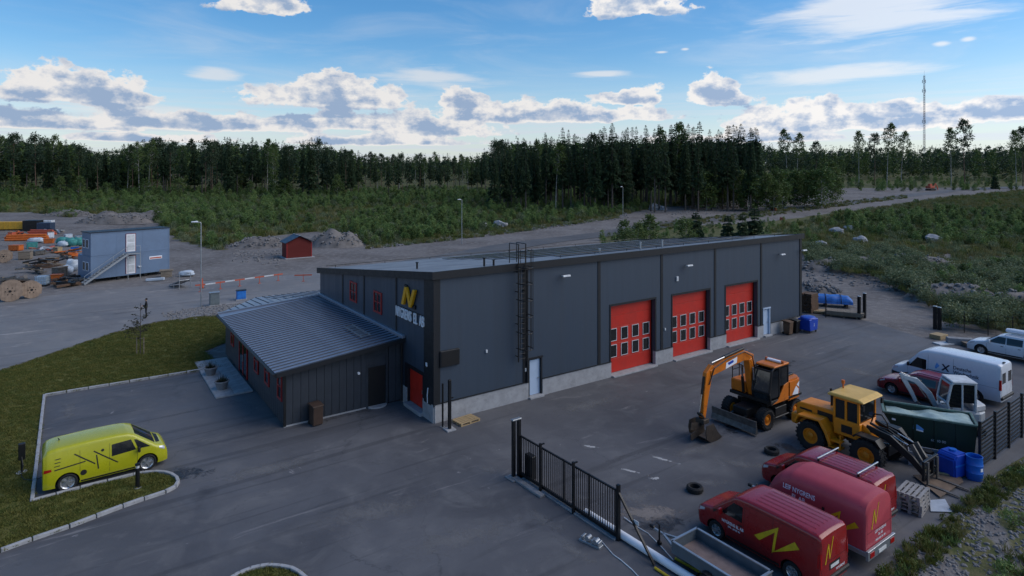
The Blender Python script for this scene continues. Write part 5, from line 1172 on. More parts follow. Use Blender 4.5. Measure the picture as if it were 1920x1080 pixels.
def skip():
    a = R(-27.7); e = thing('waste_skip', 'dark green waste skip half covered with a pale sheet, behind the blue drums', 'skip', (17.45 + .885 * 1.75 + .465 * .8, 28.75 - .465 * 1.75 + .885 * .8, 0), a)
    L, Wd = 1.78, .80; zt = 1.58
    prof = [(-L, zt), (-L + .85, .12), (L - .12, .12), (L, zt)]
    q = MB(); T = .05
    for y in (-Wd, Wd - T): q.prism(prof, y, y + T, 'y')
    q.prism([(-L, zt), (-L + .85, .12), (-L + .92, .12), (-L + .07, zt)], -Wd + T, Wd - T, 'y'); q.prism([(L, zt), (L - .12, .12), (L - .19, .12), (L - .07, zt)], -Wd + T, Wd - T, 'y'); q.bb((-L + .95, -Wd + T, .12), (L - .2, Wd - T, .18))
    sh = q.build('shell', M['skipg'], e)
    q = MB(); q.bb((-L - .05, -Wd - .06, zt), (L + .05, -Wd + .04, zt + .09)); q.bb((-L - .05, Wd - .04, zt), (L + .05, Wd + .06, zt + .09)); q.bb((-L - .05, -Wd + .042, zt), (-L + .06, Wd - .042, zt + .09)); q.bb((L - .06, -Wd + .042, zt), (L + .05, Wd - .042, zt + .09)); q.build('rim', mat('skip_rim', (.10, .17, .14), .5, 0, .2, 3, dirt=.4, dirtc=(.3, .3, .3)), e, bevel=.015)
    for x in (-.55, .25, 1.05): q = MB(); q.prism([(x - .05, .12), (x + .05, .12), (x + .05, zt), (x - .05, zt)], -Wd - .05, -Wd, 'y'); q.build('rib', M['skipg'], sh)
    for x in (-1.1, -.4, .9): q = MB(); q.bb((x, -.6, 0), (x + .12, .6, .119)); q.build('skid', M['black'], e)
    # printed marks on the side
    vs, fs = text_mb('60 40 00', .16); q = MB(); q.add([(.35 + v[0], -Wd - .012, .62 + v[1]) for v in vs], fs); q.build('lettering', M['whiteish'], sh)
    q = MB(); q.prism([(-.62, 1.05), (-.25, 1.0), (-.2, 1.1), (-.45, 1.28), (-.6, 1.25)], -Wd - .012, -Wd - .004, 'y'); q.build('sticker', M['sky'], sh)
    q = MB(); q.prism([(-.6, 1.02), (-.22, .97), (-.22, 1.03), (-.6, 1.08)], -Wd - .013, -Wd - .004, 'y'); q.build('sticker', M['letter'], sh)
    q = MB(); q.prism([(-1.45, 1.32), (-1.3, 1.30), (-1.3, 1.38), (-1.45, 1.4)], -Wd - .012, -Wd - .004, 'y'); q.build('sticker', M['letter'], sh)
    # pale sheet lying crumpled inside
    n = 22; vs = []; rr = random.Random(3)
    for i in range(n):
        for j in range(12):
            x = -L + .1 + (2 * L - .2) * i / (n - 1); y = -Wd + .08 + (2 * Wd - .16) * j / 11
            vs.append((x, y, 1.50 + .16 * mnoise.noise((x * 1.6, y * 2.2, 3)) + .10 * math.sin(x * 1.3)))
    q = MB(); q.add(vs, [(i * 12 + j, (i + 1) * 12 + j, (i + 1) * 12 + j + 1, i * 12 + j + 1) for i in range(n - 1) for j in range(11)]); s = q.build('cover_sheet', mat('pale_sheet', (.42, .52, .48), .5, 0, .15, 2, dirt=.4, dirtc=(.08, .2, .16)), e, smooth=60, fix=False)
skip()

def mini():
    e = thing('mini_excavator', 'small pale grey excavator with a cab standing behind the green skip', 'excavator', (22.35, 30.7, 0), R(168))
    for s in (1, -1):
        q = MB(); pr = [(-.85, .22), (-.75, .05), (.75, .05), (.85, .22), (.78, .40), (-.78, .40)]
        q.prism(pr, s * .75 - .17, s * .75 + .17, 'y'); q.build('track', M['rubber'], e, bevel=.05)
    q = MB(); q.bb((-.5, -.58, .2), (.5, .58, .42)); q.cyl((0, 0, .42), (0, 0, .58), .4, n=18); q.build('undercarriage', M['black'], e)
    q = MB(); q.prism([(.75, -.75), (-.6, -.78), (-1.0, -.4), (-1.05, 0), (-1.0, .4), (-.6, .78), (.75, .75)], .58, 1.12, 'z'); q.build('house', M['minig'], e, bevel=.06)
    q = MB(); q.prism([(-.35, -.78), (-1.02, -.4), (-1.02, .4), (-.35, .78)], 1.12, 1.45, 'z'); q.build('engine_cover', M['whiteish'], e, bevel=.06)
    prof = [(-.42, 1.12), (.72, 1.12), (.80, 1.5), (.62, 2.42), (.5, 2.5), (-.42, 2.5)]
    q = MB()
    for y in (-.32, .70):
        for a, b in zip(prof, prof[1:] + prof[:1]): q.bar((a[0], y, a[1]), (b[0], y, b[1]), .10, .10)
        q.bar((.15, y, 1.12), (.15, y, 2.5), .08)
    for a in prof: q.bar((a[0], -.32, a[1]), (a[0], .70, a[1]), .10, .10)
    cab = q.build('cab_frame', M['minig'], e, bevel=.015)
    for y in (-.33, .71): glass_panel('cab_window', [(.2, y, 1.3), (.72, y, 1.3), (.76, y, 1.52), (.58, y, 2.42), (.2, y, 2.44)], cab); glass_panel('cab_window', [(-.37, y, 1.55), (.10, y, 1.55), (.10, y, 2.44), (-.37, y, 2.44)], cab)
    glass_panel('windscreen', [(.79, -.27, 1.5), (.79, .65, 1.5), (.63, .65, 2.4), (.63, -.27, 2.4)], cab, M['windscreen']); glass_panel('cab_window', [(-.43, -.27, 1.6), (-.43, .65, 1.6), (-.43, .65, 2.44), (-.43, -.27, 2.44)], cab)
    q = MB(); q.bb((-.5, -.4, 2.5), (.62, .78, 2.6)); q.build('cab_roof', M['whiteish'], cab, bevel=.04)
    b1 = beam('boom', [(.85, .95), (1.15, 1.55), (1.75, 2.18), (2.35, 2.35)], [.10, .13, .13, .09], -.52, -.34, M['minig'], e, .015)
    b2 = beam('stick', [(2.45, 2.5), (2.30, 2.2), (1.95, 1.55), (1.75, 1.1)], [.07, .11, .09, .07], -.50, -.36, M['minig'], e, .015)
    ram('boom_cylinder', (1.0, .85), (1.65, 1.85), -.25, .045, b1); ram('arm_cylinder', (1.5, 2.15), (2.45, 2.55), -.43, .04, b1)
    q = MB()
    for a, b in zip([(1.7, 1.1), (1.5, .95), (1.42, .75), (1.55, .6)], [(1.5, .95), (1.42, .75), (1.55, .6), (1.85, .62)]): q.bar((a[0], -.43, a[1]), (b[0], -.43, b[1]), .55, .03)
    q.build('bucket', M['bucket'], e)
    q = MB(); q.bb((1.0, -.85, .08), (1.06, .85, .42)); q.bar((.4, -.3, .3), (1.0, -.3, .25), .08); q.bar((.4, .3, .3), (1.0, .3, .25), .08); q.build('dozer_blade', M['minig'], e)
mini()
# ------------------------------------------------------------------ yard furniture
def gate():
    P0, P1 = G(975, 893), G(1157, 1012); d = P1 - P0; L = d.length; ang = math.atan2(d.y, d.x)
    g = thing('sliding_gate', 'black barred sliding gate standing open across the yard', 'gate', P0, ang)
    q = MB(); q.bar((0, 0, .16), (L, 0, .16), .08, .12); q.bar((0, 0, 1.72), (L, 0, 1.72), .06, .06)
    for x in (.03, L * .25, L * .5, L * .75, L - .03): q.bar((x, 0, .1), (x, 0, 1.75), .06, .06)
    q.build('gate_frame', M['blackm'], g)
    b = MB(); b.bb((-.012, -.012, .2), (.012, .012, 1.72)); b0 = None; n = int(L / .115)
    for i in range(1, n):
        if b0 is None: o = b.build('gate_bar', M['blackm'], g); b0 = o
        else: o = inst(b0, 'gate_bar', g)
        o.location.x = i * L / n
    q = MB(); q.bb((.25, .05, .1), (.75, .30, 1.05)); q.build('drive_box', M['black'], g, bevel=.02)
    for x in (L * .27, L * .62):
        q = MB(); q.bar((x, -.12, -.1), (x, -.12, 1.95), .09, .09); q.bar((x, -.12, 1.9), (x, .08, 1.9), .05); q.build('guide_post', M['blackm'], g)
    q = MB(); q.bar((L + .06, 0, 0), (L + .06, 0, 1.95), .11, .11); q.build('end_post', M['blackm'], g)
    q = MB(); q.bar((L + .06, 0, 1.7), (L + 1.75, -.1, .05), .07, .07); q.build('brace', M['blackm'], g)
    q = MB(); q.box((L + .9, -.02, 1.02), (.22, .02, .12)); q.build('tag_plate', M['whiteish'], g)
    q = MB(); q.bb((-.2, -.45, 0), (1.9, -.20, .10)); q.build('foundation_beam', M['concrete_d'], g, bevel=.02); q = MB(); q.bb((-.1, -.15, 0), (L, .2, .06)); q.build('track_sill', M['concrete_d'], g, bevel=.01)
    p = thing('gate_portal', 'tall black twin post at the closed end of the sliding gate', 'gate post', G(968, 895), ang)
    for y in (-.14, .14): q = MB(); q.bb((-.07, y - .07, 0), (.07, y + .07, 2.42)); q.build('post', M['blackm'], p, bevel=.01)
    q = MB(); q.bb((-.09, -.23, 2.42), (.09, .23, 2.48)); q.build('cap', M['galv'], p, bevel=.01)
    q = MB(); q.bb((-.3, -.4, 0), (.3, .4, .06)); q.build('footing', M['concrete_d'], p, bevel=.02)
gate()
def roller():
    o = thing('gate_roller', 'grey steel roller bracket lying at the foot of the sliding gate', 'bracket', G(1108, 1020), R(-40))
    q = MB(); q.bb((-.42, -.13, 0), (.42, .13, .08)); 
    for x in (-.3, .1, .34): q.bb((x - .04, -.12, .08), (x + .04, .12, .22))
    q.build('base_plate', M['galv'], o, bevel=.01)
    for x in (-.1, .22): q = MB(); q.cyl((x, -.11, .18), (x, .11, .18), .09, n=14); q.build('wheel', M['galv'], o)
roller()
q = MB(); q.cyl((0, 0, .13), (5.4, 0, .13), .13, n=16); q.cyl((5.395, 0, .13), (5.402, 0, .13), .11, n=16); o = q.build('plastic_pipe', M['white'], smooth=40, loc=(2.75, 22.95, .006), rz=math.atan2(-4.3, 3.25)); tag(o, 'long white plastic pipe lying behind the sliding gate', 'pipe')
yp = MB(); yp.cyl((0, 0, .05), (1.9, 0, .05), .045, n=10)
for k, (px, py, lab) in enumerate(((1228, 1068, 'yellow pole beside the white pipe'), (1250, 1056, 'yellow pole in the middle of three'), (1266, 1050, 'yellow pole next to the flat trailer'))):
    o = yp.build('marker_pole', M['vyellow'], smooth=40, loc=G(px, py) + Vector((0, 0, .006)), rz=math.atan2(-4.3, 3.25) + .03 * k); tag(o, lab, 'pole', 'yellow marker poles')
def cable(name, pts, r, m, label):
    q = MB(); q.tube([Vector(p) for p in pts], r, 6); tag(q.build(name, m), label, 'cable')
cable('ground_cable', [G(1170, 970, .05), G(1190, 985, .02), G(1215, 1000, .02), G(1240, 1025, .02), G(1262, 1050, .02)], .02, M['whiteish'], 'thin pale cable on the asphalt between gate and flat trailer')
cable('ground_cable', [G(1128, 1015, .02), G(1150, 1040, .02), G(1164, 1050, .03), G(1185, 1068, .02), G(1210, 1095, .02)], .018, M['whiteish'], 'pale cable in front of the sliding gate')

def flat_trailer():
    t = thing('flat_trailer', 'open galvanised trailer with a bare brown floor at the bottom edge', 'trailer', (6.52, 19.25, 0), HV)
    q = MB(); q.bb((-1.35, -.6, .44), (1.35, .6, .47)); q.build('floor', mat('ply_floor', (.22, .16, .145), .8, 0, .15, 2, dirt=.5, dirtc=(.10, .09, .085)), t)
    for lo, hi in (((-1.35, .60, .42), (1.35, .64, .80)), ((-1.35, -.64, .42), (1.35, -.60, .80)), ((1.35, -.64, .42), (1.39, .64, .80)), ((-1.39, -.64, .42), (-1.35, .64, .80))):
        q = MB(); q.bb(lo, hi); s = q.build('side_board', mat('trailer_side', (.13, .155, .175), .5, .3, .1, 3), t, bevel=.008)
        q = MB(); q.bb((lo[0] - .02, lo[1] - .02, .80), (hi[0] + .02, hi[1] + .02, .83)); q.build('rail', M['galv'], s)
    q = MB(); q.bar((1.35, .4, .38), (2.3, 0, .38), .07, .08); q.bar((1.35, -.4, .38), (2.3, 0, .38), .07, .08); q.bar((2.2, 0, .38), (2.7, 0, .38), .07, .07); q.build('drawbar', M['galv'], t)
    q = MB(); q.cyl((2.35, .12, .06), (2.35, .12, .72), .03, n=8); q.lathe([(.09, -.03), (.09, .03)], (2.35, .12, .09), 12, 'y'); q.bar((2.35, .12, .72), (2.5, .12, .72), .025); q.build('jockey_wheel', M['black'], t)
    q = MB(); q.box((2.78, 0, .42), (.2, .11, .1)); q.build('coupling', M['black'], t, bevel=.02)
    for s in (1, -1):
        make_wheel(t, -.1, s * .78, .28, .16, M['galv'], 6, s)
        q = MB(); q.lathe([(.33, -.1), (.33, .1)], (0, 0, 0), 20, 'y', cap=False); o = q.build('mudguard', M['black'], t); o.location = (-.1, s * .78, .28)
flat_trailer()
def tyre(loc, label, k=1):
    q = MB(); r = .33
    for i in range(k): z = i * .24; q.lathe([(r * .6, .02 + z), (r * .85, z), (r, .05 + z), (r, .17 + z), (r * .85, .22 + z), (r * .6, .20 + z), (r * .62, .11 + z), (r * .6, .02 + z)], n=24, cap=False)
    tag(q.build('tyre', M['rubber'], smooth=40, loc=Vector(loc) + Vector((0, 0, .008))), label, 'tyre', 'loose tyres lying in the yard')
tyre(G(1303, 921), 'loose black tyre lying on the open asphalt left of the red vans', 1); tyre(G(1447, 850), 'loose black tyre by the nose of the van with roof bars'); tyre((21.2, 32.9, 0), 'loose black tyre under the small grey digger')

# drums, tub and scrap by the skip
def drum(loc):
    t = thing('plastic_drum', 'open blue plastic drum with a white label', 'drum', loc)
    q = MB(); q.lathe([(.27, 0), (.29, .04), (.30, .3), (.31, .32), (.30, .34), (.30, .62), (.31, .64), (.30, .66), (.29, .94), (.30, .97), (.27, .97), (.26, .3), (.001, .3)], n=24); q.build('shell', M['blue2'], t, smooth=40)
    q = MB()
    for i in range(4):
        a0, a1 = -1.45 + i * .1, -1.35 + i * .1
        q.add([(.306 * math.cos(a0), .306 * math.sin(a0), .42), (.306 * math.cos(a1), .306 * math.sin(a1), .42), (.306 * math.cos(a1), .306 * math.sin(a1), .56), (.306 * math.cos(a0), .306 * math.sin(a0), .56)], [(0, 1, 2, 3)])
    q.build('paper_label', M['letter'], t)
drum(G(1827, 898))
def tank(loc):
    t = thing('plastic_tank', 'blue plastic tank with a sloping lid beside the drum', 'tank', loc, HA - .2)
    q = MB(); q.prism([(-.48, 0), (.48, 0), (.52, .78), (.3, .98), (-.35, .98), (-.52, .8)], -.38, .38, 'y'); q.build('shell', M['blue'], t, bevel=.06, seg=2)
    q = MB(); q.cyl((0, 0, .98), (0, 0, 1.06), .14, n=14); q.build('screw_cap', M['blue2'], t); q = MB(); q.bb((-.5, -.40, .5), (.5, -.385, .56)); q.build('moulded_rib', M['blue2'], t)
tank(G(1787, 888))
def tub(loc):
    t = thing('steel_tub', 'grey open tub with black scrap in front of the skip', 'tub', loc, R(-30))
    q = MB()
    for lo, hi in (((-.6, -.4, 0), (.6, -.36, .62)), ((-.6, .36, 0), (.6, .4, .62)), ((-.6, -.36, 0), (-.56, .36, .62)), ((.56, -.36, 0), (.6, .36, .62)), ((-.56, -.36, .02), (.56, .36, .06))): q.bb(lo, hi)
    q.build('shell', mat('tub_grey', (.30, .32, .36), .5, 0, .1, 3, dirt=.3), t, bevel=.01); q = MB(); rr = random.Random(5)
    for i in range(9): q.box((rr.uniform(-.4, .4), rr.uniform(-.2, .2), rr.uniform(.35, .6)), (rr.uniform(.15, .4), rr.uniform(.1, .3), rr.uniform(.08, .2)), rr.uniform(0, 3))
    q.build('scrap', M['black'], t)
tub((18.1, 26.95, .006))
def slabthing(name, pts, z0, z1, m, label, cat, group=None):
    a = [G(*p) for p in pts]; c = sum(a, Vector()) / len(a); q = MB(); q.prism([(p.x - c.x, p.y - c.y) for p in a], z0, z1, 'z'); return tag(q.build(name, m, loc=(c.x, c.y, .006), bevel=.004), label, cat, group)
slabthing('plywood_sheet', [(1712, 894), (1797, 888), (1806, 906), (1763, 936)], .05, .075, mat('old_ply', (.19, .13, .09), .85, 0, .2, 1.5, dirt=.4), 'brown plywood sheet lying in front of the blue drums', 'sheet')
slabthing('white_board', [(1743, 940), (1772, 938), (1785, 962), (1745, 961)], .03, .05, mat('pale_board', (.42, .45, .50), .5, 0, .1, 3), 'pale grey board on the ground beside the pallet stack', 'board')
for k, (a, b) in enumerate((((1727, 874), (1800, 886)), ((1725, 880), (1793, 892)))):
    A, B = G(*a, .1), G(*b, .1); q = MB(); q.bar(A, B, .1, .05); tag(q.build('plank', M['wood'], bevel=.004), ('upper' if k == 0 else 'lower') + ' of two pale planks leading to the blue tank', 'plank', 'planks at the loader forks')
def pallet_mesh():
    q = MB()
    for y in (-.36, -.18, 0, .18, .36): q.bb((-.6, y - .055, .122), (.6, y + .055, .144))
    for x in (-.55, 0, .55): q.bb((x - .05, -.4, .1), (x + .05, .4, .1219))
    return q
def pallet(loc, rz, label, m, group, cat='pallet'):
    t = thing('pallet', label, cat, loc, rz, group)
    d = MB(); d.bb((-.6, -.055, 0), (.6, .055, .022)); c = MB(); c.bb((-.05, -.4, 0), (.05, .4, .022)); bl = MB(); bl.bb((-.05, -.05, 0), (.05, .05, .078)); D = C = Bk = None
    for y in (-.345, -.17, 0, .17, .345):
        if D is None: o = D = d.build('deck_board', m, t)
        else: o = inst(D, 'deck_board', t)
        o.location = (0, y, .122)
    for x in (-.55, 0, .55):
        if C is None: o = C = c.build('stringer', m, t)
        else: o = inst(C, 'stringer', t)
        o.location = (x, 0, .0999)
        for y in (-.345, 0, .345):
            if Bk is None: o = Bk = bl.build('block', m, t)
            else: o = inst(Bk, 'block', t)
            o.location = (x, y, .0219)
        for y in (-.345, 0, .345):
            if x == 0: o = inst(D, 'bottom_board', t); o.location = (0, y, 0)
    return t
P0 = pallet(HL(1.45, -.75, .008), HA + .1, 'new yellow wooden pallet lying at the near corner of the hall', M['wood'], 'pallets')
pk = pallet((15.35, 23.45, .008), HA + .15, 'grey wooden pallet, one of the stack behind the van with roof bars', mat('grey_pallet', (.33, .31, .30), .85, 0, .2, 3, .2, 40), 'stacked grey pallets')
for i in range(1, 5):
    c = copy_tree(pk); place(c, (15.35 + random.uniform(-.05, .05), 23.45 + random.uniform(-.03, .03), .008 + i * .146), HA + .15 + random.uniform(-.06, .06))
def beacon(loc, label):
    t = thing('warning_cone_lamp', label, 'lamp', loc); q = MB(); q.bb((-.1, -.1, 0), (.1, .1, .14)); q.build('base', M['orange'], t, bevel=.02); q = MB(); q.cyl((0, 0, .14), (0, 0, .3), .09, .07, 10); q.build('lens', M['orange'], t)
beacon((17.35, 28.05, .006), 'orange warning lamp on the ground by the loader arms'); 
q = MB(); q.prism([(-.14, 0), (.14, 0), (.17, .28), (-.17, .28)], -.14, .14, 'y'); tag(q.build('orange_bucket', M['orange'], bevel=.02, loc=G(1808, 866) + Vector((0, 0, .006))), 'small orange bucket between the blue tank and the skip', 'bucket')

# dark slatted fence along the yard edge
def fence():
    A = Vector((20.1, 26.35, 0)); f = thing('slatted_fence', 'black slatted fence panels beside the skip along the yard edge', 'fence', A, HA + .02)
    pm = MB(); pm.bb((-.05, -.05, 0), (.05, .05, 2.15)); sm = MB(); sm.bb((.06, -.012, -.045), (1.84, .012, .045)); p0 = s0 = None
    for i in range(6):
        if p0 is None: o = p0 = pm.build('post', M['blackm'], f)
        else: o = inst(p0, 'post', f)
        o.location.x = i * 1.9
        if i == 5: break
        for k in range(11):
            if s0 is None: o = s0 = sm.build('slat', M['blackm'], f)
            else: o = inst(s0, 'slat', f)
            o.location = (i * 1.9, 0, .2 + k * .18)
fence()
# far gate posts, wire fence
def gpost(px, py, h, label):
    t = thing('gate_post', label, 'post', G(px, py), HA, 'black gate posts by the gravel track'); 
    q = MB(); q.bb((-.11, -.11, 0), (.11, .11, h)); q.build('shaft', M['blackm'], t, bevel=.01); q = MB(); q.bb((-.13, -.13, h), (.13, .13, h + .05)); q.build('cap', M['galv'], t, bevel=.01)
gpost(1611, 599, 2.0, 'black gate post standing against the lumber pile'); gpost(1621, 596, 2.15, 'black gate post on the track side of the lumber pile'); gpost(1753, 617, 1.85, 'black gate post on the far side of the track'); gpost(1761, 618, 1.8, 'black gate post on the far side of the track, nearest the fence')
def wire_fence(a, b, n, label, h=1.7):
    A, B = Vector(a), Vector(b); d = B - A; L = d.length; f = thing('wire_fence', label, 'fence', A, math.atan2(d.y, d.x))
    pm = MB(); pm.cyl((0, 0, 0), (0, 0, h), .035, n=6); p0 = None
    for i in range(n + 1):
        if p0 is None: o = p0 = pm.build('post', M['blackm'], f)
        else: o = inst(p0, 'post', f)
        o.location.x = i * L / n
    q = MB()
    for k in range(5): q.bar((0, 0, .15 + k * (h - .2) / 4), (L, 0, .15 + k * (h - .2) / 4), .012)
    for k in range(int(L / .5)): q.bar((k * .5, 0, .1), (k * .5, 0, h - .05), .008)
    q.build('wire_mesh', M['galvwire'], f)['kind'] = 'stuff'
wire_fence(G(1765, 618), G(2050, 655), 6, 'thin black wire fence at the edge of the scrub behind the white car')
wire_fence(HL(34.6, 6.5), G(1608, 599), 4, 'thin black wire fence between hall and lumber pile', 1.9)
# odds and ends along that edge
q = MB(); q.box((0, 0, .16), (1.1, .8, .32), .1); tag(q.build('timber_crate', M['wood'], loc=G(1760, 634), bevel=.01, rz=.4), 'low yellow timber crate at the foot of the far gate post', 'crate')
q = MB(); q.box((0, 0, .05), (1.6, .7, .1), 0); tag(q.build('board_stack', M['whiteish'], loc=G(1772, 645), bevel=.01, rz=.2), 'pale board lying beside the timber crate', 'board')
q = MB(); q.box((0, 0, .25), (1.7, .5, .5), 0); tag(q.build('concrete_block', M['concrete_d'], loc=G(1800, 646), bevel=.03, rz=-.3), 'low concrete block at the wire fence', 'block')
q = MB(); q.box((0, 0, .3), (2.2, .9, .04), 0); q.box((0, 0, .14), (1.9, .7, .28)); tag(q.build('board_stack', M['wood_g'], loc=G(1835, 650), bevel=.01, rz=-.1), 'board stack behind the bonnet of the white estate car', 'board')

# bins by the far door
def wheeled_container(loc, rz):
    t = thing('wheeled_container', 'blue four-wheeled waste container at the far end of the hall', 'container', loc, rz)
    q = MB(); q.prism([(-.55, .18), (.55, .18), (.66, 1.1), (-.66, 1.1)], -.5, .5, 'y'); q.build('tub', M['blue'], t, bevel=.04)
    q = MB(); q.lathe([(.001, .18), (.3, .16), (.5, .1), (.56, 0)], n=20); l = q.build('lid', M['blue'], t, smooth=40); l.location = (0, 0, 1.12); l.scale = (1.25, 1., 1)
    for x in (-.45, .45):
        for y in (-.4, .4): q = MB(); q.cyl((x, y - .03, .09), (x, y + .03, .09), .09, n=12); q.build('caster', M['black'], t)
    q = MB(); q.bb((-.09, -.505, .6), (.09, -.501, .85)); 
    vs, fs = text_mb('2', .3); q = MB(); q.add([(v[0], -.52 - .0, .55 + v[1]) for v in vs], fs); q.build('lettering', M['letter'], t)
wheeled_container(HL(33.3, -1.15, .008), HA)
def wheelie(loc, rz, m, label):
    t = thing('wheelie_bin', label, 'bin', loc, rz, 'wheeled bins')
    q = MB(); q.prism([(-.24, .08), (.24, .04), (.30, .98), (-.31, .98)], -.26, .26, 'y'); q.build('tub', m, t, bevel=.03)
    q = MB(); q.prism([(-.40, 1.0), (.33, .985), (.33, 1.03), (-.1, 1.09), (-.40, 1.07)], -.30, .30, 'y'); q.build('lid', m, t, bevel=.02)
    for y in (-.24, .24): q = MB(); q.cyl((-.27, y - .03, .1), (-.27, y + .03, .1), .1, n=12); q.build('wheel', M['rubber'], t)
    q = MB(); q.bar((-.43, -.22, 1.0), (-.43, .22, 1.0), .04); q.build('handle', m, t)
wheelie(HL(32.1, -.75, .008), HA - math.pi / 2, M['black'], 'black wheeled bin beside the blue container')
wheelie(HL(31.2, -.7, .008), HA - math.pi / 2, M['wood_b'], 'brown wheeled bin by the far pale door')
wheelie(HL(-5.0, 3.3, .008), HA - math.pi / 2 + .1, mat('bin_brown', (.07, .042, .030), .55), 'brown wheeled bin against the annex wall')
# lumber by the far corner
def lumber(name, loc, rz, L, nx, nz, w, h, m, label, jit=.05):
    t = thing(name, label, 'lumber', loc, rz); q = MB(); q.bb((-L / 2, -w / 2 + .006, 0), (L / 2, w / 2 - .006, h - .008)); o0 = None
    for k in range(nz):
        for i in range(nx):
            if random.random() < .06: continue
            if o0 is None: o = o0 = q.build('plank', m, t)
            else: o = inst(o0, 'plank', t)
            o.location = (random.uniform(-jit, jit), (i - nx / 2 + .5) * w, .1 + k * h)
    b = MB()
    for x in (-L * .35, 0, L * .35): b.bb((x - .05, -nx * w / 2, 0), (x + .05, nx * w / 2, .1))
    b.build('bearer', M['wood_g'], t)
lumber('lumber_stack', G(1583, 594) , -.55, 2.9, 9, 4, .14, .11, M['wood_g'], 'neat low stack of planks against the black gate post', .1)
lumber('lumber_stack', G(1540, 587), -.45, 2.3, 6, 2, .18, .08, M['wood'], 'flat pale stack of boards between hall and plank stack', .3)
lumber('lumber_stack', G(1517, 585), HA, 1.2, 8, 14, .14, .12, M['wood_b'], 'tall brown pile of short timber tight by the hall corner', .06)
def tarp_pile():
    t = thing('tarp_bundle', 'long bundle wrapped in bright blue tarpaulin behind the lumber', 'bundle', G(1547, 573), -.35)
    n, m_ = 26, 12; vs = []
    for i in range(n):
        x = -2.3 + 4.6 * i / (n - 1); k = 1 - .5 * max(0, abs(i / (n - 1) - .5) * 2 - .85) / .15
        for j in range(m_):
            a = math.pi * j / (m_ - 1); y = .75 * math.cos(a); z = .35 + .75 * k * math.sin(a) ** .7
            dd = .10 * mnoise.noise((x * 1.4, a * 1.5, 0)); vs.append((x, y * (1 + dd), z * (1 + dd) if j not in (0, m_ - 1) else .35))
    q = MB(); q.add(vs, [(i * m_ + j, (i + 1) * m_ + j, (i + 1) * m_ + j + 1, i * m_ + j + 1) for i in range(n - 1) for j in range(m_ - 1)] + [tuple(range(m_)), tuple(range((n - 1) * m_, n * m_))]); q.build('tarpaulin', M['tarp_b'], t, smooth=50)
    for x in (-1.4, 0, 1.3):
        q = MB(); q.tube([(x, .80 * math.cos(a), .36 + .80 * math.sin(a) ** .7) for a in [math.pi * k / 10 for k in range(11)]], .03, 5); q.build('strap', M['black'], t)
    q = MB()
    for x in (-1.8, 0, 1.8): q.bb((x - .08, -.7, 0), (x + .08, .7, .34))
    q.build('bearer', M['wood_b'], t)
tarp_pile()
# two slim posts at the near corner, EV charger, bollard lamp
t = thing('gate_post', 'tall black gate post on a concrete foot at the near hall corner', 'post', G(843, 806), HA); q = MB(); q.bb((-.07, -.07, 0), (.07, .07, 2.5)); q.build('shaft', M['blackm'], t, bevel=.01); q = MB(); q.bb((-.25, -.25, 0), (.25, .25, .07)); q.build('footing', M['concrete'], t, bevel=.01); q = MB(); q.bb((.07, -.03, 1.55), (.2, .03, 1.6)); q.build('latch', M['blackm'], t)
t = thing('slim_post', 'slim black post next to the tall gate post at the hall corner', 'post', G(830, 801), HA); q = MB(); q.bb((-.035, -.035, 0), (.035, .035, 2.2)); q.build('shaft', M['blackm'], t); q = MB(); q.bb((-.1, -.1, 0), (.1, .1, .03)); q.build('foot_plate', M['galv'], t)
t = thing('charging_post', 'black car charging post on the lawn behind the lime van', 'charger', G(41, 886, .05), R(37))
q = MB(); q.cyl((0, 0, 0), (0, 0, .75), .04, n=10); q.build('pole', M['blackm'], t); q = MB(); q.bb((-.12, -.1, .55), (.12, .1, 1.25)); hd = q.build('charger_head', M['black'], t, bevel=.03); q = MB(); q.bb((.121, -.05, .95), (.125, .05, 1.1)); q.build('screen', M['glassd'], hd); q = MB(); q.lathe([(.2, 0), (.2, .03), (.001, .03)], n=14); q.build('foot', M['concrete'], t)
q = MB(); q.tube([(0, -.1, .7), (.05, -.3, .4), (0, -.5, .05), (.1, -.9, .03), (.4, -1.2, .03), (.7, -1.1, .03)], .018, 6); q.build('charging_cable', M['black'], t)
t = thing('bollard_lamp', 'grey bollard lamp on the grass tip in front of the lime van', 'bollard', G(258, 914, .05))
q = MB(); q.lathe([(.08, 0), (.08, .78), (.06, .80), (.06, .90), (.095, .91), (.095, .97), (.001, 1.0)], n=16); q.build('shaft', M['blackm'], t, smooth=40); q = MB(); q.lathe([(.066, .80), (.066, .905)], n=16, cap=False); q.build('lens', M['whiteish'], t); q = MB(); q.lathe([(.15, 0), (.15, .02), (.001, .02)], n=14); q.build('foot_plate', M['concrete'], t)
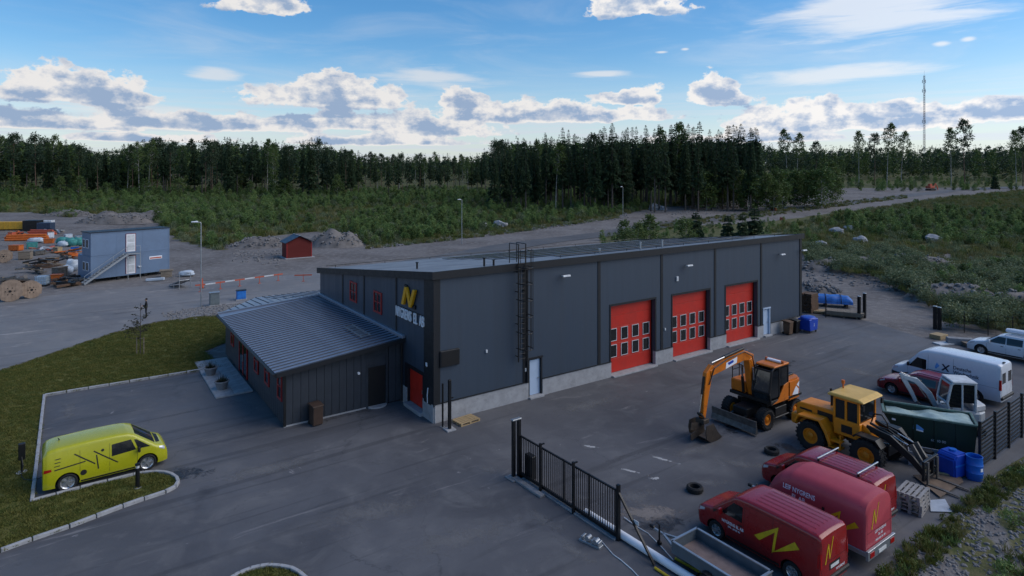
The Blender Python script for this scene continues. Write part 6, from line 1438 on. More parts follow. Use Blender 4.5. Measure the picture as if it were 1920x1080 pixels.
# ------------------------------------------------------------------ site office, hut, lamps, storage on the left
M.update(module=mat('module_blue', (.14, .205, .31), .45, 0, .06, .8, dirt=.1), hutred=mat('hut_red', (.15, .018, .014), .8, 0, .12, 2, .15, 40, stretch=(6, 6, 1)), hutroof=mat('hut_roof', (.018, .024, .05), .4, .2, .1),
         reel=mat('reel_wood', (.36, .26, .19), .85, 0, .15, 2, .2, 30), barrier=mat('barrier_orange', (.50, .10, .05), .6, 0, .1), tarpw=mat('white_tarp', (.52, .58, .64), .5, 0, .1, 2, .4, 8), crane=mat('crane_yellow', (.60, .33, .03), .45, 0, .1))
CB = Vector((-49.09, 71.46, 0)); CA = math.atan2(7.05, 5.31)
def site_office():
    s = thing('site_office', 'two-storey blue grey site office made of stacked modules with an outside stair', 'site office', CB, CA)
    L = 8.75
    def module(y1, z0, z1):
        q = MB(); q.bb((0, 0, z0), (L, y1, z1)); m = q.build('module', M['module'], s, bevel=.03)
        q = MB()
        for x in (.07, L - .07): q.bb((x - .07, -.025, z0), (x + .07, -.002, z1))
        q.bb((.14, -.02, z1 - .16), (L - .14, -.002, z1)); q.bb((.14, -.02, z0), (L - .14, -.002, z0 + .16)); q.build('module_frame', M['module'], m)
        return m
    m1 = module(4.0, .42, 3.08); m2 = module(2.7, 3.10, 5.82)
    q = MB(); q.bb((-.1, -.12, 5.825), (L + .1, 2.8, 5.90)); q.build('roof_edge', M['seam'], m2)
    for m, z in ((m1, .42), (m2, 3.10)):
        for x in (2.75, 5.6): q = MB(); q.bb((x - .03, -.012, z + .16), (x + .03, -.002, z + 2.5)); q.build('panel_joint', M['module'], m)
        x = 3.75; f = MB(); f.bb((x - .06, -.06, z + .16), (x, .0, z + 2.36)); f.bb((x + 1.0, -.06, z + .16), (x + 1.06, 0, z + 2.36)); f.bb((x, -.06, z + 2.3), (x + 1.0, 0, z + 2.36)); fr = f.build('door_frame', mat('frame_red', (.22, .02, .025), .5), m)
        q = MB(); q.bb((x, -.05, z + .16), (x + 1.0, -.002, z + 2.3)); dr = q.build('door', M['white'], fr); q = MB()
        for k in (0, 1): q.bb((x + .1, -.058, z + .35 + k * .98), (x + .9, -.051, z + 1.2 + k * .98))
        q.build('door_panel', M['whiteish'], dr)
        for y in (.6, 1.6): f = MB(); f.bb((-.04, y, z + .9), (-.001, y + .75, z + 1.95)); w = f.build('window', M['white'], m); f = MB(); f.bb((-.05, y + .08, z + .98), (-.041, y + .67, z + 1.87)); f.build('pane', M['glassd'], w)
    q = MB(); q.bb((6.35, -.03, 2.05), (7.85, -.005, 2.42)); sg = q.build('sign_board', M['letter'], m1); q = MB(); q.bb((6.42, -.036, 2.12), (7.78, -.031, 2.28)); q.build('sign_stripe', M['barrier'], sg)
    q = MB(); q.box((5.2, -.12, 1.35), (.3, .2, .12)); q.build('outside_lamp', M['white'], m1)
    for x in (.4, 3, 6, 8.3):
        for y in (.3, 2.4): q = MB(); q.bb((x - .15, y - .15, 0), (x + .15, y + .15, .415)); q.build('support_block', M['black'], s)
    # stair along the front
    st = MB(); a, b = Vector((-1.0, -.55, .0)), Vector((3.5, -.55, 3.05))
    for y in (-.15, -1.05): st.bar((a.x, y, .1), (b.x, y, 3.05), .05, .22)
    stair = st.build('outside_stair', M['galv'], s); tr = MB(); tr.bb((-.13, -1.02, -.02), (.13, -.18, .02)); t0 = None
    for k in range(15):
        f = (k + .5) / 15
        if t0 is None: o = t0 = tr.build('tread', M['galv'], stair)
        else: o = inst(t0, 'tread', stair)
        o.location = (a.x + (b.x - a.x) * f, 0, .12 + 2.95 * f)
    q = MB(); q.bb((3.5, -1.1, 3.02), (4.95, -.07, 3.08)); q.bar((4.9, -1.05, 0), (4.9, -1.05, 3.02), .06); q.bar((3.55, -1.05, 0), (3.55, -1.05, 3.02), .06); q.build('landing', M['galv'], stair)
    q = MB()
    for y in (-1.08,): q.bar((a.x, y, 1.0), (b.x, y, 4.0), .04); q.bar((b.x, y, 4.0), (4.9, y, 4.0), .04)
    for f in (0, .33, .66, 1): x = a.x + (b.x - a.x) * f; q.bar((x, -1.08, .1 + 2.95 * f), (x, -1.08, 1.0 + 3.0 * f), .035)
    q.bar((4.9, -1.08, 3.05), (4.9, -1.08, 4.0), .035); q.build('handrail', M['galv'], stair)
site_office()
def hut():
    h = thing('red_hut', 'small red wooden hut with a dark pitched roof on a pale slab', 'hut', G(538, 486), HA)
    Wd, D, zw, zr = 3.65, 2.9, 2.45, 3.35
    q = MB(); q.bb((-.35, -.4, 0), (Wd + .4, D + .3, .12)); q.build('slab', M['concrete'], h, bevel=.02)
    q = MB(); q.prism([(.04, .12), (Wd - .04, .12), (Wd - .04, zw), (Wd / 2, zr - .08), (.04, zw)], .04, D - .04, 'y'); q.build('wall', M['hutred'], h)
    b = MB(); b.bb((-.055, 0, 0), (.055, .035, 1)); b0 = None
    for k in range(28):
        x = .07 + k * .13; top = zw + (zr - .1 - zw) * (1 - abs(x - Wd / 2) / (Wd / 2)) - .05
        if b0 is None: o = b0 = b.build('siding_board', M['hutred'], h)
        else: o = inst(b0, 'siding_board', h)
        o.location = (x, 0, .14); o.scale.z = top - .14
    for k in range(21): o = inst(b0, 'siding_board', h, (0, .1 + k * .13, .14), math.pi / 2); o.location.x = .04; o.scale.z = zw - .2
    for sg in (0, 1):
        q = MB(); x0, x1 = ((-.3, Wd / 2) if sg == 0 else (Wd + .3, Wd / 2)); z0 = zw - .12
        q.add([(x0, -.3, z0), (x1, -.3, zr), (x1, D + .25, zr), (x0, D + .25, z0), (x0, -.3, z0 + .08), (x1, -.3, zr + .08), (x1, D + .25, zr + .08), (x0, D + .25, z0 + .08)], [(0, 3, 2, 1), (4, 5, 6, 7), (0, 1, 5, 4), (1, 2, 6, 5), (2, 3, 7, 6), (3, 0, 4, 7)]); q.build('roof_slope', M['hutroof'], h)
    q = MB(); q.bar((Wd / 2, -.32, zr + .1), (Wd / 2, D + .27, zr + .1), .2, .05); q.build('ridge_cap', M['galv'], h)
    for x in (.0, Wd): q = MB(); q.bb((x - .06, -.03, .13), (x + .06, .05, zw - .1)); q.build('corner_board', M['red_frame'], h)
hut()
def lamp_post(loc, label, h=8.0, rz=-2.6):
    t = thing('street_lamp', label, 'street lamp', loc, rz, 'street lamps along the gravel street')
    q = MB(); q.cyl((0, 0, 0), (0, 0, h - .05), .07, .04, 10); q.build('pole', M['galv'], t, smooth=40)
    q = MB(); q.tube([(0, 0, h - .1), (.08, 0, h), (.35, 0, h + .05)], .03, 7); q.build('arm', M['galv'], t)
    q = MB(); q.prism([(.25, h), (.85, h + .02), (.85, h + .1), (.35, h + .15), (.25, h + .1)], -.14, .14, 'y'); q.build('lamp_head', M['white'], t, bevel=.03)
lamp_post(G(377, 575), 'street lamp next to the orange barrier line and site office', 8.1); lamp_post(GT(866, 458), 'street lamp standing right behind the hall roof edge'); lamp_post(GT(1168, 408), 'street lamp in front of the young bushes, behind the small spruces'); lamp_post(GT(1384, 381), 'street lamp at the edge of the tall spruce stand'); lamp_post(GT(1543, 352), 'farthest street lamp, half hidden in the bushes')
# ---- person on the gravel edge, holding a controller
def person():
    P = G(274, 597, .0); t = thing('person', 'person in black clothes standing at the lawn edge with bent arms', 'person', (P.x, P.y, .01), R(-150))
    J = {'pel': (0, 0, .95, .15, .11), 'sp': (0, 0, 1.12, .145, .10), 'ch': (0.01, 0, 1.34, .17, .115), 'nk': (0, 0, 1.50, .06, .06), 'nk2': (.01, 0, 1.55, .055, .055), 'hd': (.02, 0, 1.64, .085, .10), 'ht': (.015, 0, 1.75, .06, .07)}
    E = [('pel', 'sp'), ('sp', 'ch'), ('ch', 'nk'), ('nk', 'nk2'), ('nk2', 'hd'), ('hd', 'ht')]
    for s, n in ((1, 'l'), (-1, 'r')):
        J.update({n + 'hip': (0, s * .10, .88, .095, .095), n + 'kn': (.01, s * .12, .50, .062, .066), n + 'an': (-.02, s * .13, .10, .042, .045), n + 'to': (.15, s * .16, .04, .04, .03),
                  n + 'sh': (0, s * .19, 1.42, .065, .065), n + 'el': (-.03, s * .30, 1.15, .046, .046), n + 'wr': (.22, s * .14, 1.12, .032, .03), n + 'pa': (.30, s * .10, 1.13, .028, .034),
                  n + 'th': (.31, s * .06, 1.17, .011, .011), n + 'th2': (.35, s * .05, 1.18, .010, .010)})
        E += [('pel', n + 'hip'), (n + 'hip', n + 'kn'), (n + 'kn', n + 'an'), (n + 'an', n + 'to'), ('ch', n + 'sh'), (n + 'sh', n + 'el'), (n + 'el', n + 'wr'), (n + 'wr', n + 'pa'), (n + 'pa', n + 'th'), (n + 'th', n + 'th2')]
        for k in range(4):
            y = s * (.085 + .018 * k); J[n + f'f{k}'] = (.35 + .006 * (1.5 - abs(k - 1.5)), y, 1.13 - .012 * k, .010, .010); J[n + f'g{k}'] = (.375, y - s * .02, 1.10 - .012 * k, .009, .009)
            E += [(n + 'pa', n + f'f{k}'), (n + f'f{k}', n + f'g{k}')]
    ks = list(J); me = bpy.data.meshes.new('body'); me.from_pydata([J[k][:3] for k in ks], [(ks.index(a), ks.index(b)) for a, b in E], [])
    o = bpy.data.objects.new('body', me); COL.objects.link(o); o.modifiers.new('s', 'SKIN'); 
    sd = me.skin_vertices[0].data
    for i, k in enumerate(ks): sd[i].radius = (J[k][3], J[k][4]); sd[i].use_root = (k == 'pel')
    sb = o.modifiers.new('d', 'SUBSURF'); sb.levels = 1; sb.render_levels = 1
    dg = bpy.context.evaluated_depsgraph_get(); m2 = bpy.data.meshes.new_from_object(o.evaluated_get(dg)); o.modifiers.clear(); o.data = m2
    m2.materials.clear(); m2.materials.append(M['cloth']); m2.materials.append(M['skin']); m2.materials.append(mat('trousers', (.018, .019, .024), .85))
    for p in m2.polygons:
        c = p.center; p.material_index = 1 if (c.z > 1.53 or (c.x > .23 and c.z > 1.0)) else (2 if c.z < .9 else 0)
    m2.shade_smooth(); o.parent = t
    q = MB(); q.lathe([(.001, .105), (.055, .10), (.088, .055), (.094, .01), (.085, -.03)], n=14, cap=False); hr = q.build('hair', mat('hair', (.02, .015, .012), .8), t, smooth=60); hr.location = (-.022, 0, 1.68); hr.rotation_euler.y = -.25
    q = MB(); q.prism([(.10, 1.62), (.135, 1.625), (.11, 1.66)], -.012, .012, 'y'); q.build('nose', M['skin'], t)
    c = thing('drone_controller', 'small grey hand controller held by the person', 'controller', (P.x, P.y, .01), R(-150)); q = MB(); q.bb((.30, -.075, 1.10), (.42, .075, 1.135)); q.build('shell', M['whiteish'], c, bevel=.01); q = MB(); q.bar((.41, -.06, 1.12), (.47, -.06, 1.2), .012); q.bar((.41, .06, 1.12), (.47, .06, 1.2), .012); q.build('aerial', M['black'], c)
person()
# ---- storage yard
def reel(loc, r, w, rz, label):
    t = thing('cable_reel', label, 'cable reel', loc, rz, 'wooden cable reels')
    for s in (1, -1):
        q = MB(); y = s * w / 2; n = 9
        o = None
        q.lathe([(.06, y - .04), (r, y - .04), (r, y + .04), (.06, y + .04)], (0, 0, r), 28, 'y', cap=True); f = q.build('flange', M['reel'], t, smooth=30)
        for k in range(-3, 4):
            x = k * r * .27; hh = math.sqrt(max(.01, r * r - x * x)) * .96; b = MB(); b.bb((x - r * .125, y + s * .041, r - hh), (x + r * .125, y + s * .06, r + hh)); b.build('plank', M['reel'], f)
        for a in range(6): p = Vector((math.cos(a * 1.047) * r * .35, y + s * .06, r + math.sin(a * 1.047) * r * .35)); b = MB(); b.cyl(p, p + Vector((0, s * .03, 0)), .05, n=6); b.build('bolt', M['black'], f)
        b = MB(); b.cyl((0, y + s * .055, r), (0, y + s * .075, r), .12, n=12); b.build('hub_plate', M['black'], f)
    q = MB(); q.cyl((0, -w / 2, r), (0, w / 2, r), r * .55, n=24); q.build('drum', M['black'], t, smooth=30)
reel(G(20, 564), 1.03, 1.0, .6, 'largest wooden cable reel at the edge of the gravel street'); reel(G(58, 558), .86, .9, .8, 'smaller wooden cable reel beside the largest one')
reel(GT(8, 492), .9, .8, .5, 'dark wooden reel far back in the storage yard')
def ibc(loc):
    t = thing('liquid_tote', 'pale blue plastic tote in a wire cage near the cable reels', 'tote', loc, .3)
    q = MB(); q.bb((-.55, -.48, .16), (.55, .48, 1.12)); q.build('tank', mat('tote_plastic', (.40, .52, .64), .4), t, bevel=.05); q = MB()
    for k in range(6): x = -.58 + k * .232; q.bar((x, -.52, .14), (x, -.52, 1.16), .025); q.bar((x, .52, .14), (x, .52, 1.16), .025)
    for k in range(5): y = -.52 + k * .26; q.bar((-.58, y, .14), (-.58, y, 1.16), .025); q.bar((.58, y, .14), (.58, y, 1.16), .025)
    for z in (.3, .6, .9, 1.15):
        q.bar((-.58, -.52, z), (.58, -.52, z), .025); q.bar((-.58, .52, z), (.58, .52, z), .025); q.bar((-.58, -.52, z), (-.58, .52, z), .025); q.bar((.58, -.52, z), (.58, .52, z), .025)
    q.build('cage', M['galv'], t); q = MB(); q.bb((-.6, -.5, 0), (.6, .5, .14)); q.build('pallet_base', M['black'], t)
ibc(G(79, 536))
def bag(loc, sx, sy, sz, m, label, seed, group='bulk bags and covers in the storage yard'):
    n, k = 12, 18; vs = []; 
    for i in range(n + 1):
        a = math.pi * i / n - math.pi / 2
        for j in range(k):
            b = 2 * math.pi * j / k; x, y, z = math.cos(a) ** .7 * math.cos(b) if math.cos(a) > 0 else 0, (max(0, math.cos(a)) ** .7) * math.sin(b), math.sin(a)
            d = 1 + .22 * mnoise.noise((x * 1.8 + seed, y * 1.8, z * 1.8)); vs.append((x * sx * d, y * sy * d, max(0, (z * .5 + .5) * sz * d)))
    q = MB(); q.add(vs, [(i * k + j, i * k + (j + 1) % k, (i + 1) * k + (j + 1) % k, (i + 1) * k + j) for i in range(n) for j in range(k)]); o = q.build('bulk_bag', m, smooth=50, loc=loc); tag(o, label, 'bag', group)
bag(G(122, 516), .95, .7, 1.2, M['tarpw'], 'white covered heap beside the lower office module', 1); bag(G(136, 508), .8, .6, 1.5, M['tarpw'], 'tall white bag behind the covered heap', 2); bag(GT(66, 455), 1.6, .8, .9, M['tarpw'], 'white bag among the orange pipes', 3); bag(GT(118, 463), .9, .5, 1.0, M['tarpw'], 'white roll in front of the teal bundles', 4)
for i, (px, py, lab) in enumerate(((118, 460, 'leftmost teal bundle behind the office'), (133, 462, 'middle teal bundle behind the office'), (147, 461, 'teal bundle closest to the office'))): bag(GT(px, py), 1.1, .8, 1.5, M['teal'], lab, 10 + i, 'teal bundles')
bag(G(350, 518), 1.0, .6, .7, M['tarpw'], 'white plastic heap at the right end of the site office', 6)
def tubbin(loc, m, label, w=1.1):
    t = thing('plastic_tub', label, 'tub', loc, .3); q = MB(); q.prism([(-w * .42, 0), (w * .42, 0), (w * .5, .75), (-w * .5, .75)], -.4, .4, 'y'); q.build('shell', m, t, bevel=.03); q = MB(); q.bb((-w * .53, -.44, .75), (w * .53, .44, .82)); q.build('rim', m, t, bevel=.01)
tubbin(G(107, 527), M['orange'], 'orange plastic tub on the dark heap near the cable reels'); tubbin(GT(92, 456), M['orange'], 'orange tub between white bag and teal bundles', 1.6)
def scrap(loc, n, spread, cols, label, seed, hmax=.7):
    """heap of boards and boxes: every piece is a part"""
    t = thing('scrap_heap', label, 'heap', loc); rr = random.Random(seed)
    for i in range(n):
        q = MB(); l = rr.uniform(.6, 2.4); q.box((rr.uniform(-1, 1) * spread, rr.uniform(-.5, .5) * spread, rr.uniform(.08, hmax)), (l, rr.uniform(.1, .5), rr.uniform(.06, .3)), M=Matrix.Rotation(rr.uniform(-1.2, 1.2), 4, 'Z') @ Matrix.Rotation(rr.uniform(-.25, .25), 4, 'Y')); q.build('board', cols[i % len(cols)], t)
scrap(G(118, 537), 18, 1.3, [M['black'], M['steel'], M['wood_b']], 'dark heap of boards and metal beside the stair foot', 1); scrap(GT(78, 500), 26, 2.2, [M['wood_b'], M['wood_g'], M['black']], 'dark brown timber heap in the storage yard', 2, 1.0); scrap(GT(118, 482), 18, 2.0, [M['wood_b'], M['orange'], M['wood_g']], 'brown crates and boards behind the timber heap', 3, 1.2); scrap(GT(140, 484), 10, 1.0, [M['orange'], M['orange'], M['wood_g']], 'orange boards next to the office end wall', 4, 1.0); scrap(GT(85, 470), 12, 1.6, [M['barrier'], M['whiteish'], M['steel']], 'pink and grey boards in front of the white bag', 5, .6)
def pipes(loc, rz, n, L, r, m, label):
    t = thing('pipe_stack', label, 'pipes', loc, rz); q = MB(); q.cyl((-L / 2, 0, 0), (L / 2, 0, 0), r, n=10); o0 = None; k = 0; row = 0
    while k < n:
        cnt = max(1, n // 2 - row)
        for i in range(cnt):
            if k >= n: break
            if o0 is None: o = o0 = q.build('pipe', m, t, smooth=40)
            else: o = inst(o0, 'pipe', t)
            o.location = (random.uniform(-.3, .3), (i - cnt / 2) * 2.05 * r, r + row * 1.75 * r); k += 1
        row += 1
pipes(GT(52, 450), .25, 12, 6.5, .22, M['orange'], 'stack of orange pipes in the storage yard'); pipes(GT(80, 440), -.1, 8, 5, .2, M['barrier'], 'reddish pipes behind the orange stack')
def crane_boom():
    t = thing('yellow_container', 'long yellow steel box at the far edge of the storage yard', 'container', GT(20, 431), .12); q = MB(); q.bb((-4.5, -1.1, .2), (4.5, 1.1, 1.8)); q.build('box', M['crane'], t, bevel=.05); q = MB()
    for k in range(8): q.bb((-4 + k * 1.1, -1.14, .3), (-3.85 + k * 1.1, -1.102, 1.7))
    q.build('rib', M['crane'], t); q = MB(); q.bb((-4, -.9, 0), (4, .9, .2)); q.build('skid', M['black'], t)
crane_boom()
def module_box(loc, d, m, label, rz=.2):
    t = thing('storage_container', label, 'container', loc, rz); q = MB(); q.bb((-d[0] / 2, -d[1] / 2, .1), (d[0] / 2, d[1] / 2, d[2])); b = q.build('shell', m, t, bevel=.03); q = MB()
    for k in range(int(d[0] / .4)): x = -d[0] / 2 + .2 + k * .4; q.bb((x - .06, -d[1] / 2 - .03, .25), (x + .06, -d[1] / 2 - .002, d[2] - .15))
    q.build('rib', m, b); q = MB(); q.bb((-d[0] / 2 + .1, -d[1] / 2 + .1, 0), (d[0] / 2 - .1, d[1] / 2 - .1, .1)); q.build('skid', M['black'], t)
module_box(GT(62, 432), (3.0, 2.2, 2.2), M['black'], 'black storage box next to the yellow container'); module_box(GT(86, 434), (2.6, 2.0, 1.9), mat('navy_box', (.03, .05, .09), .5), 'dark blue storage box beside the black one'); module_box(GT(86, 421), (3.0, 1.6, 1.0), M['whiteish'], 'pale low box behind the dark storage boxes')
# trestle ramp, boxes at the right end of the office
t = thing('steel_ramp', 'galvanised steel ramp at the right end of the site office', 'ramp', G(337, 538), R(-40)); q = MB()
for y in (-.6, .6):
    q.bar((-1.4, y, .1), (1.4, y, .9), .06, .1); q.bar((1.4, y, 0), (1.4, y, 1.7), .06); q.bar((-.1, y, 0), (-.1, y, .5), .05)
    q.bar((-1.4, y, .9), (1.4, y, 1.7), .04)
q.build('frame', M['galv'], t); q = MB(); q.bar((-1.4, 0, .14), (1.4, 0, .94), 1.1, .03); q.build('deck', M['galv'], t)
q = MB(); q.bb((-.6, -.4, 0), (.6, .4, .75)); q.bb((-.75, -.5, .75), (.75, .5, .9)); tag(q.build('wooden_box', M['wood_g'], loc=G(312, 519), bevel=.02, rz=.5), 'wooden box with pale lid at the office corner', 'box')
q = MB(); q.bar((-1.0, 0, .16), (1.0, 0, .26), .35, .3); tag(q.build('foam_beam', M['tarpw'], loc=G(291, 527), bevel=.04, rz=.2), 'white beam lying in front of the site office', 'beam')
# utility cabinets
def cabinet(loc, m, w, h, label, top):
    t = thing('utility_cabinet', label, 'cabinet', loc, HA); q = MB(); q.bb((-w / 2, -.25, .1), (w / 2, .25, h)); b = q.build('shell', m, t, bevel=.02); q = MB(); q.bb((-w / 2 - .04, -.3, h), (w / 2 + .04, .3, h + .06)); q.build('roof_cap', top, t); q = MB(); q.bb((-w / 2 + .05, -.262, .2), (-.01, -.252, h - .08)); q.bb((.01, -.262, .2), (w / 2 - .05, -.252, h - .08)); q.build('cabinet_door', m, b); q = MB(); q.bb((-w / 2 - .1, -.3, 0), (w / 2 + .1, .3, .1)); q.build('foot', M['concrete'], t)
cabinet(G(402, 573), mat('cab_grey', (.16, .19, .20), .5), .85, 1.25, 'grey utility cabinet beside the gravel street', M['galv']); cabinet(G(452, 562), mat('cab_blue', (.03, .20, .62), .5), .85, .95, 'bright blue utility cabinet just above the annex roof', M['black'])
# orange plank barriers along the street
def barrier_line(pts, label):
    t = thing('barrier_fence', label, 'barrier', (0, 0, 0)); P = [G(*p) for p in pts]; sm = MB(); sm.bb((-.5, -.02, -.07), (.5, .02, .07)); pm = MB(); pm.bb((-.03, -.03, 0), (.03, .03, .84)); pm.bb((-.15, -.1, 0), (.15, .1, .05)); a0 = b0 = p0 = None; k = 0
    for a, b in zip(P, P[1:]):
        d = b - a; L = d.length; n = max(1, int(L / 1.02)); ang = math.atan2(d.y, d.x)
        for i in range(n):
            c = a + d * ((i + .5) / n); col = k % 2
            for z in (.74,):
                src = (a0, b0)[col]
                if src is None:
                    o = sm.build('barrier_plank', (M['barrier'], M['whiteish'])[col], t)
                    if col: b0 = o
                    else: a0 = o
                else: o = inst(src, 'barrier_plank', t)
                o.location = (c.x, c.y, z); o.rotation_euler.z = ang; o.scale.x = L / n
            if k % 2 == 0:
                if p0 is None: o = p0 = pm.build('barrier_post', M['barrier'], t)
                else: o = inst(p0, 'barrier_post', t)
                o.location = (c.x, c.y, 0); o.rotation_euler.z = ang
            k += 1
barrier_line([(366, 548), (385, 546), (440, 538), (530, 525)], 'orange and white plank barrier running along the gravel street'); barrier_line([(552, 528), (585, 527)], 'short orange plank barrier near the hall corner')
t = thing('traffic_cone', 'tall orange marker cone at the foot of the nearest street lamp', 'cone', G(379, 540)); q = MB(); q.lathe([(.18, .03), (.05, 1.1), (.001, 1.1)], n=14); q.build('cone_body', M['barrier'], t, smooth=40); q = MB(); q.bb((-.25, -.25, 0), (.25, .25, .03)); q.build('base', M['black'], t)
# far roadworks
def roadblock(px, py, label, s=1.):
    t = thing('road_barrier', label, 'barrier', GT(px, py), .2); q = MB(); q.prism([(-.3, 0), (.3, 0), (.12, .9), (-.12, .9)], -1.1, 1.1, 'y'); b = q.build('block', M['barrier'], t); q = MB(); q.bb((-.13, -1.0, .45), (.13, 1.0, .6)); q.build('white_band', M['whiteish'], b); t.scale = (s,) * 3
roadblock(1451, 395, 'red road barrier on the far gravel road', 1.1); roadblock(1467, 413, 'small orange road barrier behind the small spruces', .8)
def far_digger():
    t = thing('far_excavator', 'tiny orange digger at the far end of the gravel road', 'excavator', GT(1745, 357), .3)
    for s in (-1, 1): q = MB(); q.prism([(-1.6, .3), (-1.3, 0), (1.3, 0), (1.6, .3), (1.3, .7), (-1.3, .7)], s * 1.0 - .25, s * 1.0 + .25, 'y'); q.build('track', M['black'], t)
    q = MB(); q.bb((-1.6, -1.1, .9), (1.1, 1.1, 1.9)); q.build('house', M['barrier'], t, bevel=.1); q = MB(); q.bb((-.2, .1, 1.9), (1.1, 1.1, 2.8)); q.build('cab', M['barrier'], t, bevel=.08)
    beam('boom', [(1.0, 1.4), (2.2, 2.9), (3.4, 1.2), (3.5, .3)], [.2, .25, .2, .2], -.5, -.2, M['barrier'], t)
far_digger()
# lattice mast and wooden power line
def mast():
    P = AT(1733, 520); H = 79; t = thing('radio_mast', 'slender red and white lattice radio mast above the forest', 'mast', P)
    cols = [mat('mast_red', (.20, .10, .10), .6), mat('mast_white', (.34, .36, .40), .6)]
    for k in range(8):
        q = MB(); z0, z1 = k * H / 8, (k + 1) * H / 8; r = .95 - .04 * k; n = 5
        L = [Vector((r * math.cos(a), r * math.sin(a), 0)) for a in (0, 2.094, 4.189)]
        for i in range(3):
            q.bar(L[i] + Vector((0, 0, z0)), L[i] + Vector((0, 0, z1)), .14)
            for m_ in range(n):
                a0 = z0 + (z1 - z0) * m_ / n; a1 = z0 + (z1 - z0) * (m_ + 1) / n; q.bar(L[i] + Vector((0, 0, a0)), L[(i + 1) % 3] + Vector((0, 0, a1)), .07); q.bar(L[(i + 1) % 3] + Vector((0, 0, a0)), L[i] + Vector((0, 0, a1)), .07)
        q.build('lattice_section', cols[k % 2], t)
    for z in (40, 66, 74):
        for a in (0.3, 2.4, 4.5): q = MB(); q.box((1.3 * math.cos(a), 1.3 * math.sin(a), z), (.35, .35, 2.6)); q.build('antenna', M['whiteish'], t)
    q = MB(); q.cyl((0, 0, H), (0, 0, H + 4), .06, n=6); q.build('lightning_rod', M['galv'], t)
mast()
def hpole(px, py, label):
    P = GT(px, py); t = thing('power_pole', label, 'power pole', P, .2)
    for x in (-2.1, 2.1): q = MB(); q.cyl((x, 0, 0), (x, 0, 8.2), .17, .12, 8); q.build('pole', M['wood_g'], t)
    q = MB(); q.bar((-5.2, 0, 8.0), (3.8, 0, 8.0), .18, .2); q.build('crossarm', M['wood_g'], t)
    for x in (-4.8, -.7, 3.4): q = MB(); q.cyl((x, 0, 7.2), (x, 0, 7.9), .08, n=6); q.build('insulator', M['whiteish'], t)
hpole(325, 366, 'wooden twin power pole in front of the left forest')

# more clutter in the storage yard, piece by piece
CL = [(30, 470, 'orange', 'orange crate alone left of the timber heap'), (95, 446, 'white', 'white crate behind the orange tub'), (70, 478, 'steel', 'rusty steel crate behind the timber heap'), (140, 472, 'blue2', 'blue crate tight behind the office'), (108, 474, 'wood', 'pale wooden crate in the middle of the storage yard'), (48, 486, 'wood_g', 'grey wooden crate left of the timber heap'), (150, 452, 'galv', 'metal crate near the upper office module'), (22, 445, 'barrier', 'red crate at the left end of the orange pipes'), (128, 446, 'tarpw', 'white wrapped crate behind the teal bundles'), (98, 492, 'wood_b', 'dark brown crate beside the timber heap'), (60, 466, 'teal', 'teal crate in front of the white bag'), (112, 520, 'steel', 'dark steel crate leaning on the white heap')]
for k, (px, py, m, lab) in enumerate(CL):
    t = thing('crate', lab, 'crate', GT(px, py), k * .7, 'crates in the storage yard'); r_ = random.Random(k); w, d, h = r_.uniform(.9, 1.9), r_.uniform(.7, 1.2), r_.uniform(.6, 1.3)
    q = MB(); q.bb((-w / 2, -d / 2, .1), (w / 2, d / 2, h)); b = q.build('body', M[m], t, bevel=.03); q = MB()
    for x in (-w * .4, 0, w * .4): q.bb((x - .05, -d / 2 - .03, .1), (x + .05, -d / 2 - .002, h)); q.bb((x - .06, -d / 2, 0), (x + .06, d / 2, .099))
    q.build('batten', M[m], b); q = MB(); q.bb((-w / 2 - .04, -d / 2 - .04, h), (w / 2 + .04, d / 2 + .04, h + .06)); q.build('lid', M['wood_g'] if k % 2 else M[m], t)
for k, (px, py, cols, lab) in enumerate(((40, 440, ['orange', 'barrier', 'black'], 'jumble of orange hoses and black boards behind the pipes'), (100, 436, ['wood_g', 'galv', 'black'], 'grey boards and pipes behind the reddish pipes'), (138, 528, ['black', 'steel', 'wood_b'], 'dark scrap right under the office stair'), (16, 530, ['wood_g', 'steel', 'wood_b'], 'boards lying behind the cable reels'), (60, 512, ['steel', 'black', 'wood_g'], 'low scatter of dark boards behind the liquid tote'))): scrap(GT(px, py), 16, 1.8, [M[c] for c in cols], lab, 40 + k, .6)
# ------------------------------------------------------------------ rocks, vegetation, forest
M.update(l_spruce=leafmat('spruce_needles', (0.0232, 0.0505, 0.0232), (0.0505, 0.0776, 0.035)), l_pine=leafmat('pine_needles', (0.0288, 0.0544, 0.0288), (0.0576, 0.0832, 0.0416)), l_birch=leafmat('birch_leaves', (0.0525, 0.0963, 0.0245), (0.105, 0.14, 0.042)),
         l_shrub=leafmat('shrub_leaves', (0.0844, 0.1632, 0.0451), (0.2026, 0.2589, 0.0844)), l_shrub2=leafmat('willow_leaves', (0.1012, 0.1394, 0.0674), (0.1911, 0.2136, 0.1125)), l_rust=leafmat('rust_weeds', (.16, .09, .03), (.10, .085, .03)), l_dry=leafmat('dry_grass', (0.195, 0.1725, 0.0675), (0.1275, 0.1275, 0.045)), l_weed=leafmat('weeds', (0.0471, 0.0757, 0.0168), (0.1431, 0.1515, 0.0337)), l_grass=leafmat('lawn_grass', (0.09, 0.1, 0.02), (0.19, 0.17, 0.044)))
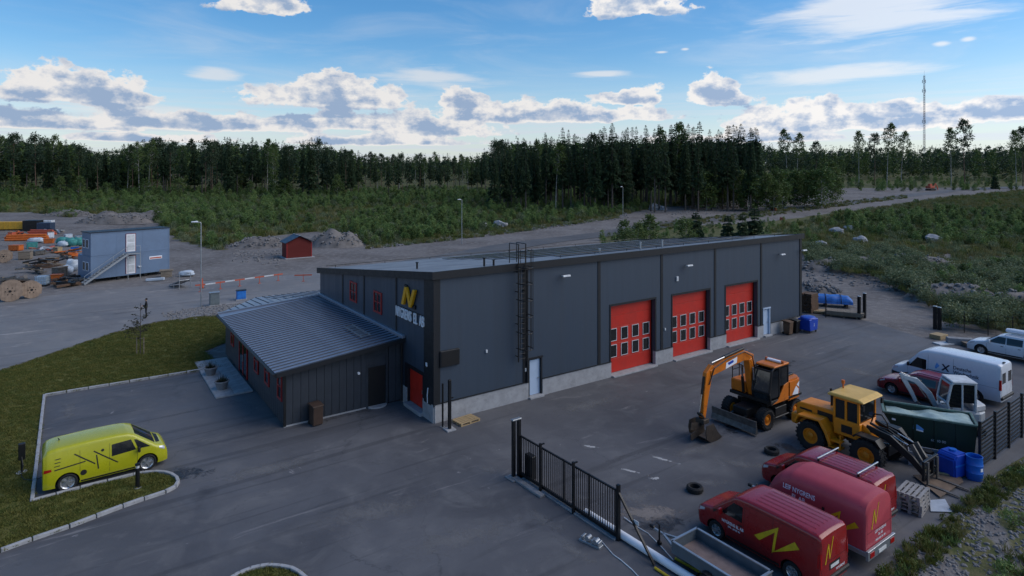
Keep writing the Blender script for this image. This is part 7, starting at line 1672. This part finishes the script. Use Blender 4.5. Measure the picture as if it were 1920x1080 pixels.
class Fol:
    def __init__(s, seed): s.v = []; s.f = []; s.r = random.Random(seed)
    def kite(s, a, b, w, up=None):
        """a leaf spray from a to b"""
        d = b - a; u = up or Vector((s.r.uniform(-1, 1), s.r.uniform(-1, 1), s.r.uniform(-1, 1))); n = d.cross(u)
        if n.length < 1e-5: return
        n = n.normalized() * w; m = a + d * s.r.uniform(.4, .6); k = len(s.v)
        s.v += [tuple(a), tuple(m + n), tuple(b), tuple(m - n)]; s.f.append((k, k + 1, k + 2, k + 3))
    def clump(s, c, rad, n, ln, w):
        for _ in range(n):
            d = Vector((s.r.gauss(0, 1), s.r.gauss(0, 1), s.r.gauss(0, .8))).normalized(); p = c + d * rad * s.r.uniform(.1, 1.); e = p + (d * .7 + Vector((s.r.uniform(-1, 1), s.r.uniform(-1, 1), s.r.uniform(-.7, .5)))).normalized() * ln * s.r.uniform(.7, 1.3); s.kite(p, e, w * s.r.uniform(.7, 1.3))
    def mesh(s, name, m):
        me = bpy.data.meshes.new(name); me.from_pydata(s.v, [], s.f); me.materials.append(m); return me
def mesh_of(mb, name, m):
    o = mb.build(name, m, smooth=40, fix=False); me = o.data; bpy.data.objects.remove(o); return me
def tri(seed): return random.Random(seed)
def spruce(seed, H=24., base=.14, R0=2.5, dens=1.):
    f = Fol(seed); r = f.r; z = base * H
    while z < H - .25:
        t = (z / H - base) / (1 - base); rad = R0 * (1 - t) ** .72 * r.uniform(.75, 1.1) + .22
        if t < .12: rad *= .55 + t * 3.5
        n = int((8 + 3 * (t > .7)) * dens)
        for i in range(n):
            a = r.uniform(0, 6.283); q = rad * r.uniform(.6, 1.1); d = Vector((math.cos(a), math.sin(a), 0)); dr = r.uniform(.18, .5) if t < .8 else -.3
            A = Vector((0, 0, z)) + d * q * .08; Bm = A + d * q * .55 + Vector((0, 0, -q * dr * .7)); B = A + d * q + Vector((0, 0, -q * dr))
            f.kite(A, B, q * .16 + .08, Vector((0, 0, 1))); f.kite(Bm, B + Vector((0, 0, -.5 * q * .5)), q * .12 + .08, d.cross(Vector((0, 0, 1))))
            sd = d.cross(Vector((0, 0, 1)))
            for s in (1, -1): f.kite(Bm, Bm + (d * .5 + sd * s * .8) * q * .45 + Vector((0, 0, -q * .2)), q * .09 + .05, Vector((0, 0, 1)))
        z += r.uniform(.3, .55) / dens
    f.kite(Vector((0, 0, H - 1.2)), Vector((0, 0, H)), .12); f.kite(Vector((0, 0, H - 1.2)), Vector((0, 0, H)), .12, Vector((1, 0, 0)))
    tb = MB(); tb.cyl((0, 0, -.4), (0, 0, H * .97), .012 * H, .02, 8)
    rr = tri(seed + 1)
    for k in range(14): a = rr.uniform(0, 6.28); z = rr.uniform(.08, base + .1) * H; tb.cyl((0, 0, z), (math.cos(a) * 1.1, math.sin(a) * 1.1, z - .2), .035, .01, 4)
    return mesh_of(tb, 'trunk', M['bark_s']), f.mesh('crown', M['l_spruce'])
def crown_tree(seed, H, lo, Rr, nclump, per, ln, w, leaf, bark, r0, shape=1., flat=1., lean=.0):
    f = Fol(seed); r = f.r; tb = MB(); pts = [Vector((0, 0, -.4))]; off = Vector((r.uniform(-1, 1), r.uniform(-1, 1), 0)) * lean
    for k in range(1, 7): pts.append(Vector((off.x * (k / 6) ** 2 + r.uniform(-.12, .12), off.y * (k / 6) ** 2 + r.uniform(-.12, .12), H * .96 * k / 6)))
    for k in range(6): tb.cyl(pts[k], pts[k + 1], r0 * (1 - k / 6.5), r0 * (1 - (k + 1) / 6.5), 8)
    for k in range(nclump):
        t = r.uniform(0, 1) ** .8; z = H * (lo + (1 - lo) * t); env = Rr * math.sin(math.pi * min(1, .12 + .84 * t)) ** shape
        a = r.uniform(0, 6.283); q = env * math.sqrt(r.uniform(.08, 1)); ax = off * (z / H) ** 2; c = Vector((math.cos(a) * q + ax.x, math.sin(a) * q + ax.y, z))
        if k % 3 == 0: tb.cyl(Vector((ax.x, ax.y, max(.3, z - q * .7))), c, .012 * H * .25 + .01, .01, 4)
        f.clump(c, r.uniform(.5, 1.) * flat * Rr * .34, per, ln, w)
    return mesh_of(tb, 'trunk', bark), f.mesh('crown', leaf)
SPR = [spruce(s, 24, b, R_, d) for s, b, R_, d in ((1, .12, 2.6, 1.), (2, .30, 2.3, .95), (3, .42, 2.1, .9), (4, .22, 2.9, 1.))]
PIN = [crown_tree(s, 22, lo, 2.5, 60, 16, .75, .16, M['l_pine'], M['bark_p'], .20, .8, 1., .8) for s, lo in ((11, .52), (12, .60), (13, .66))]
BIR = [crown_tree(s, 22, lo, 2.5, 90, 15, .55, .15, M['l_birch'], M['bark_b'], .15, .9, 1., 1.2) for s, lo in ((21, .42), (22, .5), (23, .55))]
DEC = [crown_tree(s, 10, .08, 2.4, 80, 15, .5, .16, M['l_birch'], M['bark_b'], .09, .75, 1., .4) for s in (31, 32, 33)]
YSP = [spruce(s, 6, .03, 1.35, 1.6) for s in (41, 42)]
def tree(name, proto, loc, H, H0, label, group, rz=None, wide=1.):
    t = thing(name, label, 'tree', loc, random.uniform(0, 6.28) if rz is None else rz, group); k = H / H0; t.scale = (k * wide, k * wide, k)
    for me, n in zip(proto, ('trunk', 'crown')): o = bpy.data.objects.new(n, me); COL.objects.link(o); o.parent = t
    return t
SKY = [(-300, 248), (0, 250), (60, 247), (100, 250), (150, 262), (172, 276), (215, 275), (235, 268), (290, 255), (330, 258), (380, 262), (420, 254), (500, 256), (540, 264), (580, 255), (640, 272), (700, 286), (900, 284), (925, 262), (945, 262), (970, 246), (990, 258), (1010, 250), (1060, 236), (1110, 240), (1150, 228), (1200, 236), (1245, 216), (1270, 226), (1300, 220), (1330, 232), (1400, 230), (1418, 236), (1440, 262), (1480, 272), (1500, 270), (1640, 268), (1920, 266), (2300, 262)]
def skytop(px): return float(np.interp(px, [a for a, b in SKY], [b for a, b in SKY]))
def topH(px, D, y): P = AT(px, D); return CAMH + (HY - y) * D / F - P.z
rt = random.Random(99)
def stand(x0, x1, D0, D1, n, kinds, label, group, lower=(0, 26)):
    for i in range(n):
        px = x0 + (x1 - x0) * (i + rt.random()) / n; D = rt.uniform(D0, D1); k = rt.choices([q[0] for q in kinds], [q[1] for q in kinds])[0]
        H = topH(px, D, skytop(px) + abs(rt.gauss(0, 1)) * lower[1] * .6 + lower[0])
        nm, pr, H0 = {'s': ('spruce_tree', SPR, 24), 'p': ('pine_tree', PIN, 22), 'b': ('birch_tree', BIR, 22), 'd': ('leafy_tree', DEC, 10)}[k]
        if k == 'd': H = min(H, rt.uniform(5, 9) if px < 900 else rt.uniform(8, 13))
        tree(nm, rt.choice(pr), AT(px, D), max(5, H), H0, label[k], group, wide=rt.uniform(.85, 1.15) * (1.0 if H > 14 else 1.2))
stand(-260, 660, 218, 258, 115, [('s', 6), ('p', 2), ('b', 1.4)], {'s': 'dark spruce in the dense forest beyond the scrub field', 'p': 'dark pine in the dense forest beyond the scrub field', 'b': 'slender birch in the dense forest beyond the scrub field'}, 'forest edge beyond the scrub field')
stand(620, 945, 225, 285, 46, [('s', 4), ('p', 2), ('b', 2)], {'s': 'far spruce in the low treeline between the two forest stands', 'p': 'far pine in the low treeline between the two forest stands', 'b': 'far birch in the low treeline between the two forest stands'}, 'low treeline in the middle', (0, 14))
stand(-250, 640, 208, 222, 16, [('d', 1)], {'d': 'low leafy tree in front of the dense forest'}, 'leafy fringe of the dense forest')
stand(925, 1425, 172, 212, 92, [('s', 9), ('p', .8), ('b', .5)], {'s': 'tall dark spruce in the stand behind the hall', 'p': 'tall pine in the stand behind the hall', 'b': 'tall birch in the stand behind the hall'}, 'tall stand behind the hall', (0, 34))
stand(1285, 1570, 176, 215, 34, [('d', 1)], {'d': 'leafy young tree at the foot of the tall stand'}, 'leafy trees by the gravel road')
for px, y, D, k, lab in ((1476, 243, 275, 'b', 'left one of two lone birches with bare white stems by the gravel road'), (1494, 250, 275, 'b', 'right one of two lone birches with bare white stems by the gravel road'), (1610, 246, 290, 'b', 'first lone tall tree left of the radio mast'), (1640, 250, 292, 'p', 'lone pine among the pale stems left of the radio mast'), (1663, 232, 290, 'b', 'highest birch just left of the radio mast'), (1690, 247, 296, 'b', 'birch nearest the radio mast'), (1783, 240, 285, 'b', 'slim birch close beside the broad lone pine'), (1808, 224, 285, 'p', 'broad lone pine right of the radio mast'), (1905, 245, 280, 'b', 'lone birch at the right picture edge'), (1918, 238, 284, 'p', 'lone pine at the right picture edge'), (1325, 262, 230, 'p', 'thin pine at the right end of the tall stand'), (1530, 265, 300, 'p', 'pine behind the farthest street lamp')):
    nm, pr, H0 = ('birch_tree', BIR, 22) if k == 'b' else ('pine_tree', PIN, 22); tree(nm, pr[2] if k == 'b' else pr[1], AT(px, D), topH(px, D, y), H0, lab, 'lone trees along the far road', wide=.95)
tree('spruce_tree', YSP[0], AT(1866, 270), topH(1866, 270, 322), 6, 'small dark spruce at the far end of the gravel road', 'lone trees along the far road')
for px, D, y, sp, lab in ((1172, 96, 414, 0, 'small spruce behind the hall roof, nearest the solar panels'), (1215, 100, 405, 1, 'second small spruce behind the hall roof'), (1288, 98, 408, 0, 'bushy small spruce behind the roof middle'), (1305, 101, 396, 1, 'pointed small spruce behind the roof middle'), (1365, 99, 402, 0, 'slender small spruce behind the far bays'), (1392, 97, 398, 1, 'left of the paired small spruces behind the far bays'), (1415, 98, 388, 0, 'tallest small spruce behind the far end of the roof'), (1196, 93, 418, 1, 'low spruce between two taller ones behind the roof')):
    if px in (1172, 1196, 1215, 1288): tree('leafy_bush', DEC[px % 3], AT(px, D), topH(px, D, y), 10, lab.replace('small spruce', 'leafy bush').replace('low spruce', 'low leafy bush'), 'leafy bushes behind the hall', wide=1.3)
    else: tree('young_spruce', YSP[sp], AT(px, D), topH(px, D, y), 6, lab, 'small spruces behind the hall', wide=random.uniform(.9, 1.25))
# ---- sapling on the lawn
def sapling():
    t = thing('lawn_sapling', 'thin young tree with sparse leaves on the lawn near the person', 'tree', G(263, 664, .05)); rr = random.Random(8); tb = MB(); f = Fol(8); tb.cyl((0, 0, 0), (.03, 0, 3.6), .035, .012, 7)
    for k in range(26):
        z = rr.uniform(1.0, 3.3); a = rr.uniform(0, 6.28); l = rr.uniform(.5, 1.25) * (1.25 - z / 4.5); e = Vector((math.cos(a) * l, math.sin(a) * l, z + l * .45)); tb.cyl((.01, 0, z), e, .012, .004, 4)
        for j in range(16): p = Vector((.01, 0, z)).lerp(e, rr.uniform(.35, 1)); f.kite(p, p + Vector((rr.uniform(-1, 1), rr.uniform(-1, 1), rr.uniform(-.6, .6))) * .16, .035)
    tb.build('trunk', M['bark_s'], t); o = bpy.data.objects.new('crown', f.mesh('crown', leafmat('sapling_leaf', (.03, .035, .02), (.055, .05, .03)))); COL.objects.link(o); o.parent = t
    q = MB(); q.cyl((.25, 0, 0), (.25, 0, 1.2), .03, n=6); q.cyl((-.25, 0, 0), (-.25, 0, 1.2), .03, n=6); q.bar((-.25, 0, 1.1), (.25, 0, 1.1), .05, .02); q.build('stake', M['wood_g'], t)
sapling()
# ---- scattered cover (too many to count): one object each, instanced by geometry nodes
def scatter(name, protos, pts, sc, label, rot=None, tilt=.0, seed=0):
    rs = np.random.RandomState(seed); pts = np.asarray(pts, float); n = len(pts)
    me = bpy.data.meshes.new(name); me.from_pydata(pts.tolist(), [], [])
    a = me.attributes.new('sc', 'FLOAT', 'POINT'); a.data.foreach_set('value', np.asarray(sc, float))
    a = me.attributes.new('rot', 'FLOAT_VECTOR', 'POINT'); rv = np.stack([rs.uniform(-tilt, tilt, n), rs.uniform(-tilt, tilt, n), rs.uniform(0, 6.28, n)], -1); a.data.foreach_set('vector', rv.ravel())
    a = me.attributes.new('pick', 'INT', 'POINT'); a.data.foreach_set('value', rs.randint(0, len(protos), n).astype(np.int32))
    o = bpy.data.objects.new(name, me); COL.objects.link(o)
    c = bpy.data.collections.new(name + '_sources')
    for i, m in enumerate(protos): c.objects.link(bpy.data.objects.new(f'{name}_source_{i}', m))
    g = bpy.data.node_groups.new(name, 'GeometryNodeTree'); g.interface.new_socket('Geometry', in_out='INPUT', socket_type='NodeSocketGeometry'); g.interface.new_socket('Geometry', in_out='OUTPUT', socket_type='NodeSocketGeometry')
    N = g.nodes; i_, o_ = N.new('NodeGroupInput'), N.new('NodeGroupOutput'); ip = N.new('GeometryNodeInstanceOnPoints'); ci = N.new('GeometryNodeCollectionInfo'); ci.inputs['Collection'].default_value = c; ci.inputs['Separate Children'].default_value = True; ci.inputs['Reset Children'].default_value = True
    def attr(n_, t_): q = N.new('GeometryNodeInputNamedAttribute'); q.data_type = t_; q.inputs['Name'].default_value = n_; return q.outputs['Attribute']
    er = N.new('FunctionNodeEulerToRotation'); l = g.links; l.new(attr('rot', 'FLOAT_VECTOR'), er.inputs[0]); l.new(er.outputs[0], ip.inputs['Rotation'])
    l.new(i_.outputs[0], ip.inputs['Points']); l.new(ci.outputs[0], ip.inputs['Instance']); ip.inputs['Pick Instance'].default_value = True; l.new(attr('pick', 'INT'), ip.inputs['Instance Index']); l.new(attr('sc', 'FLOAT'), ip.inputs['Scale']); l.new(ip.outputs[0], o_.inputs[0])
    md = o.modifiers.new('scatter', 'NODES'); md.node_group = g
    tag(o, label, kind='stuff')
    return o
def bush(seed, H, Rr, n, per, ln, w, leaf):
    f = Fol(seed); r = f.r
    for k in range(n):
        t = r.uniform(0, 1); z = H * (.08 + .9 * t); q = Rr * math.sin(math.pi * (.2 + .75 * t)) ** .7 * math.sqrt(r.random()); a = r.uniform(0, 6.28); f.clump(Vector((math.cos(a) * q, math.sin(a) * q, z)), Rr * .35, per, ln, w)
    return f.mesh('bush', leaf)
def tuft(seed, n, h, spread, w, leaf, curl=.4):
    f = Fol(seed); r = f.r
    for k in range(n):
        a = r.uniform(0, 6.28); q = spread * math.sqrt(r.random()); A = Vector((math.cos(a) * q, math.sin(a) * q, 0)); b = r.uniform(0, 6.28); hh = h * r.uniform(.5, 1.2); f.kite(A, A + Vector((math.cos(b) * hh * curl, math.sin(b) * hh * curl, hh)), w)
    return f.mesh('tuft', leaf)
def rockmesh(seed, sub=2, flat=.7):
    bm = bmesh.new(); bmesh.ops.create_icosphere(bm, subdivisions=sub, radius=1)
    for v in bm.verts:
        d = 1 + .45 * mnoise.noise(v.co * 1.3 + Vector((seed * 7.1, 0, 0))) + .2 * mnoise.noise(v.co * 3 + Vector((0, seed, 0))); v.co = Vector((v.co.x * d * 1.15, v.co.y * d * .9, v.co.z * d * flat))
    me = bpy.data.meshes.new('stone'); bm.to_mesh(me); bm.free(); me.materials.append(M['rock']); return me
def pick(poly, n, seed, y0=5, y1=900, dens=None):
    """random points of the terrain that fall in a photo polygon, even per square metre"""
    rs = np.random.RandomState(seed); out = []; xs = [p[0] for p in poly]; ys = [p[1] for p in poly]
    c = [GT(px, max(py, 331)) for px, py in poly]; X0, X1 = min(p.x for p in c), max(p.x for p in c); Y0, Y1 = max(y0, min(p.y for p in c)), min(y1, max(p.y for p in c))
    while len(out) < n:
        x = rs.uniform(X0, X1, 4000); y = rs.uniform(Y0, Y1, 4000); z = np.vectorize(terrain_z)(x, y); px, py = project(x, y, z); k = inpoly(px, py, poly)
        if dens is not None: k &= np.array([dens(a, b) for a, b in zip(x, y)]) > rs.uniform(0, 1, 4000)
        out += list(zip(x[k], y[k], z[k] - .03))
        if not k.any() and len(out) == 0: break
    return out[:n]
rs = np.random.RandomState(5)
SHR = [bush(51, 2.6, 1.1, 46, 13, .30, .085, M['l_shrub']), bush(52, 3.8, 1.0, 54, 13, .30, .085, M['l_shrub']), bush(53, 1.6, 1.2, 38, 13, .28, .07, M['l_shrub2']), bush(54, 3.2, .8, 44, 13, .30, .085, M['l_birch']), bush(55, 2.2, 1.3, 44, 13, .28, .07, M['l_shrub2'])]
nz = lambda x, y: .45 + .9 * mnoise.noise((x * .03, y * .03, 2)) + .4 * mnoise.noise((x * .12, y * .12, 5))
p = pick(FIELD, 15000, 1, 60, 250, nz); p = [q for q in p if abs(q[0]) < 1.05 * q[1] + 30]
scatter('young_birch_scrub', SHR, p, np.clip(rs.normal(.55, .17, len(p)), .25, 1.15), 'dense green scrub of young birch and willow in front of the forest', tilt=.12, seed=1)
TUF = [tuft(61, 60, .8, .7, .035, M['l_dry']), tuft(62, 60, .7, .7, .035, M['l_shrub2']), tuft(63, 50, .9, .6, .035, M['l_weed'])]
p = pick(FIELD, 9000, 2, 60, 215) + pick(FIELD_R, 7000, 3, 50, 260); scatter('rough_grass', TUF, p, rs.uniform(.6, 1.5, len(p)), 'rough yellowish grass between the scrub', tilt=.15, seed=2)
nz2 = lambda x, y: .2 + .9 * mnoise.noise((x * .05, y * .05, 9)) + .3 * mnoise.noise((x * .15, y * .15, 7))
p = pick(BELT_R, 1500, 44, 60, 170, lambda x, y: .75 + .8 * mnoise.noise((x * .06, y * .06, 9))) + pick(LOW_R, 420, 45, 40, 90, nz2) + pick(FIELD_R, 250, 4, 55, 250, nz2); scatter('willow_scrub', SHR, p, np.r_[rs.uniform(.4, .9, 1500), rs.uniform(.25, .6, len(p) - 1500)], 'green willow scrub right of the hall beyond the gravel track', tilt=.12, seed=3)
p = pick(DRY_R, 3500, 46, 90, 260) + pick(MID_R, 500, 47, 60, 130); scatter('dry_grass', TUF[:1] + TUF[:1] + TUF[1:2], p, rs.uniform(.5, 1.2, len(p)), 'pale dry grass on the field right of the gravel road', tilt=.15, seed=21)
p = pick(STRIP, 200, 5, 60, 150); scatter('roadside_scrub', SHR, p, rs.uniform(.25, .55, len(p)), 'low scrub between the hall and the gravel road', tilt=.1, seed=4)
WD = [tuft(71, 70, .55, .35, .028, M['l_weed'], .5), tuft(72, 60, .45, .4, .03, M['l_shrub'], .6), bush(73, .7, .35, 16, 10, .12, .04, M['l_weed']), bush(74, .9, .5, 22, 10, .13, .045, M['l_shrub']), tuft(75, 40, .7, .3, .02, M['l_dry'], .4)]
p = pick([(1640, 1085), (1700, 1022), (1790, 955), (1850, 903), (1920, 868), (1940, 890), (1830, 985), (1730, 1085)], 330, 6, 12, 45, lambda x, y: .5 + 1.2 * mnoise.noise((x * .5, y * .5, 3))) + pick([(1870, 915), (1990, 838), (2400, 800), (2400, 1300), (1850, 1300), (1885, 1010)], 700, 66, 12, 45, lambda x, y: .4 + 1.1 * mnoise.noise((x * .4, y * .4, 4)))
pn = 330; sel = np.random.RandomState(3).permutation(pn)[:210]; p = [p[i] for i in sel] + p[pn:]; pn = 210; scatter('edge_weeds', [WD[0], WD[1], WD[4], WD[0], WD[2]], p[:pn], rs.uniform(.2, .6, pn), 'yellowish grass and weeds along the asphalt edge by the red vans', tilt=.2, seed=55); p = p[pn:]
scatter('bank_weeds', WD, p, rs.uniform(.22, .62, len(p)), 'weeds and low bushes on the stony bank at the yard edge', tilt=.2, seed=5)
STN = [rockmesh(s) for s in (1, 2, 3, 4)]
p = pick(BANK, 7000, 7, 12, 40); scatter('bank_gravel', STN, [(a, b, c + .02) for a, b, c in p], rs.uniform(.02, .09, len(p)), 'grey rubble on the bank at the yard edge', tilt=.6, seed=6)
# rubble along the street and on the spoil heaps
def mound(px, py, rx, ry, h, label, seed, rz=HA, stones=120, m=None):
    P = GT(px, py); n = 20; vs = []
    for i in range(n):
        for j in range(n):
            u, v = i / (n - 1) * 2 - 1, j / (n - 1) * 2 - 1; e = max(0, 1 - (u * u + v * v)); z = h * e ** .8 * (1 + .45 * mnoise.noise((u * 2.2 + seed, v * 2.2, 0))) ; vs.append((u * rx, v * ry, z - .1 + .12 * mnoise.noise((u * 8 + seed, v * 8, 0)) * min(1, e * 3)))
    q = MB(); q.add(vs, [(i * n + j, (i + 1) * n + j, (i + 1) * n + j + 1, i * n + j + 1) for i in range(n - 1) for j in range(n - 1)]); o = q.build('spoil_heap', m or M['spoil'], smooth=60, loc=P, rz=rz, fix=False); tag(o, label, 'heap', 'spoil heaps')
    rs_ = np.random.RandomState(seed); pts = []
    for k in range(stones):
        u, v = rs_.uniform(-.95, .95, 2); e = 1 - (u * u + v * v)
        if e < .02: continue
        z = h * e ** .8 * (1 + .45 * mnoise.noise((u * 2.2 + seed, v * 2.2, 0))); c, s = math.cos(rz), math.sin(rz); x, y = u * rx, v * ry; pts.append((P.x + c * x - s * y, P.y + s * x + c * y, P.z + z))
    HEAP.extend(pts)
HEAP = []
M['spoil'] = mat('spoil', (.20, .18, .168), .95, 0, .2, .6, .8, 3, dirt=.4, dirtc=(.08, .07, .065))
mound(215, 418, 9, 4, 2.6, 'long stony heap behind the storage yard', 1, .1, 260); mound(278, 408, 6, 4, 1.8, 'smooth earth heap right of the stony heap', 2, .3, 30); mound(490, 463, 6.5, 3, 1.6, 'light stone heap left of the red hut', 3, .15, 260); mound(632, 461, 4.5, 3.5, 2.6, 'pointed grey heap right of the red hut', 4, .1, 160); mound(590, 458, 3, 2.2, 1.4, 'small heap directly behind the red hut', 5, 0, 60); mound(130, 404, 7, 3, 1.3, 'low rubble heap behind the dark storage boxes', 6, 0, 120)
mound(1620, 500, 9, 3, 1.2, 'stony bank above the gravel track', 7, -.2, 110); mound(1790, 565, 4.5, 3, 1.7, 'grey heap beside the far gate posts', 8, -.3, 120); mound(1890, 580, 3.5, 2.5, 1.5, 'grey heap at the right edge behind the white car', 9, 0, 80); mound(1560, 505, 5, 2.5, 1.3, 'dark bank right behind the hall end', 10, 0, 100); mound(1525, 545, 3, 2, .9, 'pale rubble heap behind the blue bundle', 11, 0, 160); mound(1720, 500, 6, 3, 1.4, 'blue grey stone heap in the scrub', 12, -.2, 150)
line = [(690, 463), (760, 455), (870, 442), (1000, 428), (1100, 414), (1180, 404)]; pts = list(HEAP)
for k in range(900):
    t = rs.uniform(0, len(line) - 1.001); i = int(t); f = t - i; a, b = line[i], line[i + 1]; P = GT(a[0] + (b[0] - a[0]) * f, a[1] + (b[1] - a[1]) * f + rs.uniform(-7, 5)); pts.append((P.x, P.y, P.z + .05))
for poly, n in (([(440, 470), (530, 470), (520, 500), (430, 490)], 120), ([(1500, 480), (1700, 500), (1740, 560), (1640, 540), (1520, 530)], 400), ([(1240, 400), (1500, 370), (1480, 380), (1260, 412)], 200)): pts += [(a, b, c + .04) for a, b, c in pick(poly, n, n, 40, 300)]
scatter('rubble', STN, pts, rs.uniform(.06, .27, len(pts)), 'loose grey stones on heaps and along the street edge', tilt=.6, seed=8)
pp = [(a, b, c + .03) for a, b, c in pick([(300, 588), (380, 574), (475, 566), (480, 588), (390, 598), (320, 606)], 900, 77, 40, 80)]
scatter('edge_rubble', STN, pp, rs.uniform(.03, .13, len(pp)), 'small stones between the lawn and the gravel street', tilt=.6, seed=31)
def boulder(px, py, s, seed, label): o = bpy.data.objects.new('boulder', BOUL[seed % 3]); COL.objects.link(o); P = GT(px, py); o.location = (P.x, P.y, P.z + s * .35); o.scale = (s, s, s); o.rotation_euler.z = seed * 1.3; tag(o, label, 'boulder', 'pale boulders')
BOUL = [rockmesh(s, 3, .75) for s in (11, 12, 13)]
for b in BOUL: b.materials.clear(); b.materials.append(mat('pale_rock', (.33, .33, .34), .9, 0, .15, 1.5, .5, 5))
for a in ((907, 430, 1.3, 1, 'left of two pale boulders at the scrub edge'), (936, 428, 1.5, 2, 'right of two pale boulders at the scrub edge'), (1228, 393, 1.6, 3, 'pale boulder at the foot of the tall spruces'), (1243, 394, 1.1, 4, 'smaller grey boulder beside the pale one under the spruces'), (1750, 455, 1.3, 5, 'large pale boulder in the right-hand scrub'), (1613, 456, 1.2, 6, 'pale boulder just beyond the far end of the hall'), (1568, 438, 1.2, 7, 'flat pale boulder in the scrub behind the hall end'), (1592, 432, 1.0, 8, 'farther flat pale boulder in the scrub behind the hall end'), (1540, 462, .9, 9, 'grey boulder close to the hall end wall')): boulder(*a)
p = pick([(690, 452), (860, 436), (1000, 420), (1160, 400), (1160, 410), (1000, 432), (860, 450), (690, 468)], 700, 78, 60, 200) + pick([(1180, 425), (1500, 388), (1700, 366), (1700, 372), (1500, 398), (1180, 440)], 500, 79, 60, 300); scatter('verge_grass', TUF, p, rs.uniform(.4, 1.0, len(p)), 'dry grass along the edges of the gravel road', tilt=.15, seed=33)
# lawn grass
LG = [tuft(81, 34, .075, .16, .010, M['l_grass'], .7), tuft(82, 34, .06, .16, .010, M['l_weed'], .8)]
def in_poly_pts(poly, n, seed):
    r_ = np.random.RandomState(seed); P = np.array(poly); lo, hi = P.min(0), P.max(0); out = []
    lo = np.maximum(lo, [-60, 12]); 
    while len(out) < n: x = r_.uniform(lo[0], hi[0], 5000); y = r_.uniform(lo[1], hi[1], 5000); k = inpoly(x, y, poly); out += list(zip(x[k], y[k], np.full(k.sum(), .045)))
    return out[:n]
p = in_poly_pts(LAWN, 15000, 1) + in_poly_pts(ISL2, 300, 2); pp = []
for poly, n in (([(1500, 470), (1700, 480), (1760, 520), (1740, 580), (1640, 530), (1520, 505)], 900), ([(1740, 520), (2000, 500), (2000, 640), (1780, 620)], 900)): pp += [(a, b, c + .6) for a, b, c in pick(poly, n, n + 1, 40, 300)]
scatter('heap_weeds', TUF + SHR[2:3], pp, rs.uniform(.3, .9, len(pp)), 'weeds growing over the banks beside the gravel track', tilt=.2, seed=12)
scatter('lawn_grass', LG, p, rs.uniform(.7, 1.4, len(p)), 'short cut grass of the lawn', tilt=.1, seed=9)
# far forest as one mass, with its floor of undergrowth
FAR = []
for tr, cr in (spruce(91, 18, .1, 2.4, .45), spruce(92, 18, .25, 2.2, .45), crown_tree(93, 16, .3, 2.6, 34, 9, 1.0, .3, M['l_pine'], M['bark_p'], .2), crown_tree(94, 15, .15, 2.8, 36, 9, 1.0, .3, M['l_birch'], M['bark_b'], .15)): FAR.append(cr)
pts = []; scl = []
for k in range(5200):
    D = rs.uniform(235, 620); px = rs.uniform(-1000, 2800)
    if 1420 < px and D < 330: D = rs.uniform(340, 620)
    if 640 < px < 930 and D < 270: D = rs.uniform(270, 620)
    P = AT(px, D); H = topH(px, D, skytop(px) + rs.uniform(4, 26)); H = min(max(H, 7), 22); pts.append((P.x, P.y, P.z)); scl.append(H / 17)
scatter('far_forest', FAR, pts, scl, 'dark mixed forest stretching away to the skyline', seed=10)
pts = []; 
for k in range(2200): px = rs.uniform(-1000, 2600); D = rs.uniform(205, 250) if px < 1430 else rs.uniform(255, 345); P = AT(px, D); pts.append((P.x, P.y, P.z))
scatter('undergrowth', SHR, pts, rs.uniform(.4, 1.1, len(pts)), 'undergrowth at the foot of the forest', seed=11)
